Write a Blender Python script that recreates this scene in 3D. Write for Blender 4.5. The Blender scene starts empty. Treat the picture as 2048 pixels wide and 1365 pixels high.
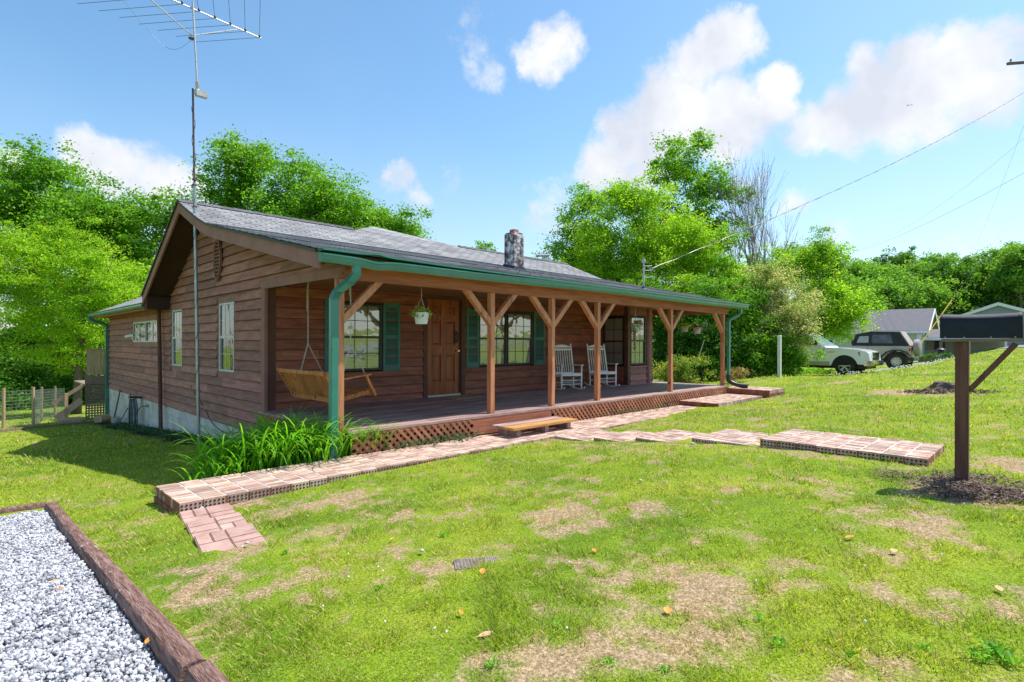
import bpy, bmesh, math, random
import numpy as np
from mathutils import Vector, Matrix
random.seed(7)
R = math.radians
# ------------------------------------------------------------------ camera, sky, sun, exposure
scene = bpy.context.scene
FPX, CX, HZ, ROLL = 1100.0, 1024.0, 686.8, 0.0032
TH = R(44.9)
FW = (math.cos(TH), math.sin(TH)); RT = (math.sin(TH), -math.cos(TH))
cam_d = bpy.data.cameras.new('camera'); cam = bpy.data.objects.new('camera', cam_d)
scene.collection.objects.link(cam)
cam_d.sensor_width = 36; cam_d.lens = FPX/2048*36; cam_d.shift_y = 4.3/2048
cam_d.clip_start = 0.05; cam_d.clip_end = 3000
cam.matrix_world = (Matrix.Rotation(TH-R(90), 4, 'Z') @ Matrix.Rotation(R(90), 4, 'X') @ Matrix.Rotation(ROLL, 4, 'Z'))
scene.camera = cam

SUN_EL, SUN_AZ = R(61), R(-24)          # azimuth measured from +X towards +Y
world = bpy.data.worlds.new('World'); scene.world = world; world.use_nodes = True
def dirpx(px, py):
    a = (px-CX)/FPX; v = (HZ+ROLL*(px-CX)-py)/FPX
    d = Vector((FW[0]+a*RT[0], FW[1]+a*RT[1], v)); d.normalize(); return d
def build_world():
    nt = world.node_tree; N = nt.nodes; L = nt.links; N.clear()
    out = N.new('ShaderNodeOutputWorld'); bg = N.new('ShaderNodeBackground'); L.new(bg.outputs[0], out.inputs[0])
    bg.inputs[1].default_value = SKY_STR
    sky = N.new('ShaderNodeTexSky'); sky.sky_type = 'NISHITA'; sky.sun_disc = False
    sky.sun_elevation = SUN_EL; sky.sun_rotation = math.pi/2-SUN_AZ
    sky.air_density = 1.0; sky.dust_density = 0.6; sky.ozone_density = 1.6
    tc = N.new('ShaderNodeTexCoord')
    nrm = N.new('ShaderNodeVectorMath'); nrm.operation = 'NORMALIZE'; L.new(tc.outputs['Generated'], nrm.inputs[0])
    # cloud bodies, each a round patch of sky (direction, angular radius, weight)
    blobs = [(1100,95,66,.95),(1050,110,46,.75),(960,130,46,.36),(930,35,36,.25),
             (1480,70,45,.95),(1440,100,60,1),(1390,140,72,1),(1320,190,80,1),(1270,245,75,1),(1350,240,100,1),(1240,310,75,1),(1200,345,55,.8),(1300,330,80,.8),
             (1545,165,42,1),(1530,215,50,.95),(1450,250,105,1),(1470,300,70,.5),(1590,255,45,.6),
             (1715,115,45,.9),(1810,110,60,1),(1900,120,70,1),(1990,110,75,1),(1860,160,90,1),(1760,190,90,1),(1680,235,80,1),(1960,180,90,.9),(1850,225,80,.8),(1620,250,60,.8),
             (165,300,62,1),(215,315,50,.95),(240,355,70,.9),(330,375,70,.8),(0,330,50,.8),(400,390,60,.6),
             (800,370,36,.6),(835,405,34,.5),(900,360,38,.36),(470,312,28,.5),(1590,410,38,.55),(1680,468,38,.55),(1500,370,55,.45),(1900,280,40,.35),(1960,470,60,.4),(1100,420,70,.4)]
    mix = None
    # warp the lookup so the outlines billow
    nz = N.new('ShaderNodeTexNoise'); nz.inputs['Scale'].default_value = 7; nz.inputs['Detail'].default_value = 8; nz.inputs['Roughness'].default_value = .62
    L.new(nrm.outputs[0], nz.inputs['Vector'])
    nz2 = N.new('ShaderNodeTexNoise'); nz2.inputs['Scale'].default_value = 13; nz2.inputs['Detail'].default_value = 10; nz2.inputs['Roughness'].default_value = .64
    L.new(nrm.outputs[0], nz2.inputs['Vector'])
    sub = N.new('ShaderNodeVectorMath'); sub.operation = 'SUBTRACT'; L.new(nz.outputs['Color'], sub.inputs[0]); sub.inputs[1].default_value = (.5,.5,.5)
    scl = N.new('ShaderNodeVectorMath'); scl.operation = 'SCALE'; L.new(sub.outputs[0], scl.inputs[0]); scl.inputs['Scale'].default_value = .10
    add = N.new('ShaderNodeVectorMath'); add.operation = 'ADD'; L.new(nrm.outputs[0], add.inputs[0]); L.new(scl.outputs[0], add.inputs[1])
    nr2 = N.new('ShaderNodeVectorMath'); nr2.operation = 'NORMALIZE'; L.new(add.outputs[0], nr2.inputs[0])
    for (px, py, r, w) in blobs:
        d = dirpx(px, py); c = 1/math.sqrt(1+((px-CX)/FPX)**2+((HZ-py)/FPX)**2)
        rr = 1.12*r/FPX*c
        dt = N.new('ShaderNodeVectorMath'); dt.operation = 'DOT_PRODUCT'; L.new(nr2.outputs[0], dt.inputs[0]); dt.inputs[1].default_value = d
        k = 2/rr**2
        ma = N.new('ShaderNodeMath'); ma.operation = 'MULTIPLY_ADD'; L.new(dt.outputs['Value'], ma.inputs[0]); ma.inputs[1].default_value = k*w; ma.inputs[2].default_value = w*(1-k)
        if mix is None: mix = ma
        else:
            mx = N.new('ShaderNodeMath'); mx.operation = 'SMOOTH_MAX'; mx.inputs[2].default_value = .25
            L.new(mix.outputs[0], mx.inputs[0]); L.new(ma.outputs[0], mx.inputs[1]); mix = mx
    nadd = N.new('ShaderNodeMath'); nadd.operation = 'MULTIPLY_ADD'; L.new(nz2.outputs['Fac'], nadd.inputs[0]); nadd.inputs[1].default_value = 2.1
    L.new(mix.outputs[0], nadd.inputs[2])
    mr = N.new('ShaderNodeMapRange'); mr.interpolation_type = 'SMOOTHSTEP'; L.new(nadd.outputs[0], mr.inputs['Value'])
    mr.inputs['From Min'].default_value = 1.12; mr.inputs['From Max'].default_value = 1.92; mr.inputs['To Max'].default_value = .95
    # general thin veil
    nz3 = N.new('ShaderNodeTexNoise'); nz3.inputs['Scale'].default_value = 2.2; nz3.inputs['Detail'].default_value = 5
    L.new(nrm.outputs[0], nz3.inputs['Vector'])
    # cloud colour: lit tops, cooler undersides
    sx = N.new('ShaderNodeMapping'); sx.inputs['Location'].default_value = (0.02,-0.01,-.035); L.new(nrm.outputs[0], sx.inputs['Vector'])
    nz4 = N.new('ShaderNodeTexNoise'); nz4.inputs['Scale'].default_value = 9; nz4.inputs['Detail'].default_value = 6; L.new(sx.outputs[0], nz4.inputs['Vector'])
    cr = N.new('ShaderNodeValToRGB'); L.new(nz4.outputs['Fac'], cr.inputs[0])
    cr.color_ramp.elements[0].position = .36; cr.color_ramp.elements[0].color = tuple(c*CLOUD for c in (.74,.775,.86))+(1,)
    cr.color_ramp.elements[1].position = .60; cr.color_ramp.elements[1].color = tuple(c*CLOUD for c in (1,1,1.02))+(1,)
    # clear sky: nishita, pulled to a deeper blue aloft and paler low down
    hs = N.new('ShaderNodeHueSaturation'); hs.inputs['Saturation'].default_value = SKY_SAT; hs.inputs['Value'].default_value = SKY_VAL; hs.inputs['Hue'].default_value = SKY_HUE; L.new(sky.outputs[0], hs.inputs['Color'])
    sz = N.new('ShaderNodeSeparateXYZ'); L.new(nrm.outputs[0], sz.inputs[0])
    zr = N.new('ShaderNodeMapRange'); L.new(sz.outputs['Z'], zr.inputs['Value']); zr.inputs['From Min'].default_value = 0; zr.inputs['From Max'].default_value = .42
    zr.inputs['To Min'].default_value = .46; zr.inputs['To Max'].default_value = 0; zr.interpolation_type = 'SMOOTHSTEP'
    vm = N.new('ShaderNodeMath'); vm.operation = 'MULTIPLY_ADD'; L.new(nz3.outputs['Fac'], vm.inputs[0]); vm.inputs[1].default_value = .4; vm.inputs[2].default_value = -.2
    va = N.new('ShaderNodeMath'); va.operation = 'ADD'; va.use_clamp = True; L.new(vm.outputs[0], va.inputs[0]); L.new(zr.outputs[0], va.inputs[1])
    m1 = N.new('ShaderNodeMix'); m1.data_type = 'RGBA'; L.new(va.outputs[0], m1.inputs['Factor']); L.new(hs.outputs[0], m1.inputs['A'])
    m1.inputs['B'].default_value = tuple(c*CLOUD*.86 for c in (.76,.87,1.0))+(1,)
    m2 = N.new('ShaderNodeMix'); m2.data_type = 'RGBA'; L.new(mr.outputs[0], m2.inputs['Factor']); L.new(m1.outputs['Result'], m2.inputs['A']); L.new(cr.outputs[0], m2.inputs['B'])
    L.new(m2.outputs['Result'], bg.inputs[0])
SKY_STR, SKY_SAT, SKY_VAL, SKY_HUE, CLOUD = 0.13, 1.14, .80, .490, 3.75
build_world()
sun_d = bpy.data.lights.new('sun', 'SUN'); sun_d.energy = 3.1; sun_d.angle = R(.55); sun_d.color = (1, .95, .86)
sun = bpy.data.objects.new('sun', sun_d); scene.collection.objects.link(sun)
sv = Vector((math.cos(SUN_EL)*math.cos(SUN_AZ), math.cos(SUN_EL)*math.sin(SUN_AZ), math.sin(SUN_EL)))
sun.rotation_euler = sv.to_track_quat('Z', 'Y').to_euler(); sun.location = sv*60
scene.view_settings.view_transform = 'Standard'; scene.view_settings.look = 'None'
scene.view_settings.gamma = 1; scene.view_settings.use_curve_mapping = False
scene.view_settings.exposure = 1.1
scene.cycles.max_bounces = 8; scene.cycles.transparent_max_bounces = 12
scene.cycles.use_denoising = True

# ------------------------------------------------------------------ helpers
def at(px, py, d):
    a = (px-CX)/FPX; v = (HZ+ROLL*(px-CX)-py)/FPX
    return Vector((d*(FW[0]+a*RT[0]), d*(FW[1]+a*RT[1]), d*v))
def atY(px, py, Y):
    a = (px-CX)/FPX; return at(px, py, Y/(FW[1]+a*RT[1]))
def atX(px, py, X):
    a = (px-CX)/FPX; return at(px, py, X/(FW[0]+a*RT[0]))
WL = {}
class MB:
    def __init__(s): s.v = []; s.f = []; s.sm = False
    def add(s, vs, fs):
        n = len(s.v); s.v += [tuple(p) for p in vs]; s.f += [tuple(i+n for i in f) for f in fs]; return s
    def hexa(s, c):      # 8 corners: bottom 4 then top 4
        return s.add(c, [(3,2,1,0),(4,5,6,7),(0,1,5,4),(1,2,6,5),(2,3,7,6),(3,0,4,7)])
    def box(s, x0, x1, y0, y1, z0, z1):
        return s.hexa([(x0,y0,z0),(x1,y0,z0),(x1,y1,z0),(x0,y1,z0),(x0,y0,z1),(x1,y0,z1),(x1,y1,z1),(x0,y1,z1)])
    def bar(s, a, b, w, h, up=(0,0,1)):   # rectangular bar from a to b
        a = Vector(a); b = Vector(b); d = (b-a).normalized(); up = Vector(up)
        sd = d.cross(up)
        if sd.length < 1e-4: sd = d.cross(Vector((0,1,0)))
        sd.normalize(); u = sd.cross(d).normalized(); sd = sd*w/2; u = u*h/2
        return s.hexa([a-sd-u, a+sd-u, b+sd-u, b-sd-u, a-sd+u, a+sd+u, b+sd+u, b-sd+u])
    def pbox(s, P, u0, u1, z0, z1, o0, o1):
        return s.hexa([P(u0,z0,o0),P(u1,z0,o0),P(u1,z0,o1),P(u0,z0,o1),P(u0,z1,o0),P(u1,z1,o0),P(u1,z1,o1),P(u0,z1,o1)])
    def tube(s, pts, r, n=8, caps=True):
        pts = [Vector(p) for p in pts]; m = len(pts)
        rs = r if isinstance(r, (list, tuple)) else [r]*m
        base = len(s.v); prev = None
        for i, p in enumerate(pts):
            t = (pts[min(i+1,m-1)]-pts[max(i-1,0)])
            if t.length < 1e-7: t = Vector((0,0,1))
            t.normalize()
            if prev is None:
                u = t.cross(Vector((0,0,1)))
                if u.length < .1: u = t.cross(Vector((0,1,0)))
            else: u = prev - t*prev.dot(t)
            u.normalize(); prev = u; w = t.cross(u)
            for k in range(n):
                an = 2*math.pi*k/n; q = p+u*math.cos(an)*rs[i]+w*math.sin(an)*rs[i]; s.v.append(tuple(q))
        for i in range(m-1):
            for k in range(n):
                a = base+i*n+k; b = base+i*n+(k+1)%n
                s.f.append((a, b, b+n, a+n))
        if caps:
            s.f.append(tuple(base+k for k in reversed(range(n)))); s.f.append(tuple(base+(m-1)*n+k for k in range(n)))
        return s
    def prism(s, poly, fn, t0, t1):     # poly of 2D points; fn(u,v,t)->xyz
        n = len(poly)
        vs = [fn(u,v,t0) for u,v in poly]+[fn(u,v,t1) for u,v in poly]
        fs = [tuple(reversed(range(n))), tuple(range(n,2*n))]+[(i,(i+1)%n,(i+1)%n+n,i+n) for i in range(n)]
        return s.add(vs, fs)
    def disc(s, c, nrm, r, th, n=12):
        c = Vector(c); nrm = Vector(nrm).normalized(); return s.tube([c-nrm*th/2, c+nrm*th/2], r, n)
    def lathe(s, c, prof, n=16, ax='Z'):
        base = len(s.v)
        for (r, z) in prof:
            for k in range(n):
                an = 2*math.pi*k/n
                if ax == 'Z': q = (c[0]+r*math.cos(an), c[1]+r*math.sin(an), c[2]+z)
                elif ax == 'X': q = (c[0]+z, c[1]+r*math.cos(an), c[2]+r*math.sin(an))
                else: q = (c[0]+r*math.cos(an), c[1]+z, c[2]+r*math.sin(an))
                s.v.append(q)
        for i in range(len(prof)-1):
            for k in range(n):
                a = base+i*n+k; b = base+i*n+(k+1)%n; s.f.append((a,b,b+n,a+n))
        return s
    def build(s, name, mat, parent=None, smooth=False, bevel=0, recalc=True):
        off = WL.get(parent.name, Vector((0,0,0))) if parent else Vector((0,0,0))
        me = bpy.data.meshes.new(name)
        me.from_pydata([(p[0]-off[0], p[1]-off[1], p[2]-off[2]) for p in s.v], [], s.f)
        if recalc and len(s.f) < 30000:
            bm = bmesh.new(); bm.from_mesh(me); bmesh.ops.recalc_face_normals(bm, faces=bm.faces)
            if bevel: bmesh.ops.bevel(bm, geom=[e for e in bm.edges if e.is_manifold and e.calc_face_angle(0) > .5], offset=bevel, segments=2, affect='EDGES', clamp_overlap=True)
            bm.to_mesh(me); bm.free()
        if smooth:
            me.polygons.foreach_set('use_smooth', [True]*len(me.polygons))
            if smooth == 'auto': me.set_sharp_from_angle(angle=R(38))
        me.materials.append(mat)
        o = bpy.data.objects.new(name, me); scene.collection.objects.link(o)
        if parent: o.parent = parent
        WL[o.name] = off
        return o
def npmesh(name, V, F, mat, parent=None, attr=None):
    """V (n,3), F (m,k) numpy; attr dict of per-vertex floats"""
    off = WL.get(parent.name, Vector((0,0,0))) if parent else Vector((0,0,0))
    V = np.asarray(V, dtype=np.float32)-np.array(off[:], dtype=np.float32); F = np.asarray(F, dtype=np.int32)
    me = bpy.data.meshes.new(name); k = F.shape[1]
    me.vertices.add(len(V)); me.vertices.foreach_set('co', V.ravel())
    me.loops.add(F.size); me.loops.foreach_set('vertex_index', F.ravel())
    me.polygons.add(len(F)); me.polygons.foreach_set('loop_start', np.arange(0, F.size, k, dtype=np.int32))
    me.polygons.foreach_set('loop_total', np.full(len(F), k, dtype=np.int32))
    me.update(calc_edges=True)
    if attr:
        for an, arr in attr.items():
            at_ = me.attributes.new(an, 'FLOAT', 'POINT'); at_.data.foreach_set('value', np.asarray(arr, dtype=np.float32))
    me.materials.append(mat)
    o = bpy.data.objects.new(name, me); scene.collection.objects.link(o)
    if parent: o.parent = parent
    WL[o.name] = off
    return o
def tag(o, label=None, cat=None, group=None, kind=None):
    if label: o['label'] = label
    if cat: o['category'] = cat
    if group: o['group'] = group
    if kind: o['kind'] = kind
    return o
def empty(name, loc, label=None, cat=None, group=None):
    o = bpy.data.objects.new(name, None); scene.collection.objects.link(o); o.location = loc
    o.empty_display_size = .2; WL[o.name] = Vector(loc); return tag(o, label, cat, group)
def local_empty(name, label=None, cat=None, group=None):   # built round the origin, moved afterwards
    o = empty(name, (0,0,0), label, cat, group); return o
def copy_tree(o, parent=None):
    c = o.copy(); scene.collection.objects.link(c)
    if parent: c.parent = parent
    for ch in list(o.children): copy_tree(ch, c)
    return c

# ------------------------------------------------------------------ materials
def srgb(r, g, b):
    f = lambda c: (c/255/12.92) if c/255 <= .04045 else ((c/255+.055)/1.055)**2.4
    return (f(r), f(g), f(b))
def mat(name, cols, scale=4, detail=5, rough=.7, bump=0, bscale=None, stretch=(1,1,1), island=0, metal=0, spec=.5, hue=0, lo=.3, hi=.7, speck=None, coat=0, attr=None, attrcols=None, nrough=.6, bdist=.01):
    m = bpy.data.materials.new(name); m.use_nodes = True; nt = m.node_tree; N = nt.nodes; L = nt.links
    b = N['Principled BSDF']; tc = N.new('ShaderNodeTexCoord'); mp = N.new('ShaderNodeMapping'); mp.inputs['Scale'].default_value = stretch
    L.new(tc.outputs['Object'], mp.inputs['Vector'])
    nz = N.new('ShaderNodeTexNoise'); nz.inputs['Scale'].default_value = scale; nz.inputs['Detail'].default_value = detail; nz.inputs['Roughness'].default_value = nrough
    L.new(mp.outputs[0], nz.inputs['Vector'])
    cr = N.new('ShaderNodeValToRGB'); L.new(nz.outputs['Fac'], cr.inputs[0])
    n = len(cols); el = cr.color_ramp.elements
    while len(el) < n: el.new(.5)
    for i, c in enumerate(cols):
        el[i].position = lo+(hi-lo)*i/max(1, n-1); el[i].color = tuple(c)+(1,)
    col = cr.outputs[0]
    if speck:
        sp_col, sp_scale, th = speck
        ns = N.new('ShaderNodeTexNoise'); ns.inputs['Scale'].default_value = sp_scale; ns.inputs['Detail'].default_value = 3; L.new(tc.outputs['Object'], ns.inputs['Vector'])
        mr = N.new('ShaderNodeMapRange'); L.new(ns.outputs['Fac'], mr.inputs['Value']); mr.inputs['From Min'].default_value = th; mr.inputs['From Max'].default_value = th+.06
        mx = N.new('ShaderNodeMix'); mx.data_type = 'RGBA'; L.new(mr.outputs[0], mx.inputs['Factor']); L.new(col, mx.inputs['A']); mx.inputs['B'].default_value = tuple(sp_col)+(1,)
        col = mx.outputs['Result']
    if island or hue:
        ge = N.new('ShaderNodeNewGeometry'); hs = N.new('ShaderNodeHueSaturation'); L.new(col, hs.inputs['Color'])
        mv = N.new('ShaderNodeMapRange'); L.new(ge.outputs['Random Per Island'], mv.inputs['Value'])
        mv.inputs['To Min'].default_value = 1-island; mv.inputs['To Max'].default_value = 1+island; L.new(mv.outputs[0], hs.inputs['Value'])
        if hue:
            wn = N.new('ShaderNodeTexWhiteNoise'); wn.noise_dimensions = '1D'; L.new(ge.outputs['Random Per Island'], wn.inputs['W'])
            mh = N.new('ShaderNodeMapRange'); L.new(wn.outputs['Value'], mh.inputs['Value']); mh.inputs['To Min'].default_value = .5-hue; mh.inputs['To Max'].default_value = .5+hue; L.new(mh.outputs[0], hs.inputs['Hue'])
        col = hs.outputs[0]
    L.new(col, b.inputs['Base Color']); b.inputs['Roughness'].default_value = rough; b.inputs['Metallic'].default_value = metal
    b.inputs['Specular IOR Level'].default_value = spec
    if coat: b.inputs['Coat Weight'].default_value = coat
    if bump:
        nb = N.new('ShaderNodeTexNoise'); nb.inputs['Scale'].default_value = bscale or scale*3; nb.inputs['Detail'].default_value = 6; L.new(mp.outputs[0], nb.inputs['Vector'])
        bp = N.new('ShaderNodeBump'); bp.inputs['Strength'].default_value = bump; bp.inputs['Distance'].default_value = bdist; L.new(nb.outputs['Fac'], bp.inputs['Height']); L.new(bp.outputs[0], b.inputs['Normal'])
    return m
def leafmat(name, cols, trans=.45, island=.35, hue=.025, scale=.7, attr=None, straw=None, sp=.3, rough=.55):
    m = bpy.data.materials.new(name); m.use_nodes = True; nt = m.node_tree; N = nt.nodes; L = nt.links
    b = N['Principled BSDF']; out = N['Material Output']
    ge = N.new('ShaderNodeNewGeometry')
    nz = N.new('ShaderNodeTexNoise'); nz.inputs['Scale'].default_value = scale; nz.inputs['Detail'].default_value = 3; L.new(ge.outputs['Position'], nz.inputs['Vector'])
    wn = N.new('ShaderNodeTexWhiteNoise'); wn.noise_dimensions = '1D'; L.new(ge.outputs['Random Per Island'], wn.inputs['W'])
    ad = N.new('ShaderNodeMath'); ad.operation = 'MULTIPLY_ADD'; L.new(wn.outputs['Value'], ad.inputs[0]); ad.inputs[1].default_value = .45; ad2 = N.new('ShaderNodeMath'); ad2.operation = 'MULTIPLY_ADD'
    L.new(nz.outputs['Fac'], ad2.inputs[0]); ad2.inputs[1].default_value = 1.2; ad2.inputs[2].default_value = -.32; L.new(ad2.outputs[0], ad.inputs[2])
    cr = N.new('ShaderNodeValToRGB'); L.new(ad.outputs[0], cr.inputs[0]); el = cr.color_ramp.elements
    while len(el) < len(cols): el.new(.5)
    for i, c in enumerate(cols): el[i].position = i/max(1, len(cols)-1); el[i].color = tuple(c)+(1,)
    col = cr.outputs[0]
    if attr:
        at_ = N.new('ShaderNodeAttribute'); at_.attribute_name = attr
        cs = N.new('ShaderNodeMix'); cs.data_type = 'RGBA'; L.new(wn.outputs['Value'], cs.inputs['Factor']); cs.inputs['A'].default_value = tuple(straw[0])+(1,); cs.inputs['B'].default_value = tuple(straw[1])+(1,)
        mx = N.new('ShaderNodeMix'); mx.data_type = 'RGBA'; L.new(at_.outputs['Fac'], mx.inputs['Factor']); L.new(col, mx.inputs['A']); L.new(cs.outputs['Result'], mx.inputs['B']); col = mx.outputs['Result']
    hs = N.new('ShaderNodeHueSaturation'); L.new(col, hs.inputs['Color'])
    mv = N.new('ShaderNodeMapRange'); L.new(ge.outputs['Random Per Island'], mv.inputs['Value']); mv.inputs['To Min'].default_value = 1-island; mv.inputs['To Max'].default_value = 1+island; L.new(mv.outputs[0], hs.inputs['Value'])
    mh = N.new('ShaderNodeMapRange'); L.new(wn.outputs['Value'], mh.inputs['Value']); mh.inputs['To Min'].default_value = .5-hue; mh.inputs['To Max'].default_value = .5+hue; L.new(mh.outputs[0], hs.inputs['Hue'])
    L.new(hs.outputs[0], b.inputs['Base Color']); b.inputs['Roughness'].default_value = rough; b.inputs['Specular IOR Level'].default_value = sp
    tr = N.new('ShaderNodeBsdfTranslucent')
    g = N.new('ShaderNodeMix'); g.data_type = 'RGBA'; g.blend_type = 'MULTIPLY'; g.inputs['Factor'].default_value = 1; L.new(hs.outputs[0], g.inputs['A']); g.inputs['B'].default_value = (1.45,1.5,.7,1)
    L.new(g.outputs['Result'], tr.inputs['Color'])
    ms = N.new('ShaderNodeMixShader'); ms.inputs[0].default_value = trans; L.new(b.outputs[0], ms.inputs[1]); L.new(tr.outputs[0], ms.inputs[2]); L.new(ms.outputs[0], out.inputs[0])
    return m
M = {}
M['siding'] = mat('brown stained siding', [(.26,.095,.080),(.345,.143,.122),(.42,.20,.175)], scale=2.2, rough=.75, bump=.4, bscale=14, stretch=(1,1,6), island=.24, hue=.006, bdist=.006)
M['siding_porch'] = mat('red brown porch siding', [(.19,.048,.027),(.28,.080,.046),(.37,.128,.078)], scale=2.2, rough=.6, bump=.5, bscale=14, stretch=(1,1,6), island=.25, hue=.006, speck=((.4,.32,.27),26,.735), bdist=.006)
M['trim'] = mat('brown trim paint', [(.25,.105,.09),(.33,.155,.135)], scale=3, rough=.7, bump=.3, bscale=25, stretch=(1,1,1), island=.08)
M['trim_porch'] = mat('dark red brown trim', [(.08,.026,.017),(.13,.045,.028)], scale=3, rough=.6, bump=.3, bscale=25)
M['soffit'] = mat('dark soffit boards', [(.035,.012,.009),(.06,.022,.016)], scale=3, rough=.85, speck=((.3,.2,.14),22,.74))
M['beam'] = mat('weathered brown beam', [(.25,.078,.037),(.35,.118,.062),(.42,.165,.092)], scale=3, rough=.75, bump=.5, bscale=9, stretch=(.6,4,8), bdist=.005)
M['post'] = mat('orange stained post', [(.30,.095,.038),(.50,.195,.095),(.58,.26,.13)], scale=3, detail=8, rough=.6, bump=.7, bscale=10, stretch=(6,6,.6), island=.12, bdist=.005, speck=((.10,.035,.015),7,.70))
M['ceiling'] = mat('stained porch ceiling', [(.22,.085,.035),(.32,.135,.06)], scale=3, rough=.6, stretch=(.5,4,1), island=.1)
M['deck'] = mat('worn purple brown deck boards', [(.19,.105,.095),(.31,.195,.18),(.43,.31,.29),(.56,.47,.45)], scale=2.6, rough=.55, bump=.5, bscale=9, stretch=(.5,5,1), island=.25, lo=.3, hi=.82, bdist=.004)
M['lattice'] = mat('brown lattice strips', [(.27,.095,.045),(.43,.18,.10)], scale=5, rough=.7, island=.25)
M['step'] = mat('golden wood step', [(.36,.17,.05),(.56,.30,.10)], scale=4, rough=.55, bump=.3, stretch=(.6,5,3), island=.15)
M['concrete'] = mat('pale block foundation', [(.50,.46,.42),(.66,.62,.57),(.76,.72,.66)], scale=3, rough=.95, bump=.8, bscale=40, speck=((.25,.2,.18),9,.72), bdist=.01)
M['green'] = mat('green gutter paint', [(.03,.17,.135),(.042,.23,.185)], scale=3, rough=.3, spec=.6, island=.06, speck=((.02,.085,.07),14,.66), bump=.12, bscale=9)
M['shutter'] = mat('teal green shutter', [(.035,.14,.125),(.05,.19,.17)], scale=5, rough=.5)
M['shutterdark'] = mat('dark louvre', [(.008,.04,.036),(.012,.06,.055)], scale=5, rough=.5)
M['door'] = mat('stained oak door', [(.13,.023,.005),(.29,.058,.011),(.44,.115,.023)], scale=2.2, rough=.38, bump=.25, bscale=12, stretch=(5,5,.5), lo=.25, hi=.72, bdist=.003)
M['bronze'] = mat('dark bronze window frame', [(.025,.018,.014),(.045,.033,.026)], scale=5, rough=.45)
M['white'] = mat('white paint', [(.80,.80,.80),(.88,.88,.87)], scale=6, rough=.45)
M['whiteframe'] = mat('grey white vinyl', [(.50,.50,.50),(.62,.62,.62)], scale=6, rough=.4)
M['blind'] = mat('white blind slats', [(.62,.62,.60),(.78,.78,.75)], scale=2, rough=.6)
M['curtain'] = mat('grey sheer', [(.26,.28,.29),(.45,.46,.46)], scale=3, rough=.8, stretch=(6,6,.5))
M['lap'] = mat('lap shade and brick core brown', [(.035,.014,.012),(.06,.026,.022)], scale=9, rough=.9)  # dark colour painting the shade under the siding laps; brick cores share it
M['dark'] = mat('dark interior', [(.008,.008,.01),(.02,.02,.022)], scale=2, rough=.8)
M['brass'] = mat('brass', [(.6,.42,.12),(.75,.55,.2)], scale=9, rough=.25, metal=1)
M['black'] = mat('black iron', [(.012,.012,.013),(.025,.025,.026)], scale=9, rough=.4)
M['galv'] = mat('galvanised steel', [(.30,.32,.34),(.48,.50,.52)], scale=12, rough=.42, metal=.7)
M['rust'] = mat('rusty dark steel', [(.09,.055,.05),(.20,.13,.12)], scale=14, rough=.7, metal=.3)
M['alum'] = mat('dull aluminium', [(.42,.40,.38),(.58,.55,.52)], scale=14, rough=.5, metal=.6)
M['chain'] = mat('zinc chain', [(.5,.47,.44),(.7,.67,.63)], scale=20, rough=.45, metal=.4)
M['chimney'] = mat('stained whitewashed chimney', [(.05,.04,.045),(.12,.10,.11),(.5,.48,.5),(.78,.76,.78)], scale=6, detail=8, rough=.95, bump=.9, bscale=22, lo=.38, hi=.62, nrough=.75, bdist=.02)
M['redclay'] = mat('red clay flue', [(.42,.10,.05),(.55,.17,.09)], scale=8, rough=.85)
M['flash'] = mat('blue black flashing', [(.012,.016,.03),(.03,.038,.06)], scale=5, rough=.4)
M['brick'] = mat('paving brick', [(.33,.175,.13),(.44,.27,.21),(.50,.35,.285),(.54,.45,.39)], scale=5, rough=.85, bump=.6, bscale=40, island=.38, hue=.018, stretch=(1,3,1), bdist=.004, speck=((.50,.40,.34),11,.64))
M['brickside'] = mat('red brick edge', [(.20,.065,.035),(.33,.12,.07)], scale=9, rough=.9, bump=.6, bscale=60, island=.2)
M['mortar'] = mat('pale mortar', [(.42,.37,.33),(.58,.53,.48)], scale=9, rough=.95, bump=.5)
M['paver'] = mat('pink concrete paver', [(.30,.17,.14),(.42,.26,.22),(.50,.34,.29)], scale=5, rough=.92, bump=.9, bscale=60, island=.1, bdist=.004)
M['tie'] = mat('weathered landscape timber', [(.07,.03,.022),(.16,.075,.055),(.30,.18,.15),(.42,.30,.27)], scale=3, detail=8, rough=.85, bump=1, bscale=9, stretch=(16,1.3,16), lo=.26, hi=.74, nrough=.72, bdist=.02, speck=((.62,.56,.54),10,.66))
M['stone'] = mat('grey white limestone gravel', [(.26,.26,.285),(.43,.43,.465),(.62,.62,.65)], scale=20, rough=.9, island=.5, hue=.03)
M['stonebed'] = mat('gravel bed', [(.08,.08,.10),(.22,.23,.26),(.42,.43,.46)], scale=45, rough=.95, bump=1, bscale=70)
M['mulch'] = mat('dark mulch', [(.03,.02,.018),(.08,.052,.045)], scale=20, rough=.95, island=.5)
M['mulchdry'] = mat('grey brown bark chips', [(.10,.065,.05),(.22,.15,.12)], scale=20, rough=.95, island=.55)
M['mailbox'] = mat('black mailbox enamel', [(.006,.009,.018),(.012,.017,.03)], scale=20, rough=.5, spec=.28, bump=.3, bscale=24, bdist=.004, speck=((.3,.32,.34),30,.745))
M['mailpost'] = mat('brown painted post', [(.08,.026,.017),(.135,.05,.035),(.18,.08,.058)], scale=3, rough=.7, bump=.6, bscale=14, stretch=(7,7,.8), bdist=.005)
M['rawwood'] = mat('old grey pine', [(.16,.10,.07),(.36,.27,.20)], scale=4, rough=.85, stretch=(5,.7,5))
M['tanwood'] = mat('tan pressure treated wood', [(.42,.27,.16),(.58,.40,.26)], scale=4, rough=.8, stretch=(4,4,.6), island=.14)
M['swing'] = mat('honey cedar', [(.34,.095,.022),(.53,.175,.045),(.63,.26,.085)], scale=4, rough=.6, stretch=(4,4,1), island=.2)
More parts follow.
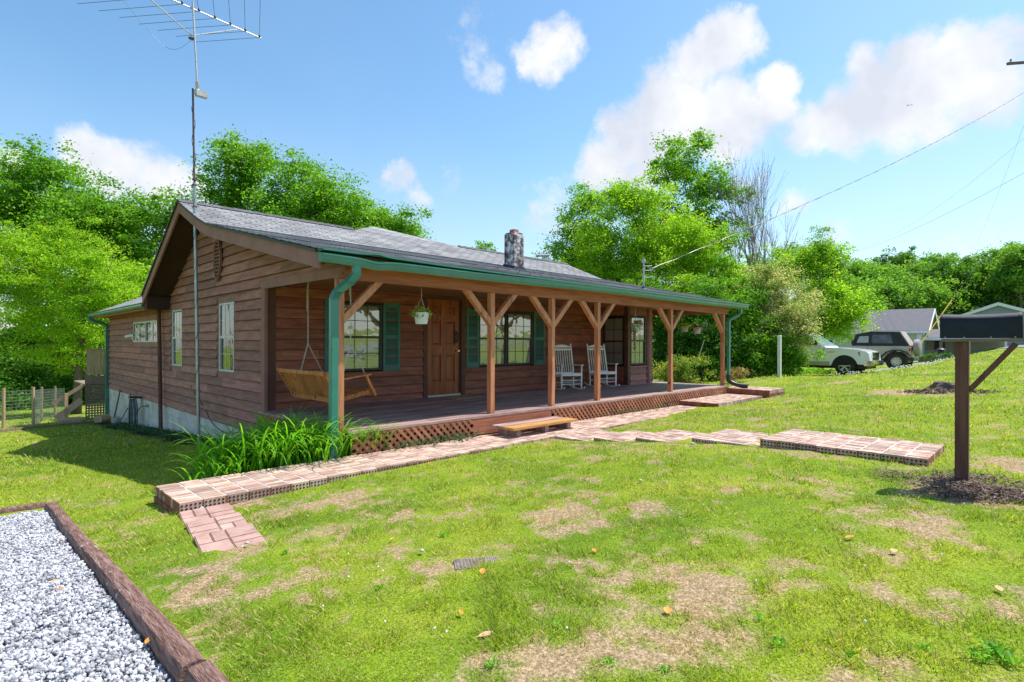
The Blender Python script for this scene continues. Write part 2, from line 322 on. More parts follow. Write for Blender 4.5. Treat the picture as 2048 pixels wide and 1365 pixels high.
M['bark'] = mat('grey brown bark', [(.10,.07,.05),(.22,.165,.125)], scale=5, rough=.95, bump=1, bscale=8, stretch=(5,5,1), bdist=.03)
M['baretwig'] = mat('bare pinkish bark', [(.20,.14,.13),(.34,.26,.25)], scale=5, rough=.95)
M['pot'] = mat('pale plastic pot', [(.58,.62,.64),(.68,.71,.72)], scale=6, rough=.5)
M['potgreen'] = mat('sage plastic pot', [(.26,.38,.28),(.34,.46,.35)], scale=6, rough=.5)
M['pottan'] = mat('faded grey pot', [(.40,.35,.32),(.52,.47,.43)], scale=6, rough=.6)
M['mat'] = mat('coir mat', [(.30,.20,.11),(.44,.31,.18)], scale=30, rough=1)
M['rubber'] = mat('tyre rubber', [(.014,.014,.015),(.03,.03,.032)], scale=8, rough=.75)
M['hose'] = mat('grey green hose', [(.06,.075,.07),(.30,.34,.33)], scale=3, rough=.5, island=.5)
M['truckpaint'] = mat('white truck paint', [(.82,.80,.85),(.87,.85,.89)], scale=2, rough=.22, coat=.6)
M['trucklow'] = mat('champagne lower paint', [(.40,.36,.27),(.46,.42,.33)], scale=2, rough=.3, coat=.5)
M['jeeppaint'] = mat('sand beige paint', [(.45,.40,.34),(.54,.48,.42)], scale=2, rough=.35, coat=.3)
M['softtop'] = mat('black soft top', [(.02,.02,.026),(.04,.04,.048)], scale=4, rough=.8)
M['softtan'] = mat('faded canvas roof', [(.30,.25,.24),(.40,.35,.34)], scale=4, rough=.9)
M['chrome'] = mat('chrome', [(.75,.75,.74),(.85,.85,.84)], scale=4, rough=.12, metal=1)
M['rim'] = mat('alloy rim', [(.55,.52,.46),(.68,.65,.58)], scale=6, rough=.35, metal=.5)
M['red'] = mat('red lens', [(.5,.02,.02),(.62,.03,.03)], scale=4, rough=.25)
M['yellow'] = mat('yellow plastic guard', [(.80,.50,.02),(.88,.60,.05)], scale=4, rough=.5)
M['nsiding'] = mat('pale green siding', [(.42,.52,.36),(.50,.60,.43)], scale=2, rough=.7)
M['ngrey'] = mat('blue grey siding', [(.24,.29,.38),(.32,.37,.46)], scale=2, rough=.7)
M['nblue'] = mat('blue siding', [(.10,.16,.26),(.14,.21,.32)], scale=2, rough=.7)
M['nroof'] = mat('grey shingles', [(.11,.105,.12),(.19,.18,.20)], scale=3, rough=.95, stretch=(4,1,4))
M['ntrim'] = mat('white house trim', [(.72,.74,.76),(.80,.81,.82)], scale=2, rough=.6)
M['road'] = mat('grey asphalt road', [(.18,.18,.19),(.26,.26,.27)], scale=8, rough=.9, bump=.3)
M['leafdry'] = mat('fallen orange leaf', [(.50,.17,.015),(.75,.36,.05)], scale=12, rough=.7)
M['leaftan'] = mat('fallen tan leaf', [(.48,.27,.13),(.68,.46,.27)], scale=12, rough=.8)
M['petal'] = mat('white clover bloom', [(.75,.75,.68),(.88,.88,.84)], scale=8, rough=.8)
M['iron'] = mat('old iron cover', [(.13,.10,.09),(.30,.25,.23)], scale=14, rough=.8)
def glassmat(name, base, refl):
    m = bpy.data.materials.new(name); m.use_nodes = True; nt = m.node_tree; N = nt.nodes; L = nt.links
    out = N['Material Output']; N.remove(N['Principled BSDF'])
    tr = N.new('ShaderNodeBsdfTransparent'); tr.inputs[0].default_value = tuple(base)+(1,)
    gl = N.new('ShaderNodeBsdfGlossy'); gl.inputs['Roughness'].default_value = .02; gl.inputs['Color'].default_value = (.96,.98,1,1)
    lw = N.new('ShaderNodeFresnel'); lw.inputs['IOR'].default_value = 1.5
    mr = N.new('ShaderNodeMapRange'); L.new(lw.outputs[0], mr.inputs['Value']); mr.inputs['To Min'].default_value = refl; mr.inputs['To Max'].default_value = 1
    ge = N.new('ShaderNodeTexCoord'); nz = N.new('ShaderNodeTexNoise'); nz.inputs['Scale'].default_value = 2.5; L.new(ge.outputs['Object'], nz.inputs['Vector'])
    bp = N.new('ShaderNodeBump'); bp.inputs['Strength'].default_value = .12; bp.inputs['Distance'].default_value = .05; L.new(nz.outputs['Fac'], bp.inputs['Height']); L.new(bp.outputs[0], gl.inputs['Normal'])
    ms = N.new('ShaderNodeMixShader'); L.new(mr.outputs[0], ms.inputs[0]); L.new(tr.outputs[0], ms.inputs[1]); L.new(gl.outputs[0], ms.inputs[2]); L.new(ms.outputs[0], out.inputs[0])
    return m
M['glass'] = glassmat('window glass', (.92,.94,.94), .20)
M['glassdim'] = glassmat('screened window glass', (.5,.55,.58), .10)
M['carglass'] = glassmat('car glass', (.35,.42,.48), .25)
# shingles: bands across the slope, tabs from a brick pattern
def shinglemat():
    m = bpy.data.materials.new('grey asphalt shingles'); m.use_nodes = True; nt = m.node_tree; N = nt.nodes; L = nt.links
    b = N['Principled BSDF']; ge = N.new('ShaderNodeNewGeometry'); mp = N.new('ShaderNodeMapping'); mp.inputs['Scale'].default_value = (1,1.03,0)
    L.new(ge.outputs['Position'], mp.inputs['Vector'])
    br = N.new('ShaderNodeTexBrick'); L.new(mp.outputs[0], br.inputs['Vector'])
    br.inputs['Color1'].default_value = (.34,.335,.345,1); br.inputs['Color2'].default_value = (.20,.20,.215,1); br.inputs['Mortar'].default_value = (.05,.05,.055,1)
    br.inputs['Scale'].default_value = 1; br.inputs['Brick Width'].default_value = .30; br.inputs['Row Height'].default_value = .135; br.inputs['Mortar Size'].default_value = .010; br.inputs['Bias'].default_value = -.2
    nz = N.new('ShaderNodeTexNoise'); nz.inputs['Scale'].default_value = 1.1; nz.inputs['Detail'].default_value = 7; nz.inputs['Roughness'].default_value = .7; L.new(ge.outputs['Position'], nz.inputs['Vector'])
    n2 = N.new('ShaderNodeTexNoise'); n2.inputs['Scale'].default_value = 90; n2.inputs['Detail'].default_value = 2; L.new(ge.outputs['Position'], n2.inputs['Vector'])
    mr = N.new('ShaderNodeMapRange'); L.new(nz.outputs['Fac'], mr.inputs['Value']); mr.inputs['From Min'].default_value = .3; mr.inputs['From Max'].default_value = .7; mr.inputs['To Min'].default_value = .72; mr.inputs['To Max'].default_value = 1.3
    m3 = N.new('ShaderNodeMapRange'); L.new(n2.outputs['Fac'], m3.inputs['Value']); m3.inputs['To Min'].default_value = .6; m3.inputs['To Max'].default_value = 1.4
    mu = N.new('ShaderNodeMath'); mu.operation = 'MULTIPLY'; L.new(mr.outputs[0], mu.inputs[0]); L.new(m3.outputs[0], mu.inputs[1])
    hs = N.new('ShaderNodeHueSaturation'); L.new(br.outputs['Color'], hs.inputs['Color']); L.new(mu.outputs[0], hs.inputs['Value'])
    # dirt gathered on the low shallow courses
    sx = N.new('ShaderNodeSeparateXYZ'); L.new(ge.outputs['Position'], sx.inputs[0])
    sa = N.new('ShaderNodeMath'); sa.operation = 'MULTIPLY_ADD'; L.new(nz.outputs['Fac'], sa.inputs[0]); sa.inputs[1].default_value = 1.6; L.new(sx.outputs['Y'], sa.inputs[2])
    rr = N.new('ShaderNodeMapRange'); L.new(sa.outputs[0], rr.inputs['Value']); rr.inputs['From Min'].default_value = 7.1; rr.inputs['From Max'].default_value = 7.9; rr.inputs['To Min'].default_value = .6; rr.inputs['To Max'].default_value = 0
    mx = N.new('ShaderNodeMix'); mx.data_type = 'RGBA'; L.new(rr.outputs[0], mx.inputs['Factor']); L.new(hs.outputs[0], mx.inputs['A'])
    c2 = N.new('ShaderNodeValToRGB'); L.new(n2.outputs['Fac'], c2.inputs[0]); c2.color_ramp.elements[0].position = .35; c2.color_ramp.elements[0].color = (.10,.075,.07,1); c2.color_ramp.elements[1].position = .65; c2.color_ramp.elements[1].color = (.30,.235,.215,1)
    L.new(c2.outputs[0], mx.inputs['B']); L.new(mx.outputs['Result'], b.inputs['Base Color']); b.inputs['Roughness'].default_value = .95
    bp = N.new('ShaderNodeBump'); bp.inputs['Strength'].default_value = .6; bp.inputs['Distance'].default_value = .01; L.new(n2.outputs['Fac'], bp.inputs['Height']); L.new(bp.outputs[0], b.inputs['Normal'])
    return m
M['shingle'] = shinglemat()
M['leaf'] = leafmat('mid green leaves', [(.065,.17,.012),(.15,.335,.022),(.29,.48,.045)], trans=.5)
M['leafbright'] = leafmat('yellow green locust leaves', [(.13,.27,.014),(.27,.46,.022),(.44,.59,.05)], trans=.52)
M['leafdark'] = leafmat('deep green leaves', [(.035,.10,.010),(.08,.22,.016),(.18,.36,.025)], trans=.4)
M['leaffar'] = leafmat('far green leaves', [(.09,.20,.03),(.18,.36,.04),(.30,.50,.05)], scale=.35)
M['leafflower'] = leafmat('green leaves with cream blossom', [(.06,.16,.02),(.16,.30,.04),(.60,.52,.32),(.80,.72,.52)], scale=1.6, island=.2)
M['leafwarm'] = leafmat('green leaves with coral tips', [(.04,.14,.015),(.12,.28,.03),(.34,.36,.06),(.6,.24,.11)], scale=3, island=.25)
M['leafdried'] = leafmat('withered leaves', [(.22,.12,.06),(.36,.22,.12),(.16,.24,.06)], scale=8, island=.3)
M['lily'] = leafmat('daylily leaves', [(.07,.24,.012),(.16,.42,.02),(.34,.60,.04)], trans=.45, scale=3, hue=.01)
M['ivy'] = leafmat('ground ivy leaves', [(.02,.06,.02),(.05,.13,.04),(.14,.22,.12)], trans=.3, scale=5)
M['grass'] = leafmat('lawn blades', [(.10,.225,.008),(.25,.365,.014),(.47,.485,.04)], trans=.40, scale=.9, attr='dry', straw=[(.50,.34,.17),(.66,.50,.30)], island=.4, hue=.02)
# ------------------------------------------------------------------ terrain
YB = [-400,-60,-14,-9,-4.0,-3,0,6,10,15.9,22.4,30,60,120,500]
ZB = [2.0,.6,-.35,-.62,-.66,-.80,-1.10,-1.568,-1.78,-2.18,-2.62,-3.1,-4.2,-4.5,-4.5]
XB = [-400,8,12,15,20,30,45,70,140,600]
HB = [0,0,.14,.27,.45,.80,1.0,1.25,2.2,3]
def gz(X, Y):
    X = np.asarray(X, float); Y = np.asarray(Y, float)
    b = np.interp(Y, YB, ZB); h = np.interp(X, XB, HB)
    w = np.interp(Y, [3, 5.15, 6.4, 8.3, 12, 30], [1, .50, .31, .25, .12, .3])
    bump = np.interp(Y, [-1,.0,.86,1.6,2.4,3.26,4.07,4.76,5.5,6.2], [0,0,.03,.09,.127,.124,.087,.06,.05,0])*np.interp(X, [3.2,5.6,9,13], [0,1,1,0])
    pb_ = .062*np.interp(X, [1.5,3.4,12,13], [0,1,1,0])*np.interp(Y, [4.2,5.5,6.4,7.0], [0,1,1,0]); bump = np.maximum(bump, pb_)
    bump = bump+.27*np.exp(-((X-21)/4.)**2-((Y-7.4)/3.)**2)
    return b+h*w+bump
def gzf(x, y): return float(gz(x, y))
def gpx(px, py, off=0):
    """where the line of sight meets the ground (used for siting things)"""
    lo, hi = .3, 400
    d = .5
    while d < 300:
        p = at(px, py, d)
        if p.z <= gzf(p.x, p.y)+off: break
        d *= 1.02
    a, b = d/1.02, d
    for _ in range(20):
        m_ = (a+b)/2; p = at(px, py, m_)
        if p.z <= gzf(p.x, p.y)+off: b = m_
        else: a = m_
    return at(px, py, b)
rng = np.random.default_rng(11)
class VN:
    def __init__(s, seed): s.t = np.random.default_rng(seed).random((256, 256))
    def one(s, x, y):
        xi = np.floor(x).astype(int); yi = np.floor(y).astype(int); fx = x-xi; fy = y-yi
        fx = fx*fx*(3-2*fx); fy = fy*fy*(3-2*fy); g = lambda i, j: s.t[i % 256, j % 256]
        return (g(xi,yi)*(1-fx)+g(xi+1,yi)*fx)*(1-fy)+(g(xi,yi+1)*(1-fx)+g(xi+1,yi+1)*fx)*fy
    def fbm(s, x, y, sc, o=5):
        v = 0; a = 1; t = 0
        for i in range(o): v = v+a*s.one(x*sc+i*17.3, y*sc+i*5.1); t += a; a *= .55; sc = sc*2.03
        return v/t
vn = VN(3); vn2 = VN(8)
PATCH = []
for (px, py, rx, w) in [(660,1000,95,.62),(560,1030,70,.6),(640,1070,90,.55),(700,985,60,.5),(1150,1030,110,.95),(1280,1020,70,.8),(1100,1045,60,.8),(1450,1185,170,1.0),(1560,1170,80,.95),(1380,1240,140,.95),(1250,1290,220,.95),
        (1100,1330,200,.9),(950,1350,160,.8),(1500,1290,190,.8),(1650,1310,120,.85),(1700,1350,150,.9),(1800,1195,110,.75),(1900,1200,90,.75),(2010,1215,80,.7),(1690,765,40,.85),(1820,784,75,.9),(1900,790,50,.8),
        (240,1050,70,.45),(180,1010,50,.5),(330,1010,50,.5),(500,1090,60,.8),(420,1130,60,.6),(790,1100,60,.5),(2030,930,90,.8),(1950,985,140,.7),(440,1330,60,.7),(1180,1190,80,.5),(860,1260,70,.4),(480,1010,50,.5),(1870,1060,120,.6),(640,1200,50,.3),(1530,905,70,.4),(1620,915,60,.5)]:
    p = gpx(px, py); d = (p.x*FW[0]+p.y*FW[1]); PATCH.append((p.x, p.y, rx*d/FPX, w))
def dryness(X, Y):
    X = np.asarray(X, float); Y = np.asarray(Y, float)
    n = vn.fbm(X, Y, 1.1); n2 = vn2.fbm(X+40, Y+9, 4.5, 4); m_ = np.zeros_like(X)
    for (cx, cy, r, w) in PATCH:
        q = np.sqrt((X-cx)**2+(Y-cy)**2)/r
        m_ = np.maximum(m_, w*np.clip(1.25-q, 0, 1))
    n3 = vn.fbm(X*1.0+70, Y+31, 13, 3); v = m_*1.0+(n-.5)*1.35+(n2-.5)*1.5+(n3-.5)*1.6
    near = np.clip(1-(np.hypot(X, Y)-8)/10, .35, 1)
    v = v+.12*near
    side_lawn = np.exp(-(((X-1.5)/2.2)**2+((Y-11)/3.5)**2))    # side lawn kept greener, with less straw
    v = v-side_lawn*.4
    return np.clip((v-.30)/.46, 0, 1)
def axis(segs):
    out = [segs[0][0]]
    for a, b, st in segs:
        n = max(1, int(round((b-a)/st))); out += list(np.linspace(a, b, n+1)[1:])
    return np.array(out)
xs = axis([(-400,-60,40),(-60,-12,6),(-12,-2,1),(-2,0,.25),(0,9,.06),(9,16,.2),(16,50,.8),(50,120,5),(120,600,40)])
ys = axis([(-400,-60,40),(-60,-12,6),(-12,-1,.8),(-1,8,.07),(8,14,.2),(14,30,.7),(30,80,4),(80,500,40)])
GX, GY = np.meshgrid(xs, ys, indexing='ij')
GZ = gz(GX, GY)
nearm = (np.hypot(GX, GY) < 30)
GZ = GZ+np.where(nearm, (vn.fbm(GX, GY, 1.7)-.5)*.035+(vn2.fbm(GX, GY, 6, 3)-.5)*.022, 0)
# driveway bed sinks below its timber
dr = (GX < .63) & (GY < 6.95) & (GY > -1) & (GX > -12)
GZ = np.where(dr, GZ-.07, GZ)
nx, ny = GX.shape; idx = np.arange(nx*ny).reshape(nx, ny)
F = np.stack([idx[:-1,:-1], idx[1:,:-1], idx[1:,1:], idx[:-1,1:]], -1).reshape(-1, 4)
def groundmat():
    m = bpy.data.materials.new('lawn and bare soil'); m.use_nodes = True; nt = m.node_tree; N = nt.nodes; L = nt.links
    b = N['Principled BSDF']; tc = N.new('ShaderNodeTexCoord')
    def noise(sc, det, ro=.6):
        n = N.new('ShaderNodeTexNoise'); n.inputs['Scale'].default_value = sc; n.inputs['Detail'].default_value = det; n.inputs['Roughness'].default_value = ro; L.new(tc.outputs['Object'], n.inputs['Vector']); return n
    n1 = noise(.8, 8, .7); n2 = noise(30, 5, .75); n3 = noise(70, 3)
    g = N.new('ShaderNodeValToRGB'); L.new(n1.outputs['Fac'], g.inputs[0]); e = g.color_ramp.elements
    e[0].position = .33; e[0].color = (.09,.18,.012,1); e[1].position = .68; e[1].color = (.34,.36,.04,1); q = e.new(.5); q.color = (.20,.30,.015,1)
    s = N.new('ShaderNodeValToRGB'); L.new(n2.outputs['Fac'], s.inputs[0]); e = s.color_ramp.elements
    e[0].position = .3; e[0].color = (.16,.10,.055,1); e[1].position = .62; e[1].color = (.52,.38,.24,1)
    at_ = N.new('ShaderNodeAttribute'); at_.attribute_name = 'dry'
    ma = N.new('ShaderNodeMath'); ma.operation = 'MULTIPLY_ADD'; L.new(n2.outputs['Fac'], ma.inputs[0]); ma.inputs[1].default_value = 1.2; ma.inputs[2].default_value = -.62
    ad = N.new('ShaderNodeMath'); ad.operation = 'ADD'; ad.use_clamp = True; L.new(ma.outputs[0], ad.inputs[0]); L.new(at_.outputs['Fac'], ad.inputs[1])
    mx = N.new('ShaderNodeMix'); mx.data_type = 'RGBA'; L.new(ad.outputs[0], mx.inputs['Factor']); L.new(g.outputs[0], mx.inputs['A']); L.new(s.outputs[0], mx.inputs['B'])
    hs = N.new('ShaderNodeHueSaturation'); L.new(mx.outputs['Result'], hs.inputs['Color']); mr = N.new('ShaderNodeMapRange'); L.new(n3.outputs['Fac'], mr.inputs['Value']); mr.inputs['From Min'].default_value = .3; mr.inputs['From Max'].default_value = .7; mr.inputs['To Min'].default_value = .55; mr.inputs['To Max'].default_value = 1.35; L.new(mr.outputs[0], hs.inputs['Value'])
    L.new(hs.outputs[0], b.inputs['Base Color']); b.inputs['Roughness'].default_value = .95; b.inputs['Specular IOR Level'].default_value = .1
    bp = N.new('ShaderNodeBump'); bp.inputs['Strength'].default_value = .9; bp.inputs['Distance'].default_value = .02; L.new(n3.outputs['Fac'], bp.inputs['Height']); L.new(bp.outputs[0], b.inputs['Normal'])
    return m
M['ground'] = groundmat()
g = npmesh('ground', np.stack([GX, GY, GZ], -1).reshape(-1, 3), F, M['ground'], attr={'dry': dryness(GX, GY).ravel()})
g.data.polygons.foreach_set('use_smooth', [True]*len(g.data.polygons)); tag(g, 'green and straw coloured lawn ground', kind='structure')
# road on the street side (seen in the window reflections) and the far side road on the right
def strip(name, pts, wdt, mt, label):
    V = []; Fc = []
    for i, (x, y) in enumerate(pts):
        j = min(i+1, len(pts)-1); k = max(i-1, 0); t = Vector((pts[j][0]-pts[k][0], pts[j][1]-pts[k][1])).normalized(); n = Vector((-t.y, t.x))*wdt/2
        for s_ in (-1, -.33, .33, 1): V.append((x+n.x*s_, y+n.y*s_, max(gzf(x+n.x*s_, y+n.y*s_), gzf(x, y)-.1)+.05))
        if i:
            for q in range(3): a = (i-1)*4+q; Fc.append((a, a+1, a+5, a+4))
    o = MB().add(V, Fc).build(name, mt, recalc=False); tag(o, label, kind='structure'); return o
strip('road', [(x, -6.5) for x in range(-60, 140, 3)], 4.6, M['road'], 'grey street in front of the house')
strip('driveway', [(56+math.sin(t*.2)*.5, -5+t*2.0) for t in range(0, 10)], 12.0, M['road'], 'pale grey drive beyond the far lawn')

# ------------------------------------------------------------------ the house
WX, PY, PYB, BX = 3.56, 9.30, 8.32, 12.80       # side wall, porch wall, projecting bay wall, bay side
ZD = -1.13                                       # deck
house = empty('house', (3.5, 9.3, -1.9), 'single storey brown wood sided house with long front porch and grey shingle roof', 'house')
def Pside(u, z, o): return (WX-o, u, z)
def Pfront(u, z, o): return (u, PY-o, z)
def Pbay(u, z, o): return (u, PYB-o, z)
def Pbs(u, z, o): return (BX+.02-o, u, z)
LAP_SHADE = None
def siding(mb, P, z0, h, n, span, holes, seed=1, out=.034, jointed=True):
    r = random.Random(seed)
    for i in range(n):
        a = z0+i*h; b = a+h
        cuts = sorted(set([a, b]+[c for H in holes for c in (H[2], H[3]) if a+.012 < c < b-.012]))
        # joints for the whole course
        lo, hi = span(a)
        joints = []
        x = lo+r.uniform(.8, 2.6)
        while x < hi-.4 and jointed: joints.append(x); x += r.uniform(1.8, 3.3)
        wob = r.uniform(-.004, .006)
        for c0, c1 in zip(cuts[:-1], cuts[1:]):
            s0, s1 = span(c0), span(c1)
            if s0[1]-s0[0] < .05: continue
            if s1[1]-s1[0] < .02: s1 = ((s1[0]+s1[1])/2-.01, (s1[0]+s1[1])/2+.01)
            ivs = [(s0[0], s0[1])]
            for H in holes:
                if H[2] < (c0+c1)/2 < H[3]:
                    nv = []
                    for (p, q) in ivs:
                        if H[1] <= p or H[0] >= q: nv.append((p, q)); continue
                        if H[0] > p: nv.append((p, H[0]))
                        if H[1] < q: nv.append((H[1], q))
                    ivs = nv
            fin = []
            for (p, q) in ivs:
                js = [p]+[j for j in joints if p+.15 < j < q-.15]+[q]
                fin += [(s, t) for s, t in zip(js[:-1], js[1:])]
            o0 = (out+wob)*(1-(c0-a)/h)+.004; o1 = (out+wob)*(1-(c1-a)/h)+.004
            for (p, q) in fin:
                g_ = .0015
                pt = s1[0] if abs(p-s0[0]) < 1e-6 else p+g_; qt = s1[1] if abs(q-s0[1]) < 1e-6 else q-g_
                pb = p if abs(p-s0[0]) < 1e-6 else p+g_; qb = q if abs(q-s0[1]) < 1e-6 else q-g_
                if qt <= pt: continue
                e = r.uniform(-.0015, .0025)
                if LAP_SHADE is not None and c0 == a: LAP_SHADE.hexa([P(pb,c0-.004,o0+e-.012), P(qb,c0-.004,o0+e-.012), P(qb,c0-.004,o0+e+.0012), P(pb,c0-.004,o0+e+.0012), P(pb,c0+.0045,o0+e-.012), P(qb,c0+.0045,o0+e-.012), P(qb,c0+.0045,o0+e+.0012), P(pb,c0+.0045,o0+e+.0012)])  # dark strip along the board's bottom edge paints in the lap's shade line
                mb.hexa([P(pb,c0,-.012), P(qb,c0,-.012), P(qb,c0,o0+e), P(pb,c0,o0+e), P(pt,c1,-.012), P(qt,c1,-.012), P(qt,c1,o1+e), P(pt,c1,o1+e)])
# gable outline
def roofz(y):     # top of the main roof surface over the side wall
    return float(np.interp(y, [6.2, 10.8, 12.26, 15.3], [1.108, 2.14, 2.78, 1.10]))
def yfront(z): return float(np.interp(z, [.3, 1.065, 2.14, 2.78], [5.0, 6.0, 10.8, 12.26]))
def yback(z): return float(np.interp(z, [1.10, 2.78], [15.3, 12.26]))
ZS = -1.545
def span_side(z):
    if z < .885: return (9.30, 22.65)
    zz = z+.17
    lo = max(6.56, yfront(zz)+.02)
    if z < 1.0: return (lo, 22.65 if z < .90 else 15.2)
    return (lo, max(lo, yback(zz)-.02))
W2 = (10.74, 11.55, -.553, .745); W1 = (14.10, 14.89, -.548, .747); WS = (16.14, 19.07, .0, .56)
tr = .085
hs_ = [(a-tr, b+tr, c-.12, d+.11) for a, b, c, d in (W2, W1)]+[(WS[0]-tr, WS[1]+tr, WS[2]-.1, WS[3]+.1)]+[(9.2, 9.30+.09, -9, .885)]
LAP_SHADE = MB(); mb = MB(); siding(mb, Pside, ZS, .1755, 26, span_side, hs_, seed=3)
side = mb.build('side_wall', M['siding'], house); tag(side, 'weathered brown lap siding of the gable end'); LAP_SHADE.build('lap_shade_line', M['lap'], side); LAP_SHADE = MB()
mb = MB()
mb.prism([(9.34,-1.6),(22.6,-1.6),(22.6,.9),(15.25,.9),(12.26,2.6),(10.8,2.0),(6.62,1.0),(6.62,.9),(9.34,.9)], lambda u, v, t: (t, u, v), WX+.03, WX+.12)
core = mb.build('wall_core', M['dark'], side)
for (a, b, c, d) in (W2, W1, WS):
    mb = MB(); mb.pbox(Pside, a-tr, a-.002, c-.12, d+.11, -.01, .014); mb.pbox(Pside, b+.002, b+tr, c-.12, d+.11, -.01, .014)
    mb.pbox(Pside, a, b, c-.12, c-.002, -.01, .016); mb.pbox(Pside, a, b, d+.002, d+.11, -.01, .016)
    mb.build('window_casing', M['trim'], side)
mb = MB()
mb.pbox(Pside, 9.235, 9.39, -1.62, .88, -.012, .040)
mb.build('corner_board', M['trim'], side)
MB().pbox(Pside, 22.60, 22.70, ZS, .9, -.03, .012).build('corner_board', M['trim'], side)
# foundation
mb = MB(); mb.prism([(9.25,-3.2),(22.64,-3.2),(22.64,ZS+.004),(9.25,ZS+.004)], lambda u, v, t: (t, u, v), WX-.012, WX+.3)
fo = mb.build('foundation', M['concrete'], house)
mb = MB()
for k, yy in enumerate(np.arange(10.0, 22.5, .4)):
    z0 = -1.545-.2*((k % 2)); mb.box(WX-.0145, WX-.013, yy, yy+.006, z0-.2, z0-.004)
for zz in (-1.745, -1.945, -2.145, -2.345): mb.box(WX-.0145, WX-.013, 9.3, 22.6, zz, zz+.005)
mb.build('mortar_joints', mat('grey mortar joint', [(.28,.26,.24),(.40,.37,.34)], rough=.95), fo)
# windows
V3 = Vector
def window(P, u0, u1, z0, z1, cols, rows, parent, frame='bronze', slider=False, name='window', fill='blind', fw=.035, gl='glass'):
    mb = MB(); zm = (z0+z1)/2
    mb.pbox(P, u0, u0+fw, z0, z1, -.03, .022); mb.pbox(P, u1-fw, u1, z0, z1, -.03, .022)
    mb.pbox(P, u0+fw, u1-fw, z0, z0+fw, -.03, .021); mb.pbox(P, u0+fw, u1-fw, z1-fw, z1, -.03, .021)
    if slider: um = (u0+u1)/2; mb.pbox(P, um-.03, um+.03, z0+fw, z1-fw, -.02, .02)
    else:
        mb.pbox(P, u0+fw, u1-fw, zm-.022, zm+.022, -.03, .018)
    w = mb.build(name, M[frame], parent)
    i0, i1, j0, j1 = u0+fw, u1-fw, z0+fw, z1-fw
    halves = [(i0, (u0+u1)/2-.03, j0, j1), ((u0+u1)/2+.03, i1, j0, j1)] if slider else [(i0, i1, j0, zm-.022), (i0, i1, zm+.022, j1)]
    mu = MB()
    for h, (a, b, c, d) in enumerate(halves):
        o = -.012 if h == 0 else .0
        mb = MB(); fl_ = (P(1,0,0)-V3(P(0,0,0)) if False else (V3(P(1,0,0))-V3(P(0,0,0))).cross(V3(P(0,1,0))-V3(P(0,0,0))).dot(V3(P(0,0,1))-V3(P(0,0,0)))) < 0; mb.add([P(a, c, o), P(b, c, o), P(b, d, o), P(a, d, o)], [(3,2,1,0) if fl_ else (0,1,2,3)]); mb.build('pane', M[gl], w, recalc=False)
        cc = cols if not slider else 2
        for k in range(1, cc): x = a+(b-a)*k/cc; mu.pbox(P, x-.006, x+.006, c, d, o-.004, o+.004)
        for k in range(1, rows): z = c+(d-c)*k/rows; mu.pbox(P, a, b, z-.006, z+.006, o-.0035, o+.0035)
        if slider: x = (a+b)/2; mu.pbox(P, x-.02, x+.02, c, d, o-.012, o+.010)
    mu.build('glazing_bars', M[frame], w)
    mb = MB()
    if fill == 'blind':
        z = j0+.01
        while z < j1-.01:
            mb.add([P(i0, z, -.036), P(i1, z, -.036), P(i1, z+.02, -.030), P(i0, z+.02, -.030)], [(0,1,2,3)]); z += .026
        mb.build('blind', M['blind'], w, recalc=False)
        MB().add([P(i0, j0, -.044), P(i1, j0, -.044), P(i1, j1, -.044), P(i0, j1, -.044)], [(0,1,2,3)]).build('window_backing', M['curtain'], w, recalc=False)
    else:
        MB().add([P(i0, j0, -.034), P(i1, j0, -.034), P(i1, j1, -.034), P(i0, j1, -.034)], [(0,1,2,3)]).build('curtain', M['curtain' if fill == 'curtain' else 'dark'], w, recalc=False)
    return w
def shifted(P, s):
    return lambda u, z, o: P(u, z, o+s)
for W in (W2, W1): window(shifted(Pside, -.005), *W, 3, 2, side, frame='whiteframe', fill='curtain' if W is W2 else 'dark', gl='glassdim')
window(shifted(Pside, -.005), *WS, 4, 2, side, frame='whiteframe', slider=True, fill='dark', gl='glassdim')
# gable vent: pointed oval with louvres
mb = MB(); vy, vz = 11.52, 1.60
VO = [(0,-.42),(.10,-.33),(.17,-.15),(.19,0),(.17,.15),(.10,.33),(0,.42),(-.10,.33),(-.17,.15),(-.19,0),(-.17,-.15),(-.10,-.33)]
for (a, b), (c, d) in zip(VO, VO[1:]+VO[:1]): mb.bar(Pside(vy+a, vz+b, .058), Pside(vy+c, vz+d, .058), .03, .04, up=(1,0,0))
ve = mb.build('gable_vent', M['trim'], side)
mb = MB()
for k in range(-5, 6):
    z = k*.07; hw = float(np.interp(abs(z), [0,.15,.33,.42], [.19,.17,.10,0]))
    if hw > .02: mb.bar(Pside(vy-hw, vz+z, .056), Pside(vy+hw, vz+z, .056), .022, .03, up=(-1,0,1))
mb.build('louvre', M['trim'], ve)
MB().add([Pside(vy+a, vz+b, .044) for a, b in VO], [tuple(range(12))]).build('vent_backing', M['dark'], ve, recalc=False)

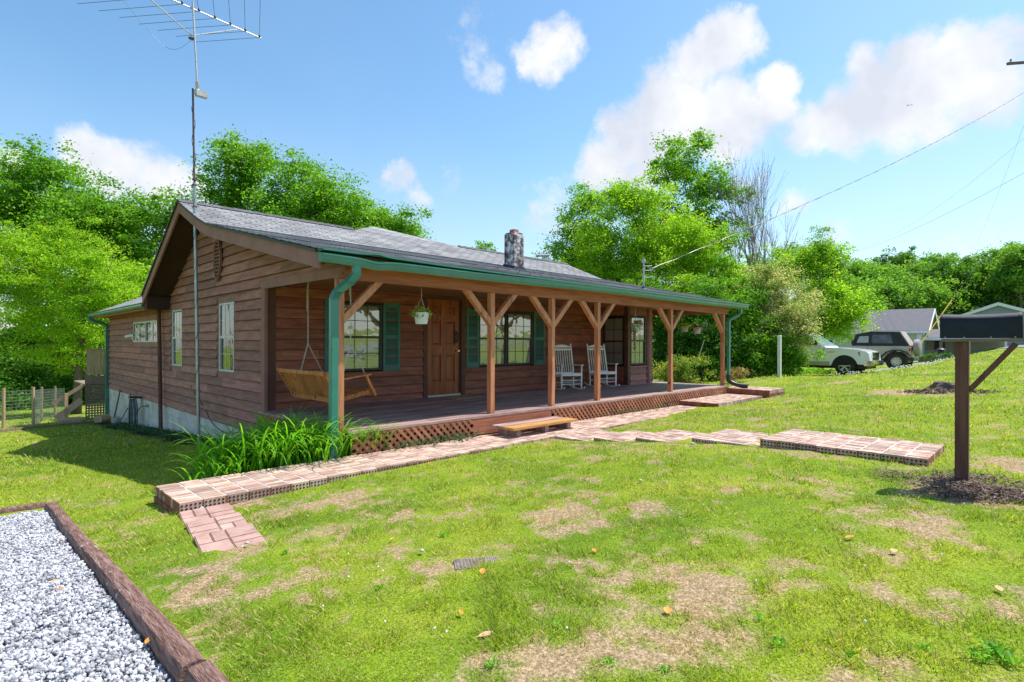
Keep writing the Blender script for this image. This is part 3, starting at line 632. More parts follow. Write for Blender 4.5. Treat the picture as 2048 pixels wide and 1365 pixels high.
# porch wall, bay
def span_p(z): return (WX+.02, BX)
DX0, DX1 = 6.83, 7.70
def xw(px): a = (px-CX)/FPX; return PY*(FW[0]+a*RT[0])/(FW[1]+a*RT[1])
A0, A1 = xw(680), xw(762.5); B0, B1 = xw(957), xw(1064)
S = [(xw(647.5), xw(677)), (xw(764), xw(798)), (xw(930.8), xw(955.5)), (xw(1065.5), xw(1087))]
holes = [(DX0-.1, DX1+.14, -2, 1.0), (A0-.03, A1+.02, -.55, .75), (B0-.03, B1+.02, -.55, .75), (3.5, WX+.16, -2, 1.2)]
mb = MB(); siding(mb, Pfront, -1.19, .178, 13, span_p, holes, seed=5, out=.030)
fr = mb.build('porch_wall', M['siding_porch'], house); LAP_SHADE.build('lap_shade_line', M['lap'], fr); LAP_SHADE = None
MB().box(WX+.05, 15.0, PY+.05, PY+.15, -1.6, 1.1).build('wall_core', M['dark'], fr)
mb = MB()
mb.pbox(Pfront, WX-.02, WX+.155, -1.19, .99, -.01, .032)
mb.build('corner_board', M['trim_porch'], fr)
for (a, b) in ((A0, A1), (B0, B1)):
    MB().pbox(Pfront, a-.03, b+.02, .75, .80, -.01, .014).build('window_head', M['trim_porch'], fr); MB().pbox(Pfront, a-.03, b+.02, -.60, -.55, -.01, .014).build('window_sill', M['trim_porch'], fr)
ww = window(Pfront, A0, A1, -.52, .73, 3, 2, fr, name='window')
Bm = (B0+B1)/2
window(Pfront, B0, Bm-.012, -.52, .73, 3, 2, fr); window(Pfront, Bm+.012, B1, -.52, .73, 3, 2, fr)
# bay
def span_b(z): return (BX, 14.05)
def span_bs(z): return (PYB, PY+.02)
r2 = (12.93, 13.68, -.58, .74); r1 = (8.45, 9.12, -.60, .72)
mb = MB(); siding(mb, Pbay, -1.19, .178, 13, span_b, [(r2[0]-.04, r2[1]+.04, r2[2]-.04, r2[3]+.04), (13.74, 13.86, -2, 2), (12.7, 12.90, -2, 2)], seed=6, out=.03, jointed=False)
bw = mb.build('bay_wall', M['siding'], house)
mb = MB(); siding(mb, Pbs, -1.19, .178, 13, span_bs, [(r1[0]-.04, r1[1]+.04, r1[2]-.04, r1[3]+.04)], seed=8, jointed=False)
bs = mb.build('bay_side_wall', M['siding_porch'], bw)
MB().box(BX+.06, 13.95, PYB+.05, PYB+.12, -1.6, 1.1).box(BX+.06, BX+.16, PYB+.125, PY+.04, -1.6, 1.1).build('wall_core', M['dark'], bw)
mb = MB(); mb.box(BX-.03, BX+.095, PYB-.03, PYB+.09, -1.17, 1.0); mb.build('corner_board', M['trim_porch'], bw)
MB().pbox(Pbay, 13.745, 13.855, -1.17, 1.0, -.01, .034).build('corner_board', M['trim_porch'], bw)
window(Pbay, *r2, 3, 2, bw, name='window'); window(Pbs, *r1, 2, 2, bs, name='window')
# shutters
def shutter(u0, u1, z0, z1, parent):
    mb = MB(); zm = z0+(z1-z0)*.50; s = .055; o = .034
    mb.pbox(Pfront, u0, u0+s, z0, z1, .022, o+.012); mb.pbox(Pfront, u1-s, u1, z0, z1, .022, o+.012)
    mb.pbox(Pfront, u0+s, u1-s, z0, z0+.12, .022, o+.011); mb.pbox(Pfront, u0+s, u1-s, zm-.035, zm+.035, .022, o+.011); mb.pbox(Pfront, u0+s, u1-s, z1-.08, z1, .022, o+.011)
    c = (u0+u1)/2; w_ = (u1-u0)/2-s       # arched upper rail
    for k in range(6):
        t0 = -1+k/3; t1 = t0+1/3; zz = z1-.08-.05*abs((t0+t1)/2)**2
        mb.pbox(Pfront, c+t0*w_, c+t1*w_, zz-.012, z1-.07, .022, o+.010)
    sh = mb.build('shutter', M['shutter'], parent, bevel=.003)
    mb = MB()
    for (a, b) in ((z0+.12, zm-.035), (zm+.035, z1-.08)):
        z = a+.006
        while z < b-.012:
            mb.hexa([Pfront(u0+s, z, .024), Pfront(u1-s, z, .024), Pfront(u1-s, z, o+.006), Pfront(u0+s, z, o+.006), Pfront(u0+s, z+.022, .022), Pfront(u1-s, z+.022, .022), Pfront(u1-s, z+.022, .030), Pfront(u0+s, z+.022, .030)]); z += .027
    mb.build('louvre', M['shutter'], sh)
    MB().pbox(Pfront, u0+.02, u1-.02, z0+.02, z1-.02, .018, .0235).build('shutter_backing', M['shutterdark'], sh)
for (a, b) in S: shutter(a, b, -.545, .775, fr)
# door
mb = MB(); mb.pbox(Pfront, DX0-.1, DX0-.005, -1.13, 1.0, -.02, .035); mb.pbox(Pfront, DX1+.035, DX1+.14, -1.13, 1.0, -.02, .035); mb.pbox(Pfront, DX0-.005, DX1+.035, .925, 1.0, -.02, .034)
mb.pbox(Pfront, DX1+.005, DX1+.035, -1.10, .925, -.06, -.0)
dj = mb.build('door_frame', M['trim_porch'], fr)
mb = MB(); dw = DX1-DX0; z0, z1 = -1.09, .92
st = .115; cm = (DX0+DX1)/2
for (a, b) in ((DX0, DX0+st), (cm-st/2, cm+st/2), (DX1-st, DX1)): mb.pbox(Pfront, a, b, z0, z1, -.05, -.012)
rails = [(z0, z0+.25), (z0+.86, z0+1.02), (z0+1.57, z0+1.68), (z1-.12, z1)]
for (a, b) in rails:
    for (c, d) in ((DX0+st, cm-st/2), (cm+st/2, DX1-st)): mb.pbox(Pfront, c, d, a, b, -.05, -.0125)
for (a, b) in zip([r_[1] for r_ in rails[:-1]], [r_[0] for r_ in rails[1:]]):
    for (c, d) in ((DX0+st, cm-st/2), (cm+st/2, DX1-st)):
        mb.pbox(Pfront, c, d, a, b, -.05, -.034)
        i = .035; j = .06
        mb.hexa([Pfront(c+i,a+i,-.034),Pfront(d-i,a+i,-.034),Pfront(d-j,a+j,-.018),Pfront(c+j,a+j,-.018),Pfront(c+i,b-i,-.034),Pfront(d-i,b-i,-.034),Pfront(d-j,b-j,-.018),Pfront(c+j,b-j,-.018)])
door = mb.build('front_door', M['door'], house); tag(door, 'six panel stained oak front door')
mb = MB(); kx = DX1-.06
mb.lathe((kx, PY+.012, -.17), [(.0,-.075),(.022,-.075),(.03,-.06),(.026,-.042),(.012,-.035),(.012,-.012),(.032,-.008),(.032,0)], 14, 'Y')
mb.build('door_knob', M['brass'], door, smooth='auto')
mb = MB(); mb.tube([(kx-.02, PY-.0, .02), (kx-.02, PY-.05, .05), (kx-.02, PY-.06, .13), (kx-.02, PY-.05, .2), (kx-.02, PY+.0, .235)], .012, 8); mb.box(kx-.05, kx+.01, PY+.004, PY+.013, .0, .26)
mb.build('door_handle', M['black'], door, smooth='auto')
MB().pbox(Pfront, DX0, DX1, -1.13, -1.092, -.05, .05).build('threshold', M['alum'], house)
# wall lamp
mb = MB(); lp = Vector((xw(946), PY, .83)); mb.box(lp.x-.04, lp.x+.04, lp.y-.06, lp.y-.024, lp.z, lp.z+.09); mb.lathe((lp.x, lp.y-.1, lp.z+.005), [(.0,.03),(.035,.03),(.05,.01),(.05,-.005)], 12)
wl = mb.build('porch_lamp', M['black'], fr)
MB().lathe((lp.x, lp.y-.1, lp.z), [(.0,0),(.044,0),(.050,-.09),(.042,-.115),(0,-.12)], 12).build('lamp_shade', mat('frosted lamp glass', [(.5,.45,.36),(.62,.56,.46)], rough=.3), wl, smooth='auto')

# deck
deck = MB()
y = 6.36
while y < 9.27:
    segs = [3.47]+sorted(random.uniform(4.5, 14) for _ in range(2))+[14.72]
    for a, b in zip(segs[:-1], segs[1:]):
        if y > PYB-.1 and b > BX: b = min(b, 14.72)
        deck.box(a+.002, b-.002, y, y+.136, ZD-.035+random.uniform(-.001,.001), ZD+random.uniform(-.002,.0015))
    y += .1425
dk = deck.build('deck', M['deck'], house)
tag(dk, 'worn purplish brown porch boards')
mb = MB(); mb.box(3.49, 14.70, 6.375, 6.395, -1.215, ZD-.036); mb.box(3.48, 3.50, 6.40, 9.2, -1.215, ZD-.036); mb.box(14.68, 14.70, 6.4, 8.3, -1.215, ZD-.036)
mb.box(5.55, 7.38, 6.366, 6.3745, -1.42, -1.166)
mb.build('deck_skirt', M['beam'], dk)
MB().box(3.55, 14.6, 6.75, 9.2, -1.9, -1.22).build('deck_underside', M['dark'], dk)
def lattice(P, u0, u1, z0f, z1, parent, name='lattice', pitch=.115):
    mb = MB(); w = .043
    for sgn, o in ((1, 0), (-1, .008)):
        u = u0-1
        while u < u1+1:
            # line z = z0 + sgn*(x-u)
            z0 = z0f((u0+u1)/2) if False else None
            xa = u; zb = -1.9
            pts = []
            zt = z1
            # param by z from low to z1
            if sgn == 1: xt = u+(zt-zb)
            else: xt = u-(zt-zb)
            A = [xa, zb]; B = [xt, zt]
            # clip bottom at ground line of path
            def clipz(p, q, zc):
                if p[1] < zc: t = (zc-p[1])/(q[1]-p[1]); return [p[0]+(q[0]-p[0])*t, zc]
                return p
            A = clipz(A, B, z0f(min(max(u, u0), u1)))
            lo, hi = (A, B) if A[0] < B[0] else (B, A)
            if hi[0] > u0 and lo[0] < u1:
                def cx_(p, q, xc): t = (xc-p[0])/(q[0]-p[0]); return [xc, p[1]+(q[1]-p[1])*t]
                if lo[0] < u0: lo = cx_(lo, hi, u0)
                if hi[0] > u1: hi = cx_(lo, hi, u1)
                if hi[0]-lo[0] > .02:
                    hw = w*.7071
                    a = P(lo[0]-0, lo[1], o); 
                    mb.hexa([P(lo[0]-hw, lo[1], o), P(lo[0]+hw, lo[1], o), P(hi[0]+hw, hi[1], o), P(hi[0]-hw, hi[1], o), P(lo[0]-hw, lo[1], o+.007), P(lo[0]+hw, lo[1], o+.007), P(hi[0]+hw, hi[1], o+.007), P(hi[0]-hw, hi[1], o+.007)])
            u += pitch
    return mb.build(name, M['lattice'], parent)
def Plat(u, z, o): return (u, 6.372-o, z)
lattice(Plat, 3.52, 5.54, lambda u: -1.50, -1.172, dk); lattice(Plat, 7.40, 14.66, lambda u: -1.44 if u < 11.9 else -1.34, -1.172, dk)
def Plat2(u, z, o): return (3.475-o, u, z)
lattice(Plat2, 6.42, 9.2, lambda u: -1.62, -1.172, dk)
# ceiling, beams
mb = MB()
yy = 6.55
while yy < 9.30: mb.box(3.52, 15.0, yy, yy+.19, 1.0, 1.02); yy += .195
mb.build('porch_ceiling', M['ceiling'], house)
mb = MB()
js = [3.46, 7.6, 11.2, 14.87]
for a, b in zip(js[:-1], js[1:]): mb.box(a+.001, b-.001, 6.45, 6.545, .81, .998)
mb.box(14.66, 14.75, 6.55, 8.9, .83, .995)
bm_ = mb.build('porch_beam', M['beam'], house)
# posts with braces
PXS = [3.36, 5.995, 7.485, 8.87, 11.756, 14.585]
for i, x in enumerate(PXS):
    mb = MB(); pw = .092
    mb.box(x, x+pw, 6.452, 6.452+pw, ZD if i else -1.6, .809)
    p = mb.build('porch_post', M['post'], house, bevel=.004)
    for s_ in ((-1, 1) if 0 < i < 5 else ((1,) if i == 0 else (-1,))):
        ln = .46 if i not in (0,) else .5
        xa = x if s_ < 0 else x+pw
        bw_ = .082
        zl, zh = .80-ln, .808
        q = MB(); yb0, yb1 = 6.456, 6.54
        pl = [(xa-s_*.001, zl-bw_*.75), (xa-s_*.001, zl+bw_*.75), (xa+s_*(ln-bw_*.6), zh), (xa+s_*(ln+bw_*.9), zh)]
        q.prism(pl, lambda u, v, t: (u, t, v), yb0, yb1); q.build('brace', M['post'], p)
tag(house.children[-1])
# fascia + soffit at the eave
mb = MB(); mb.box(3.06, 15.55, 6.30, 6.325, .985, 1.09); mb.box(3.10, 15.5, 6.326, 6.449, .985, 1.0)
mb.build('eave_fascia', M['beam'], house)

# roof
def shingles(quad_fn, n, name='roof'):
    pass
mb = MB()
def course_plane(mb, L0, L1, R0, R1, exp=.14, th=.02, lift=.012):
    """courses between bottom edge L0-R0 and top edge L1-R1 (left/right)"""
    L0, L1, R0, R1 = map(Vector, (L0, L1, R0, R1)); ln = (L1-L0).length; n = max(2, int(ln/exp)); nr = (R0-L0).cross(L1-L0).normalized()
    if nr.z < 0: nr = -nr
    for k in range(n):
        t0, t1 = k/n, (k+1)/n+.15/n
        a = L0.lerp(L1, t0); b = R0.lerp(R1, t0); c = R0.lerp(R1, min(1, t1)); d = L0.lerp(L1, min(1, t1))
        mb.hexa([a, b, c, d, a+nr*lift, b+nr*lift, c+nr*.003, d+nr*.003])
course_plane(mb, (3.0,6.17,1.10), (3.0,10.8,2.13), (15.62,6.17,1.10), (15.1,10.8,2.13))
course_plane(mb, (3.0,10.8,2.13), (3.0,12.26,2.77), (15.1,10.8,2.13), (14.95,12.26,2.77))
course_plane(mb, (3.0,15.3,1.09), (3.0,12.26,2.77), (14.95,15.3,1.09), (14.95,12.26,2.77))
# rear wing roof: ridge runs back, its hip shows as a low hump above the main ridge
A_ = (7.78,13.02,3.11)
mb.add([(6.85,12.24,2.775),(10.0,12.24,2.775),A_,(6.85,12.24,2.74),(10.0,12.24,2.74)], [(0,1,2),(0,3,4,1)])
mb.add([(3.08,15.3,.93),(3.08,23.0,.93),(7.78,23.0,3.11),A_,(6.85,12.26,2.775)], [(0,1,2,3,4)])
mb.add([(7.78,13.02,3.11),(7.78,23.0,3.11),(12.5,23.0,.93),(12.5,15.3,.93),(10.0,12.26,2.775)], [(0,1,2,3,4)])
mb.add([(3.08,23.0,.93),(12.5,23.0,.93),(7.78,23.0,3.11)], [(0,1,2)])
# closed underside
mb.add([(3.03,6.2,1.075),(15.55,6.2,1.075),(15.05,10.8,2.105),(3.03,10.8,2.105),(3.03,12.26,2.745),(14.9,12.26,2.745),(3.03,15.3,1.07),(14.9,15.3,1.07)], [(0,1,2,3),(3,2,5,4),(4,5,7,6)])
roof = mb.build('roof', M['shingle'], house, recalc=False)
rcm = mat('dark ridge shingles', [(.07,.07,.08),(.13,.13,.14)], scale=9, rough=.95, island=.2)
for (a, b) in (((3.0,12.26,2.79),(6.7,12.26,2.79)), ((10.1,12.26,2.79),(14.95,12.26,2.79))):
    mb = MB(); a = Vector(a); b = Vector(b); n = int((b-a).length/.2)
    for k in range(n):
        p = a.lerp(b, k/n); q = a.lerp(b, (k+1.3)/n); 
        mb.hexa([p+Vector((0,-.14,-.055)), q+Vector((0,-.14,-.055)), q+Vector((0,.14,-.07)), p+Vector((0,.14,-.07)), p+Vector((0,-.02,.018+.004*(k%2))), q+Vector((0,-.02,.012)), q+Vector((0,.02,.012)), p+Vector((0,.02,.018))])
    mb.build('ridge_cap', rcm, roof)
# rake boards and soffit on the near gable
def rake(x0, x1, pts, drop, mtl, name, mb=None):
    mb = mb or MB()
    for (ya, za), (yb, zb) in zip(pts[:-1], pts[1:]):
        mb.hexa([(x0,ya,za-drop),(x1,ya,za-drop),(x1,yb,zb-drop),(x0,yb,zb-drop),(x0,ya,za),(x1,ya,za),(x1,yb,zb),(x0,yb,zb)])
    return mb
prof = [(6.29,1.095),(9.9,1.905),(10.5,2.05),(10.9,2.19),(11.2,2.31),(12.26,2.755)]
bk = [(12.26,2.755),(15.3,1.075)]
mb = rake(3.02, 3.055, prof, .205, None, ''); rake(3.02, 3.055, bk, .20, None, '', mb)
mb.build('rake_board', M['trim'], roof)
mb = MB(); rake(2.985, 3.0, [(a, b+.022) for a, b in prof], .035, None, '', mb); rake(2.985, 3.0, [(a, b+.022) for a, b in bk], .035, None, '', mb)
mb.build('drip_edge', M['black'], roof)
mb = MB(); rake(3.056, WX+.02, [(6.62,1.035+.135-.0),(9.9,1.905),(10.5,2.05),(10.9,2.19),(11.2,2.31),(12.26,2.755)][1:], 0, None, '')
def slab(mb, x0, x1, pts, dz, th):
    for (ya, za), (yb, zb) in zip(pts[:-1], pts[1:]):
        mb.hexa([(x0,ya,za-dz-th),(x1,ya,za-dz-th),(x1,yb,zb-dz-th),(x0,yb,zb-dz-th),(x0,ya,za-dz),(x1,ya,za-dz),(x1,yb,zb-dz),(x0,yb,zb-dz)])
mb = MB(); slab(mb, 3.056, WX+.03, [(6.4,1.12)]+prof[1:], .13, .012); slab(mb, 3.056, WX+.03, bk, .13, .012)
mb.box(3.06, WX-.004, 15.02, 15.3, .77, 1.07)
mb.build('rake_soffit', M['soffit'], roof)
# front beam end siding board under the gable, at the porch end
mb = MB(); mb.hexa([(WX-.055,6.56,.86),(WX-.03,6.56,.86),(WX-.03,9.35,.88),(WX-.055,9.35,.88),(WX-.055,6.56,.99),(WX-.03,6.56,.99),(WX-.03,9.35,1.01),(WX-.055,9.35,1.01)])
mb.box(3.36, 3.52, 6.44, 6.56, .812, .86)
mb.build('porch_end_board', M['trim'], house)
# gutters
def gutter(path, r, name, parent, flip=1, sag=None):
    """K-style open profile swept along path (list of points at back-top), outward direction r"""
    pr = [(0,0),(0,-.11),(.075,-.11),(.105,-.065),(.105,-.035),(.125,-.012),(.125,0),(.113,-.004)]
    mb = MB(); rr = Vector(r); n = len(pr); th = 0
    for i, p in enumerate(path):
        p = Vector(p); tw = sag(i) if sag else (0, 0)
        for (o, z) in pr: mb.v.append(tuple(p+rr*(o+tw[0]*(o/.125))+Vector((0,0,z+tw[1]*(o/.125)))))
        if i:
            b = (i-1)*n
            for k in range(n-1): mb.f.append((b+k, b+k+1, b+n+k+1, b+n+k))
    m0 = len(path)-1
    mb.f.append(tuple(range(n-1))); mb.f.append(tuple(m0*n+k for k in range(n-1)))
    o = mb.build(name, M['green'], parent, recalc=False); so = o.modifiers.new('thickness', 'SOLIDIFY'); so.thickness = .003
    return o
xsg = [3.02,3.2,3.4,3.55,3.65,3.72,3.79,3.88,4.0,4.2,4.5,4.9,5.4,6.5,8,9.5,11,12.5,14,15.62]
def sg(i):
    x = xsg[i]; d = math.exp(-((x-3.75)/.12)**2)
    return (.01*d+.012*max(0, 1-(x-3)/6), -.022*d-.03*max(0, 1-(x-3)/7))
def zg(x): return 1.062+.012*math.sin(x*.9)-(.012*math.exp(-((x-3.75)/.3)**2))
gt = gutter([(x, 6.296, zg(x)+.022) for x in xsg], (0,-1,0), 'gutter', house, sag=sg); tag(gt, 'bent green gutter along the porch eave')
mb = MB()      # loose drip flashing that has parted from the trough
ps = [(x, 6.155-.02*math.exp(-((x-3.75)/.2)**2), 1.098+.022*math.exp(-((x-3.1)/1.6)**2)+.02*math.exp(-((x-3.75)/.12)**2)) for x in xsg]
for i in range(len(ps)-1):
    a, b = Vector(ps[i]), Vector(ps[i+1]); mb.hexa([a+Vector((0,0,-.022)), b+Vector((0,0,-.022)), b+Vector((0,.20,-.03)), a+Vector((0,.20,-.03)), a, b, b+Vector((0,.20,.005)), a+Vector((0,.20,.005))])
mb.build('drip_flashing', M['green'], gt)
g2 = gutter([(3.12, y_, .93) for y_ in (15.35,17,19,21,23.0)], (-1,0,0), 'rear_gutter', house)
MB().box(3.13, 3.16, 15.32, 23.0, .77, .93).box(3.16, WX-.03, 15.32, 23, .80, .82).build('rear_fascia', M['beam'], house)
def rect_sweep(mb, pts, w, d, dirs=None):
    n = len(pts)
    for i, p in enumerate(pts):
        p = Vector(p); t = (Vector(pts[min(i+1,n-1)])-Vector(pts[max(i-1,0)])).normalized()
        s_ = Vector((1,0,0)) if dirs is None else Vector(dirs)
        s_ = (s_-t*s_.dot(t)).normalized(); u = t.cross(s_)
        for (a, b) in ((-1,-.8),(-.8,-1),(.8,-1),(1,-.8),(1,.8),(.8,1),(-.8,1),(-1,.8)): mb.v.append(tuple(p+s_*w/2*a+u*d/2*b))
        if i:
            b0 = len(mb.v)-16
            for k in range(8): mb.f.append((b0+k, b0+(k+1)%8, b0+8+(k+1)%8, b0+8+k))
    mb.f.append(tuple(len(mb.v)-8+k for k in range(8)))
def curve(pts, n=6):
    out = []
    P_ = [Vector(p) for p in pts]
    for i in range(len(P_)-1):
        p0, p1, p2, p3 = P_[max(i-1,0)], P_[i], P_[i+1], P_[min(i+2,len(P_)-1)]
        for k in range(n):
            t = k/n; out.append(.5*((2*p1)+(-p0+p2)*t+(2*p0-5*p1+4*p2-p3)*t*t+(-p0+3*p1-3*p2+p3)*t**3))
    out.append(P_[-1]); return out
mb = MB()
pts = [(3.50,6.24,.96),(3.50,6.24,.86)]+[(3.50-.02*k, 6.24+.01*k, .86-.03*k) for k in range(1,4)]+[(3.34,6.36,.66),(3.31,6.385,.62),(3.29,6.395,.58),(3.28,6.40,.54),(3.28,6.40,.3),(3.28,6.40,-.6),(3.28,6.40,-1.52)]
rect_sweep(mb, pts, .10, .075)
for k in range(7):       # crimps on the elbows
    p = Vector((3.50-.012*k, 6.24+.006*k, .87-.022*k)); mb.box(p.x-.053, p.x+.053, p.y-.041, p.y+.041, p.z-.003, p.z+.003)
    p = Vector((3.33-.007*k, 6.368+.004*k, .65-.018*k)); mb.box(p.x-.053, p.x+.053, p.y-.041, p.y+.041, p.z-.003, p.z+.003)
mb.build('downspout', M['green'], house)
mb = MB(); rect_sweep(mb, [(15.18,6.24,.96),(15.18,6.24,.86),(15.13,6.27,.79),(14.85,6.37,.68),(14.79,6.39,.64),(14.77,6.39,.58),(14.77,6.39,-.4),(14.77,6.39,-.86)], .085, .07)
ds = mb.build('downspout', M['green'], house)
MB().tube(curve([(14.77,6.39,-.84),(14.77,6.39,-.98),(14.80,6.30,-1.06),(14.86,6.12,-1.12),(14.92,5.93,-1.14)], 5), .058, 12).build('drain_boot', M['black'], ds, smooth='auto')
mb = MB(); rect_sweep(mb, curve([(3.05,22.85,.86),(3.05,22.85,.74),(3.2,22.8,.66),(3.45,22.7,.58),(3.49,22.69,.50),(3.49,22.69,0),(3.49,22.69,-2.55)], 3), .10, .08)
mb.build('downspout', M['green'], house)
# chimney on the front slope
cx, cy = 9.02, 8.93
mb = MB(); mb.box(cx, cx+.33, cy, cy+.33, 1.55, 2.55); mb.box(cx+.012, cx+.318, cy+.012, cy+.318, 2.551, 2.58)
ch = mb.build('chimney', M['chimney'], roof, bevel=.01)
MB().box(cx+.08, cx+.23, cy+.08, cy+.23, 2.582, 2.66).build('flue', M['redclay'], ch)
MB().hexa([(cx-.035,cy-.035,1.6),(cx+.365,cy-.035,1.6),(cx+.36,cy+.37,1.7),(cx-.03,cy+.37,1.7),(cx-.012,cy-.012,1.78),(cx+.342,cy-.012,1.78),(cx+.342,cy+.34,1.87),(cx-.012,cy+.34,1.87)]).build('flashing', M['flash'], ch)
p = at(1085, 518, 20.2)
mb = MB(); mb.box(p.x-.2, p.x+.2, p.y-.2, p.y+.2, 1.5, 3.02)
c2 = mb.build('chimney', M['redclay'], roof)
MB().box(p.x-.25, p.x+.25, p.y-.25, p.y+.25, 3.021, 3.06).box(p.x-.15, p.x-.13, p.y-.15, p.y-.13, 3.06, 3.22).box(p.x+.13, p.x+.15, p.y-.15, p.y-.13, 3.06, 3.22).box(p.x-.15, p.x-.13, p.y+.13, p.y+.15, 3.06, 3.22).box(p.x+.13, p.x+.15, p.y+.13, p.y+.15, 3.06, 3.22).build('cowl_stand', M['galv'], c2)
MB().lathe((p.x, p.y, 3.2), [(.34,0),(.30,.02),(0,.10)], 4).build('chimney_cap', M['galv'], c2)
# rear deck and stair on the far corner
mb = MB()
for k in range(9): mb.box(3.02+k*.115, 3.02+k*.115+.10, 23.3, 23.33, -1.12, -.28)
mb.box(2.98, 4.1, 23.27, 23.3, -.28, -.23); mb.box(2.98, 4.1, 23.335, 23.37, -1.05, -.95)
rd = mb.build('rear_deck', M['tanwood'], house)
MB().box(2.98, 4.1, 23.28, 23.36, -1.44, -1.16).box(3.0, 4.1, 23.3, 26, -1.50, -1.445).build('deck_rim', M['rawwood'], rd)
def Pl3(u, z, o): return (u, 23.32-o, z)
mb = MB()
for k in range(14): mb.box(2.99+k*.08, 2.99+k*.08+.04, 23.30, 23.31, -2.62, -1.45)
for k in range(14): mb.box(2.99, 4.1, 23.285, 23.298, -2.62+k*.085, -2.62+k*.085+.045)
mb.build('deck_lattice', M['rawwood'], rd)
mb = MB(); mb.bar((2.98,23.8,-1.5), (2.2,24.0,-2.1), .05, .12); mb.bar((2.55,23.9,-3.0), (2.55,23.9,-1.75), .09, .09); mb.bar((2.95,23.8,-2.0), (2.3,24.0,-2.6), .05, .2); mb.box(2.3, 2.95, 23.5, 24.2, -2.72, -2.6)
mb.build('stair', M['tanwood'], rd)
# ------------------------------------------------------------------ brick walks
def bricks(mb, hl, x0, x1, y0, y1, ztop, bl=.2, bw=.0685, h=.09, along='X', seed=1, holes_on=None, depth=.17, skew=0, jit=.0022):
    """stretchers laid on edge; hl receives the dark cores of the outer row"""
    r = random.Random(seed)
    Lx, Ly = (x1-x0), (y1-y0)
    if along == 'X': nu, nv = max(1, round(Lx/bl)), max(1, round(Ly/bw))
    else: nu, nv = max(1, round(Ly/bl)), max(1, round(Lx/bw))
    for i in range(nu):
        for j in range(nv):
            gu, gv = .009, .003
            dz = r.uniform(-jit, jit); dx = r.uniform(-.004, .004)
            if along == 'X':
                a, b = x0+Lx*i/nu+gu+dx, x0+Lx*(i+1)/nu-gu+dx; c, d = y0+Ly*j/nv+gv, y0+Ly*(j+1)/nv-gv
                if j == 0: e = r.uniform(-.006, .004); c += e
            else:
                a, b = x0+Lx*j/nv+gv, x0+Lx*(j+1)/nv-gv; c, d = y0+Ly*i/nu+gu+dx, y0+Ly*(i+1)/nu-gu+dx
                if j == 0: a += r.uniform(-.006, .004)
            zt = ztop(a, c) if callable(ztop) else ztop
            sk = skew*(c-y0)
            c8 = [(a+sk,c,zt-h+dz),(b+sk,c,zt-h+dz),(b+sk,d,zt-h+dz),(a+sk,d,zt-h+dz),(a+sk+.002,c+.002,zt+dz),(b+sk-.002,c+.002,zt+dz),(b+sk-.002,d-.002,zt+dz),(a+sk+.002,d-.002,zt+dz)]
            mb.hexa(c8)
            if j == 0 and holes_on and holes_on(i, nu):
                for k in range(5):
                    for q in (0, 1):
                        t = (k+.5)/5; zz = zt+dz-.028-.034*q
                        if along == 'X': hl.disc((a+(b-a)*t+sk, c-.0005, zz), (0,1,0), .0105, .003, 7)
                        else: hl.disc((a-.0005+sk, c+(d-c)*t, zz), (1,0,0), .0105, .003, 7)
def walk(name, label, x0, x1, y0, y1, zt, along, seed, holes_on, base=.25, **kw):
    mb = MB(); hl = MB(); bricks(mb, hl, x0, x1, y0, y1, zt, along=along, seed=seed, holes_on=holes_on, **kw)
    o = mb.build(name, M['brick'], None, recalc=False); tag(o, label, kind='structure')
    sk = kw.get('skew', 0)*(y1-y0)
    if callable(zt): z00, z10 = zt(x0, y0), zt(x1, y0)
    else: z00 = z10 = zt
    MB().hexa([(x0+.008,y0+.008,z00-base),(x1-.008,y0+.008,z10-base),(x1-.008+sk,y1-.008,z10-base),(x0+.008+sk,y1-.008,z00-base),(x0+.008,y0+.008,z00-.007),(x1-.008,y0+.008,z10-.007),(x1-.008+sk,y1-.008,z10-.007),(x0+.008+sk,y1-.008,z00-.007)]).build('mortar_bed', M['brickside'], o)
    MB().hexa([(x0+.014,y0+.014,z00-.03),(x1-.014,y0+.014,z10-.03),(x1-.014+sk,y1-.014,z10-.03),(x0+.014+sk,y1-.014,z00-.03),(x0+.014,y0+.014,z00-.0035),(x1-.014,y0+.014,z10-.0035),(x1-.014+sk,y1-.014,z10-.0035),(x0+.014+sk,y1-.014,z00-.0035)]).build('pale_joints', M['mortar'], o)
    if hl.v: hl.build('brick_cores', M['lap'], o)
    return o
PZ = lambda x, y: -1.425-.0015*(x-1.36)
w1 = walk('front_path', 'long brick walk laid along the front of the porch', 1.36, 11.95, 5.50, 6.34, PZ, 'X', 1, lambda i, n: i < 20)
# lower course showing at the open end of the walk
mb = MB(); 
for j in range(12): mb.box(1.355, 1.55, 5.505+j*.07, 5.505+j*.07+.063, -1.62, -1.52)
mb.build('lower_brick_course', M['brickside'], w1)
walk('upper_path', 'brick landing one step up at the porch end', 11.95, 14.6, 5.45, 6.34, -1.335, 'X', 2, None, seed_=0) if False else walk('upper_path', 'brick landing one step up near the porch end', 11.95, 14.62, 5.40, 6.34, -1.335, 'X', 2, None)
walk('end_path', 'topmost brick landing beyond the porch end', 14.62, 15.72, 5.25, 6.5, -1.19, 'X', 3, None)
def riser(x, y0, y1, z0, z1):
    mb = MB(); n = int((y1-y0)/.068)
    for k in range(n): a = y0+(y1-y0)*k/n; mb.box(x-.012, x+.02, a+.003, a+(y1-y0)/n-.003, z0, z1)
    return mb
tag(riser(11.94, 5.40, 6.34, -1.47, -1.337).build('path_riser', M['brickside']), 'soldier brick riser before the upper landing', kind='structure')
tag(riser(14.61, 5.25, 6.36, -1.38, -1.192).build('path_riser', M['brickside']), 'soldier brick riser of the topmost landing', kind='structure')
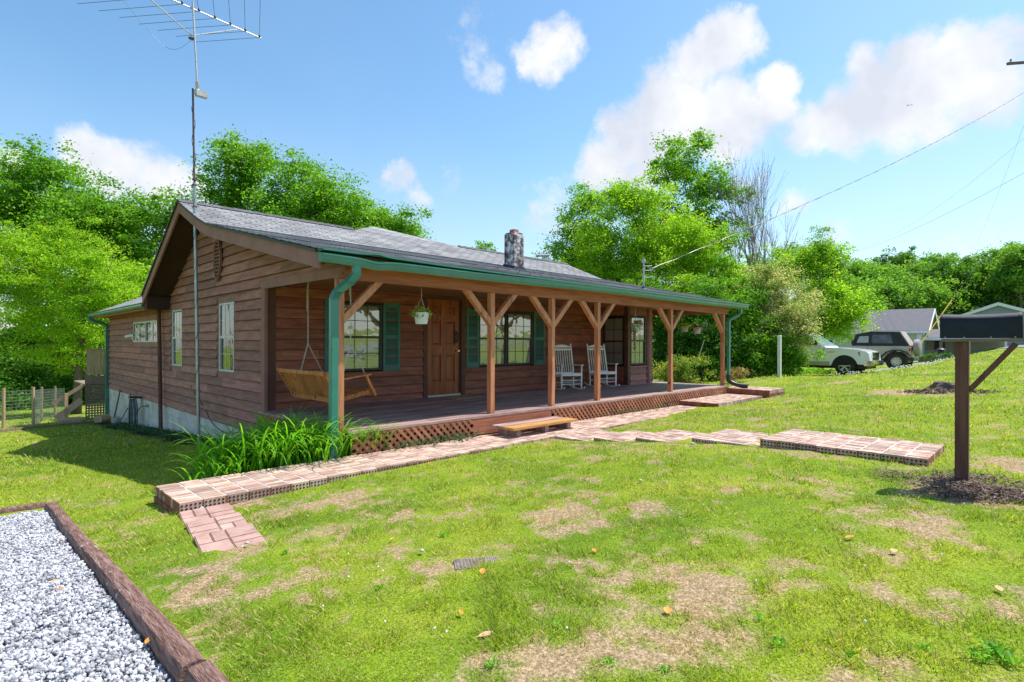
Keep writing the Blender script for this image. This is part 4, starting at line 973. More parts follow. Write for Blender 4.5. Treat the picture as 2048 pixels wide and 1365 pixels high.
ST = [(5.50,4.76,-1.425,6.46),(4.76,4.07,-1.356,6.44),(4.07,3.26,-1.267,6.44),(3.26,2.40,-1.171,6.44),(2.40,.86,-1.066,6.36)]
SL = ['lowest step joining the porch walk','second step up from the porch walk','third step up from the porch walk','fourth step up from the porch walk','longest and highest slab of the steps beside the mailbox']
for k, (ya, yb, z, x0) in enumerate(ST):
    walk('brick_step', 'brick '+SL[k], x0, x0+1.02+(.02 if k == 4 else 0), yb, ya, z, 'Y', 10+k, (lambda i, n: True) if k else None, skew=.0)
# ------------------------------------------------------------------ pavers
for k in range(3):
    x0, y1 = 1.355-.075*k, 5.47-.495*k
    mb = MB(); z = gzf(x0, y1-.2)+.022
    S4 = lambda x, y: gzf(x, y)+.022
    tw = .03*(k-1)
    def cell(a, b, c, d):
        def q(u, v): return (x0+u*.415+.075*(v-1)*1.0, y1-.485+v*.485)
        P0, P1, P2, P3 = q(a,b), q(c,b), q(c,d), q(a,d)
        zz = z
        mb.hexa([(P0[0],P0[1],zz-.05),(P1[0],P1[1],zz-.05),(P2[0],P2[1],zz-.05),(P3[0],P3[1],zz-.05),(P0[0],P0[1],zz),(P1[0],P1[1],zz),(P2[0],P2[1],zz),(P3[0],P3[1],zz)])
    g_ = .012
    for (a, b, c, d) in [(0,0,.5,.34),(0,.34,.5,.67),(0,.67,.5,1),(.5,0,.75,.5),(.75,0,1,.5),(.5,.5,1,.75),(.5,.75,1,1)] if k % 2 else [(0,0,.5,.5),(.5,0,1,.25),(.5,.25,1,.5),(0,.5,.25,1),(.25,.5,.5,1),(.5,.5,1,1)]:
        cell(a+g_*.5, b+g_*.5, c-g_*.5, d-g_*.5)
    o = mb.build('paver', M['paver'], bevel=.006); tag(o, ['pink concrete paver touching the end of the brick walk','pink concrete paver in the middle of the row of three','pink concrete paver farthest from the brick walk'][k], 'paver', 'pink pavers at the walk end')
# ------------------------------------------------------------------ timbers
def timber(pts, w, h, label):
    mb = MB(); P_ = [Vector(p) for p in pts]; d = (P_[-1]-P_[0]); d.z = 0; d.normalize(); s_ = Vector((-d.y, d.x, 0)); n = 26
    ring = [(-1,-1),(-1,.55),(-.75,.9),(-.35,1),(.35,1),(.75,.9),(1,.55),(1,-1)]
    r = random.Random(len(label))
    for i in range(n+1):
        t = i/n*(len(P_)-1); k = min(int(t), len(P_)-2); c = P_[k].lerp(P_[k+1], t-k)
        for (a, b) in ring:
            e = vn.fbm(np.array([t*9+a*3.]), np.array([b*3.+len(label)]), 1.3, 3)[0]-.5
            mb.v.append(tuple(c+s_*(a*w/2*(1+e*.12))+Vector((0,0,b*h/2*(1+e*.10)+h/2))))
        if i:
            b0 = (i-1)*8
            for q in range(8): mb.f.append((b0+q, b0+(q+1)%8, b0+8+(q+1)%8, b0+8+q))
    mb.f.append(tuple(range(8))); mb.f.append(tuple(len(mb.v)-8+q for q in reversed(range(8))))
    o = mb.build('landscape_timber', M['tie'], smooth='auto'); tag(o, label, 'timber', 'timbers edging the gravel drive'); return o
def tz(x, y): return gzf(x, y)-.10
timber([(.635,6.98,tz(.7,6.9)),(.64,5.6,tz(.7,5.6)),(.64,4.62,tz(.7,4.62))], .10, .15, 'weathered timber nearest the lawn corner of the gravel')
timber([(.645,4.60,tz(.7,4.6)),(.64,2.36,tz(.7,2.36))], .105, .155, 'long cracked timber along the middle of the gravel edge')
timber([(.65,2.34,tz(.7,2.34)),(.66,.6,tz(.7,.6))], .105, .15, 'nearest timber of the gravel edge at the picture bottom')
timber([(.60,7.05,tz(.5,7.0)),(-1.6,7.12,tz(.5,7.0))], .10, .15, 'timber closing the far end of the gravel')
# gravel
def gravel():
    n = 76000; r = np.random.default_rng(5)
    Y = .9+(6.98-.9)*r.random(n); wl = np.where(Y > 5, -1.2, -.9)
    X = wl+(.583-wl)*r.random(n)
    keep = X > -.05-.12*(7-Y)*0-.25; X = X[keep]; Y = Y[keep]; n = len(X)
    t = (1+5**.5)/2
    ico = np.array([(-1,t,0),(1,t,0),(-1,-t,0),(1,-t,0),(0,-1,t),(0,1,t),(0,-1,-t),(0,1,-t),(t,0,-1),(t,0,1),(-t,0,-1),(-t,0,1)], float)/1.9
    fc = np.array([(0,11,5),(0,5,1),(0,1,7),(0,7,10),(0,10,11),(1,5,9),(5,11,4),(11,10,2),(10,7,6),(7,1,8),(3,9,4),(3,4,2),(3,2,6),(3,6,8),(3,8,9),(4,9,5),(2,4,11),(6,2,10),(8,6,7),(9,8,1)])
    s = (.0042+.0088*r.random(n)**2.2)[:, None, None]
    sc = .6+.8*r.random((n, 1, 3)); v = ico[None]*(1+.35*(r.random((n, 12, 1))-.5))*sc*s
    an = r.random(n)*6.28; ca, sa = np.cos(an)[:, None], np.sin(an)[:, None]; tl = (r.random(n)-.5)*1.6; ct, st_ = np.cos(tl)[:, None], np.sin(tl)[:, None]
    x, y, z = v[..., 0], v[..., 1], v[..., 2]
    x, y = x*ca-y*sa, x*sa+y*ca; y, z = y*ct-z*st_, y*st_+z*ct
    zb = gz(X, Y)-.022+(vn.fbm(X, Y, 2.2)-.5)*.05+.014*r.random(n)
    V = np.stack([x+X[:, None], y+Y[:, None], z+zb[:, None]], -1).reshape(-1, 3)
    Fc = (fc[None]+(np.arange(n)*12)[:, None, None]).reshape(-1, 3)
    o = npmesh('gravel', V, Fc, M['stone']); tag(o, 'grey white crushed stone on the drive', kind='stuff')
    gx = np.linspace(-1.6, .62, 25); gy = np.linspace(.5, 7.0, 60); A, B = np.meshgrid(gx, gy, indexing='ij'); C = gz(A, B)-.03+(vn.fbm(A, B, 2.2)-.5)*.05
    ii = np.arange(A.size).reshape(A.shape); Ff = np.stack([ii[:-1,:-1], ii[1:,:-1], ii[1:,1:], ii[:-1,1:]], -1).reshape(-1, 4)
    o = npmesh('gravel_bed', np.stack([A, B, C], -1).reshape(-1, 3), Ff, M['stonebed']); tag(o, 'packed stone base under the gravel', kind='structure')
gravel()
# ------------------------------------------------------------------ porch step bench
t = empty('wooden_step', (6.6, 6.05, -1.43), 'low golden plank step standing on the brick walk before the porch', 'step')
for (a, b, c, d) in ((5.85, 7.40, 5.79, 6.03), (5.87, 7.38, 6.05, 6.29)):
    MB().box(a, b, c, d, -1.318, -1.28).build('tread', M['step' if c < 6 else 'deck'], t, bevel=.004)
for x in (5.98, 6.63, 7.2): MB().box(x, x+.085, 5.85, 6.27, PZ(x, 0), -1.3185).build('support', M['deck'], t)
# ------------------------------------------------------------------ door mat
mb = MB(); mb.hexa([(6.98,8.52,ZD+.003),(7.78,8.62,ZD+.003),(7.74,9.12,ZD+.003),(6.94,9.05,ZD+.003),(6.98,8.52,ZD+.016),(7.78,8.62,ZD+.016),(7.74,9.12,ZD+.016),(6.94,9.05,ZD+.016)])
tag(mb.build('door_mat', M['mat'], bevel=.003), 'tan coir mat lying before the front door', 'mat')
# ------------------------------------------------------------------ porch swing
def chain(mb, a, b, pitch=.028, r=.0028):
    a = Vector(a); b = Vector(b); d = (b-a); n = max(2, int(d.length/pitch)); d.normalize()
    s1 = d.cross(Vector((.3,1,.2))).normalized(); s2 = d.cross(s1)
    for k in range(n):
        c = a.lerp(b, (k+.5)/n); s_ = s1 if k % 2 else s2; h = pitch*.72; w = pitch*.30
        pts = [c+d*h-s_*w*.6, c+d*h+s_*w*.6, c+d*h*.5+s_*w, c-d*h*.5+s_*w, c-d*h+s_*w*.6, c-d*h-s_*w*.6, c-d*h*.5-s_*w, c+d*h*.5-s_*w, c+d*h-s_*w*.6]
        mb.tube(pts, r, 4, caps=False)
SY0, SY1 = 7.28, 8.80
sw = empty('porch_swing', (4.05, 8.04, -.76), 'honey coloured slatted wooden swing hanging on chains from the porch ceiling', 'porch swing')
def sbar(mb, a, b, w, h): mb.bar(a, b, w, h)
seat = MB(); 
for k in range(9):
    x = 3.86+k*.058; z = -.80+k*.012; seat.bar((x, SY0, z), (x, SY1, z), .045, .018)
for y_ in (SY0+.05, (SY0+SY1)/2, SY1-.05): seat.bar((3.80, y_, -.835), (4.40, y_, -.725), .035, .05)
seat.bar((4.385, SY0-.01, -.73), (4.385, SY1+.01, -.73), .03, .065); seat.bar((3.84, SY0-.02, -.845), (3.84, SY1+.02, -.845), .035, .07)
seat.build('seat', M['swing'], sw)
back = MB()
back.bar((3.60, SY0-.10, -.44), (3.60, SY1+.10, -.44), .03, .055); back.bar((3.80, SY0-.02, -.76), (3.80, SY1+.02, -.76), .03, .05)
n = 26
for k in range(n):
    y_ = SY0+(SY1-SY0)*(k+.5)/n; back.bar((3.79, y_, -.80), (3.605, y_, -.45), .012, .042, up=(0,1,0))
for y_ in (SY0-.02, SY1+.02): back.bar((3.83, y_, -.86), (3.58, y_, -.42), .035, .05, up=(0,1,0))
back.build('backrest', M['swing'], sw)
for y_ in (SY0, SY1):
    a = MB(); a.bar((3.66, y_, -.55), (4.32, y_, -.47), .065, .022); a.bar((4.24, y_, -.485), (4.40, y_, -.79), .035, .05, up=(0,1,0)); a.build('armrest', M['swing'], sw)
for y_ in (SY0+.05, SY1-.08):
    c = MB(); k = (4.02, y_, -.02); chain(c, (4.02, y_, .995), k); chain(c, k, (3.80, y_, -.83)); chain(c, k, (4.39, y_, -.72)); chain(c, (4.0, y_-.02, .93), (4.0, y_-.01, .52 if y_ > 8 else .7))
    c.tube([(4.02, y_, .93), (4.02, y_, 1.0)], .012, 6); c.build('chain', M['chain'], sw)
# ------------------------------------------------------------------ rocking chairs
def rocker():
    t = local_empty('rocking_chair', 'white slatted rocking chair on the porch beside the bay window', 'rocking chair', 'white rocking chairs on the porch')
    W = M['white']
    m_ = MB()      # faces -Y locally
    for k in range(8):
        y_ = -.24+k*.062; m_.bar((-.25, y_, .43-.012*k+.01*math.cos(k)), (.25, y_, .43-.012*k+.01*math.cos(k)), .05, .018)
    m_.bar((-.27,-.26,.405), (-.27,.24,.335), .03, .06); m_.bar((.27,-.26,.405), (.27,.24,.335), .03, .06); m_.bar((-.27,-.26,.40), (.27,-.26,.40), .03, .055)
    m_.build('seat', W, t)
    m_ = MB()
    for k in range(7): x = -.195+k*.065; m_.bar((x, .20, .44), (x, .345, 1.03), .034, .014, up=(1,0,0))
    m_.bar((-.24, .195, .42), (.24, .195, .42), .025, .06); m_.bar((-.24, .348, 1.05), (.24, .348, 1.05), .025, .05)
    for k in range(8):    # arched crest
        x0 = -.24+k*.06; x1 = x0+.06; h0 = .13-.09*abs((x0)/.24)**2; h1 = .13-.09*abs((x1)/.24)**2
        m_.hexa([(x0,.35,1.10),(x1,.35,1.10),(x1,.375,1.10),(x0,.375,1.10),(x0,.36,1.10+h0*.6),(x1,.36,1.10+h1*.6),(x1,.385,1.10+h1*.6),(x0,.385,1.10+h0*.6)])
    m_.build('backrest', W, t)
    for s_ in (-1, 1):
        MB().tube([(s_*.28, -.24, .03), (s_*.28, -.24, .30), (s_*.28, -.245, .64)], [.018,.024,.02], 8).build('leg', W, t, smooth='auto')
        MB().tube([(s_*.27, .20, .03), (s_*.27, .21, .42), (s_*.265, .38, 1.20)], [.018,.024,.02], 8).build('leg', W, t, smooth='auto')
        MB().add([], []).hexa([(s_*.28-.035,-.31,.640),(s_*.28+.035,-.31,.640),(s_*.28+.025,.27,.625),(s_*.28-.025,.27,.625),(s_*.28-.04,-.31,.662),(s_*.28+.04,-.31,.662),(s_*.28+.028,.27,.647),(s_*.28-.028,.27,.647)]).build('armrest', W, t, bevel=.004)
        m_ = MB(); prev = None
        for k in range(14):
            y_ = -.42+k*.07; z_ = .005+.22*((y_-.0)/.9)**2*1.2
            if prev: m_.bar((s_*.28, prev[0], prev[1]+.018), (s_*.28, y_, z_+.018), .026, .036)
            prev = (y_, z_)
        m_.build('rocker', W, t)
    m_ = MB()
    for (a, b) in (((-.28,-.24,.16),(.28,-.24,.16)), ((-.28,-.24,.26),(.28,-.24,.26)), ((-.28,-.24,.2),(-.27,.2,.2)), ((.28,-.24,.2),(.27,.2,.2)), ((-.27,.2,.18),(.27,.2,.18))): m_.tube([a, b], .011, 6)
    m_.build('stretcher', W, t)
    return t
rc = rocker(); rc.scale = (.94,.94,.93); rc.location = (10.45, 8.50, ZD+.002); rc.rotation_euler = (0, 0, math.atan2(-.426, .904)*1.0)
rc2 = copy_tree(rc); rc2.location = (11.72, 8.38, ZD+.002); rc2.rotation_euler = (0, 0, math.atan2(-.40, .90)); rc2['label'] = 'white slatted rocking chair on the porch, the one next to the bay window'
rc['label'] = 'white slatted rocking chair on the porch, nearer the shuttered double window'
# ------------------------------------------------------------------ hanging baskets
def leafcloud(n, centres, rad, size, seed, droop=0, up=.5):
    r = np.random.default_rng(seed); c = np.array(centres, float)[r.integers(0, len(centres), n)]
    p = c+r.normal(0, 1, (n, 3))*np.array(rad)
    d = r.normal(0, 1, (n, 3)); d[:, 2] = d[:, 2]*.5-droop; d /= np.linalg.norm(d, axis=1)[:, None]
    nn = r.normal(0, 1, (n, 3))+np.array([0, 0, up]); s = np.cross(d, nn); s /= np.linalg.norm(s, axis=1)[:, None]+1e-9
    L_ = (size*(.6+.8*r.random(n)))[:, None]
    V = np.stack([p-d*L_*.5, p+s*L_*.26, p+d*L_*.5, p-s*L_*.26], 1).reshape(-1, 3)
    return V, np.arange(4*n).reshape(-1, 4)
def basket(X, Y, zb, ztop, potm, leafm, label, seed, rim=.115, nl=260, sprawl=.07, drop=0):
    t = empty('hanging_basket', (X, Y, zb), label, 'hanging planter', 'flower pots hanging on the porch')
    h = rim*1.45
    MB().lathe((X, Y, zb), [(0,.004),(rim*.68,.004),(rim*.72,0),(rim*.74,.01),(rim*.97,h-.02),(rim*1.03,h-.02),(rim*1.05,h),(rim*.95,h),(rim*.93,h-.02),(0,h-.025)], 20).build('pot', M[potm], t, smooth='auto')
    m_ = MB(); top = Vector((X, Y, zb+h+.22))
    for k in range(3):
        an = k*2.094+.5; m_.tube([(X+rim*math.cos(an), Y+rim*math.sin(an), zb+h-.005), top], .0022, 5)
    m_.tube([top, (X, Y, ztop-.03), (X+.01, Y, ztop-.01), (X, Y, ztop)], .003, 5)
    m_.build('hanger', M['alum'], t)
    cen = [(X+random.uniform(-rim, rim), Y+random.uniform(-rim, rim), zb+h+random.uniform(-.01, .05)) for _ in range(14)]+[(X+rim*1.15*math.cos(q), Y+rim*1.15*math.sin(q), zb+h-.02-drop*random.random()) for q in (0, 1, 2.2, 3.3, 4, 5)]
    V, Fc = leafcloud(nl, cen, (.028, .028, .03), .05, seed); npmesh('foliage', V, Fc, M[leafm], t)
    return t
basket(4.75, 6.60, .275, .998, 'pot', 'leafwarm', 'white pot of green and pink flowers hanging before the front door', 1)
b2 = basket(10.46, 6.60, .26, .998, 'potgreen', 'leafdried', 'sage green pot of withered plants hanging before the bay window', 2, drop=.05)
V, Fc = leafcloud(140, [(10.36, 6.56, .3-.05*k) for k in range(9)], (.012, .012, .03), .05, 8, droop=1); npmesh('dead_vine', V, Fc, M['leafdried'], b2)
basket(14.12, 6.98, .27, .83, 'pottan', 'leafdried', 'grey pot hanging at the open end of the porch, nearest the downspout', 3, nl=150)
basket(14.40, 7.50, .33, .83, 'pottan', 'leafbright', 'tan pot with lime green foliage hanging at the open end of the porch', 4, nl=300)
# ------------------------------------------------------------------ antenna mast
an = empty('antenna_mast', (3.13, 11.3, -1.9), 'tall steel television mast rising past the gable with spread wire aerial', 'tv antenna')
base = Vector((3.13, 11.3, -1.93)); topm = Vector((3.01, 11.42, 6.35))
def mp(z): return base.lerp(topm, (z-base.z)/(topm.z-base.z))
MB().tube([base, mp(0), mp(2.95)], .030, 12).build('lower_mast', M['galv'], an, smooth='auto')
MB().tube([mp(2.85), mp(4.70)], .018, 10).build('middle_mast', M['rust'], an, smooth='auto')
o_ = Vector((.06, -.06, 0))
MB().tube([mp(4.72)+o_, mp(6.32)+o_*.3], .016, 10).build('upper_mast', M['alum'], an, smooth='auto')
mb = MB(); q = mp(4.62)+o_; mb.lathe(q, [(0,-.03),(.05,-.03),(.055,.03),(.045,.05),(.03,.06),(.03,.10),(.036,.11),(.036,.2),(0,.2)], 14); mb.box(q.x-.03, q.x+.16, q.y-.06, q.y+.04, q.z-.06, q.z+.04)
mb.build('rotor', M['alum'], an, smooth='auto')
MB().box(3.03, 3.20, 11.22, 11.42, 2.22, 2.27).tube([(3.13,11.2,2.0),(3.06,11.3,2.2)], .01, 6).build('mast_bracket', M['galv'], an)
mb = MB()
for z in (2.9, 3.0, 2.5): mb.lathe(mp(z), [(.02,0),(.042,0),(.042,.025),(.02,.025)], 10)
mb.lathe(mp(5.62), [(.0,0),(.06,0),(.06,.012),(0,.012)], 10); mb.build('clamp', M['rust'], an)
mb = MB(); pts = []
for k in range(60):
    z = -.95+k*.09 if k < 60 else 0; r_ = .045 if z < .5 else .03; pts.append(mp(z)+Vector((math.cos(k*.9)*r_, math.sin(k*.9)*r_, 0)))
mb.tube(pts, .0045, 5); mb.tube(curve([mp(5.6), mp(5.45)+Vector((-.35,.4,.05)), mp(6.0)+Vector((-1.3,.3,.3)), mp(6.5)+Vector((-2.0,.2,.2))], 8), .003, 4); mb.build('cable', M['black'], an)
bz = 6.19; bx = Vector((1.0, .09, 0)).normalized(); bc = mp(bz)
mb = MB(); mb.tube([bc-bx*1.1, bc+bx*1.30], .0125, 8); mb.tube([mp(5.68), bc+bx*.86+Vector((0,0,-.01))], .009, 7); mb.tube([mp(5.68), bc-bx*.95+Vector((0,0,-.01))], .012, 7)
mb.build('boom', M['alum'], an, smooth='auto')
for k in range(8):
    t_ = 1.27-.285*k; c = bc+bx*t_; ln = 1.45+.05*k
    mb = MB(); mb.tube([c, c+Vector((-.62,.80,0)).normalized()*ln], .0042, 5); mb.tube([c, c+Vector((-.34,-.94,0)).normalized()*ln], .0042, 5)
    el = mb.build('element', M['rust'], an)
    MB().lathe((c.x, c.y, c.z+.008), [(0,0),(.022,0),(.026,.015),(.02,.035),(0,.04)], 8).build('insulator', M['black'], el)
# vent pipe, hose, camera, tools by the side wall
MB().tube([(3.46,15.8,1.17),(3.44,15.6,0),(3.42,15.35,-2.2)], .045, 12).build('vent_pipe', M['mailpost'], None, smooth='auto')
tag(bpy.data.objects['vent_pipe'], 'leaning brown pipe standing against the side wall', 'pipe')
hx, hy = 3.43, 17.9
t = empty('garden_hose', (hx, hy, -1.5), 'grey green garden hose coiled on a bracket against the foundation', 'garden hose')
mb = MB(); r = random.Random(4)
for k in range(13):
    wdt = .20+.10*r.random(); dp = .75+.28*r.random(); off = r.uniform(-.05, .05); xo = hx-.03-.012*k+r.uniform(0,.01)
    pts = [(xo, hy+off+wdt*math.sin(a_)*(.55+.45*(1-math.cos(a_))/2), -1.56-dp*(1-math.cos(a_))/2) for a_ in [q*2*math.pi/18 for q in range(19)]]
    mb.tube(pts, .0135, 6, caps=False)
mb.build('hose_coil', M['hose'], t, smooth=True)
mb = MB(); mb.bar((WX-.02, hy, -1.53), (hx-.17, hy, -1.50), .18, .05); mb.bar((hx-.19, hy, -1.54), (hx-.17, hy, -1.40), .2, .02, up=(1,0,0)); mb.build('hose_bracket', M['black'], t)
mb = MB(); mb.tube(curve([(hx-.05,hy-.15,-2.0),(hx-.05,hy-.35,-1.85),(hx-.02,hy-.6,-1.72),(WX-.03,hy-.75,-1.70)], 5), .012, 7); mb.tube([(WX-.12,hy-.78,-1.70),(WX-.0,hy-.78,-1.70)], .016, 7); mb.tube([(WX-.07,hy-.84,-1.66),(WX-.07,hy-.70,-1.66)], .012, 6); mb.build('spigot', M['rust'], t)
c = atX(263, 672, WX-.12)
t = empty('security_camera', c, 'small white security camera fixed beside the sliding windows', 'security camera')
MB().tube([c+Vector((-.13,.1,-.03)), c+Vector((.05,-.02,.02))], .042, 12).build('camera_body', M['white'], t, smooth='auto')
MB().tube([c+Vector((.0,0,-.02)), c+Vector((.03,0,-.13)), c+Vector((.12,0,-.13))], .014, 8).lathe((WX-.02, c.y, c.z-.13), [(0,0),(.05,0),(.05,.02),(0,.02)], 10, 'X').build('camera_mount', M['white'], t)
p = gpx(240, 838); x_ = 3.42
tag(MB().tube([(3.25, 20.2, -2.5), (3.50, 20.6, -1.50)], .022, 8).build('pole', M['rust']), 'rusty bar leaning on the foundation left of the hose', 'bar')
tag(MB().tube([(3.3, 19.7, -2.48), (3.50, 19.5, -1.95)], .016, 8).build('stick', M['rawwood']), 'short thin stick leaning on the foundation beside the hose', 'stick')
mb = MB(); mb.tube([(3.05,21.3,gzf(3,21.3)+.12), (3.35,21.7,gzf(3,21.7)+.12)], [.125,.13], 14)
tag(mb.build('log', M['tanwood'], smooth='auto'), 'short sawn log lying at the foot of the far downspout', 'log')
mb = MB(); mb.lathe((3.30, 20.0, gzf(3.3,20)+.0), [(0,0),(.09,0),(.12,.2),(.125,.2),(.11,.03),(0,.02)], 14); tag(mb.build('bucket', M['pottan'], smooth='auto'), 'small pale bucket standing between log and hose', 'bucket')
mb = MB(); pts = curve([(WX-.03,13.3,-.95),(WX-.03,13.25,-1.0),(WX-.03,12.4,-1.35),(WX-.03,11.9,-1.6),(WX-.03,11.2,-1.70),(WX-.03,10.5,-1.62),(WX-.03,10.3,-1.5),(WX-.03,10.0,-1.7),(WX-.03,9.8,-1.8)], 5)
tag(mb.tube(pts, .006, 5).build('cable', M['black']), 'thin black cable sagging along the foundation', 'cable')
# ------------------------------------------------------------------ mailbox
MX, MY = 5.72, .56
mbx = empty('mailbox', (MX, MY, gzf(MX, MY)), 'black curved mailbox on a thick brown wooden post at the lawn edge', 'mailbox')
zb = .028
MB().box(MX-.041, MX+.041, MY-.043, MY+.043, gzf(MX, MY)-.2, zb-.002).build('post', M['mailpost'], mbx, bevel=.006)
MB().bar((MX+.01, MY-.043, -.37), (MX+.01, MY-.32, zb-.02), .038, .04, up=(1,0,0)).build('brace', M['mailpost'], mbx, bevel=.004)
MB().hexa([(MX-.075,MY-.385,zb-.002),(MX+.085,MY-.385,zb-.002),(MX+.085,MY+.13,zb-.006),(MX-.075,MY+.13,zb-.006),(MX-.075,MY-.385,zb+.022),(MX+.085,MY-.385,zb+.022),(MX+.085,MY+.13,zb+.018),(MX-.075,MY+.13,zb+.018)]).build('board', M['rawwood'], mbx, bevel=.003)
def arch(yc, hw, hh, y0, y1, n=14, inset=0, sag=0):
    prof_ = [(-hw+inset, 0), (-hw+inset, hh-hw*.75)]+[((hw-inset)*-math.cos(math.pi*k/n), hh-hw*.75+(hw*.75-inset)*math.sin(math.pi*k/n)) for k in range(1, n)]+[(hw-inset, hh-hw*.75), (hw-inset, 0)]
    return prof_
mb = MB(); ys_ = [MY-.36+.045*k for k in range(12)]; pr = arch(0, .082, .198, 0, 0)
for i, y_ in enumerate(ys_):
    sg_ = .012*math.sin(math.pi*i/11)
    for (a, b) in pr: mb.v.append((MX+.005+a, y_, zb+.024+b*(1-sg_*4*(b > .1))+(.006*(i-6)/6*-.0)))
    if i:
        n_ = len(pr); b0 = (i-1)*n_
        for q in range(n_): mb.f.append((b0+q, b0+(q+1)%n_, b0+n_+(q+1)%n_, b0+n_+q))
mb.f.append(tuple(range(len(pr)))); mb.f.append(tuple(len(mb.v)-len(pr)+q for q in range(len(pr))))
bx_ = mb.build('mailbox_body', M['mailbox'], mbx, smooth='auto')
for yy_ in (MY-.352, MY+.120):
    mb = MB(); p_o = arch(0, .0855, .2015, 0, 0); mb.prism(p_o, lambda u, v, t: (MX+.005+u, t, zb+.0235+v), yy_, yy_+.012); mb.build('rim_band', M['mailbox'], bx_, smooth='auto')
for (yy_, zz_) in ((MY+.10, .03), (MY-.02, .03), (MY-.18, .03), (MY-.32, .03)): MB().lathe((MX-.0785, yy_, zb+zz_), [(0,-.004),(.005,-.003),(.0055,0)], 8, 'X').build('screw', M['galv'], bx_)
mb = MB(); pr2 = arch(0, .087, .206, 0, 0); f = lambda u, v, t: (MX+.005+u, t+.10*(v-.1)*-.0-.018*(v/.22), zb+.020+v)
mb.prism(pr2, f, MY-.395, MY-.372); mb.tube([(MX+.005, MY-.40, zb+.235), (MX+.005, MY-.425, zb+.25)], .012, 8)
mb.build('mailbox_door', mat('grey worn mailbox door', [(.22,.22,.22),(.40,.39,.38)], scale=14, rough=.5), mbx, smooth='auto')
# water meter lid
p = gpx(955, 1128); t = empty('meter_cover', (p.x, p.y, p.z), 'square worn iron utility cover set in the lawn', 'utility cover')
mb = MB(); a0 = -.6; ca, sa = math.cos(a0), math.sin(a0)
def rl(x, y, z): return (p.x+x*ca-y*sa, p.y+x*sa+y*ca, p.z+z)
def rbox(mb, x0, x1, y0, y1, z0, z1): mb.hexa([rl(x0,y0,z0),rl(x1,y0,z0),rl(x1,y1,z0),rl(x0,y1,z0),rl(x0,y0,z1),rl(x1,y0,z1),rl(x1,y1,z1),rl(x0,y1,z1)])
rbox(mb, -.13, .13, -.075, .075, -.03, .008)
mb.build('cover_plate', M['iron'], t)
mb = MB()
for k in range(5): rbox(mb, .07+.012*k-.0, .074+.012*k, -.065, .065, .008, .012)
for k in range(9):
    for j in range(7): rbox(mb, -.12+.02*k, -.11+.02*k, -.065+.019*j, -.053+.019*j, .008, .0115)
mb.build('cover_tread', M['iron'], t)
# fallen leaves, blooms: each its own small thing
def leaf_obj(px, py, L_, W_, mt, label, rot, tilt=.25, curl=.25):
    L_ *= .72; W_ *= .72; p = gpx(px, py); mb = MB(); n = 7; ca, sa = math.cos(rot), math.sin(rot)
    for i in range(n+1):
        t_ = i/n; w = W_*math.sin(math.pi*min(1, t_*.96+.02))**.8/2
        for s_ in (-1, 0, 1):
            x = (t_-.5)*L_; y = s_*w; z = .016+tilt*.5*x+abs(s_)*w*curl*1.4+curl*L_*(t_-.5)**2
            mb.v.append((p.x+x*ca-y*sa, p.y+x*sa+y*ca, p.z+z))
        if i:
            b = (i-1)*3; mb.f += [(b, b+1, b+4, b+3), (b+1, b+2, b+5, b+4)]
    mb.tube([(p.x-(.5)*L_*ca, p.y-.5*L_*sa, p.z+.016-.25*L_*tilt+curl*L_*.25), (p.x-.72*L_*ca, p.y-.72*L_*sa, p.z+.018-.3*L_*tilt+curl*L_*.3)], .0015, 4)
    o = mb.build('fallen_leaf', M[mt], recalc=False, smooth=True); tag(o, label, 'fallen leaf', 'dead leaves on the ground')
for a in [(967,1150,.085,.05,'leafdry','bright orange dead leaf beside the iron cover',.8),(973,1278,.09,.045,'leaftan','pale tan dead leaf in the bare patch, near the picture bottom',-.4),(924,1232,.055,.03,'leafdry','small orange dead leaf standing upright in the grass',1.2),
          (1700,1080,.08,.04,'leafdry','orange dead leaf in the lawn below the mailbox shadow',-.6),(1789,1108,.06,.05,'leaftan','small tan dead leaf right of the orange one below the mailbox',.2),(1832,922,.10,.06,'leaftan','orange and white dead leaf against the highest brick slab',-.5),
          (1337,1229,.07,.05,'leafdry','orange dead leaf in the bare soil at the lawn centre',.4),(1190,1107,.06,.04,'leafdry','brown dead leaf in the lawn right of the iron cover',.9),(785,1083,.05,.035,'leafdry','brown dead leaf beside the small pale tuft',0),(860,929,.07,.04,'leafdry','orange dead leaf at the edge of the brick walk',.1),
          (262,1222,.06,.05,'leafdry','curled orange dead leaf caught between gravel and timber',.3),(110,1168,.06,.035,'leaftan','tan dead leaf lying on the gravel, upper one',.5),(122,1184,.05,.035,'leafdry','orange dead leaf lying on the gravel, lower one',-.3),(297,1290,.06,.03,'leafdry','orange dead leaf low between gravel and the near timber',1.1),(2000,1185,.07,.04,'leaftan','tan dead leaf in the lawn at the picture edge',.4),(1370,833,.08,.05,'leafdry','orange dead leaf on the bright lawn beyond the steps',0.0)]:
    leaf_obj(*a)
mb = MB(); r = random.Random(9)
for k in range(75):
    x = r.uniform(1.2, 7); y = r.uniform(-.0, 5.0)
    if x > 5.3 and y > .7: continue
    z = gzf(x, y)+.026; s_ = .0055
    mb.lathe((x, y, z), [(0,-s_),(s_*.9,-s_*.4),(s_,s_*.3),(s_*.5,s_),(0,s_*1.1)], 6)
for k in range(300):
    x = r.uniform(23, 29); y = r.uniform(3, 6.2); z = gzf(x, y)+r.uniform(.05,.14); s_ = .02
    mb.lathe((x, y, z), [(0,-s_),(s_,0),(0,s_)], 5)
tag(mb.build('clover_blooms', M['petal'], recalc=False), 'white clover flower heads scattered through the lawn', kind='stuff')
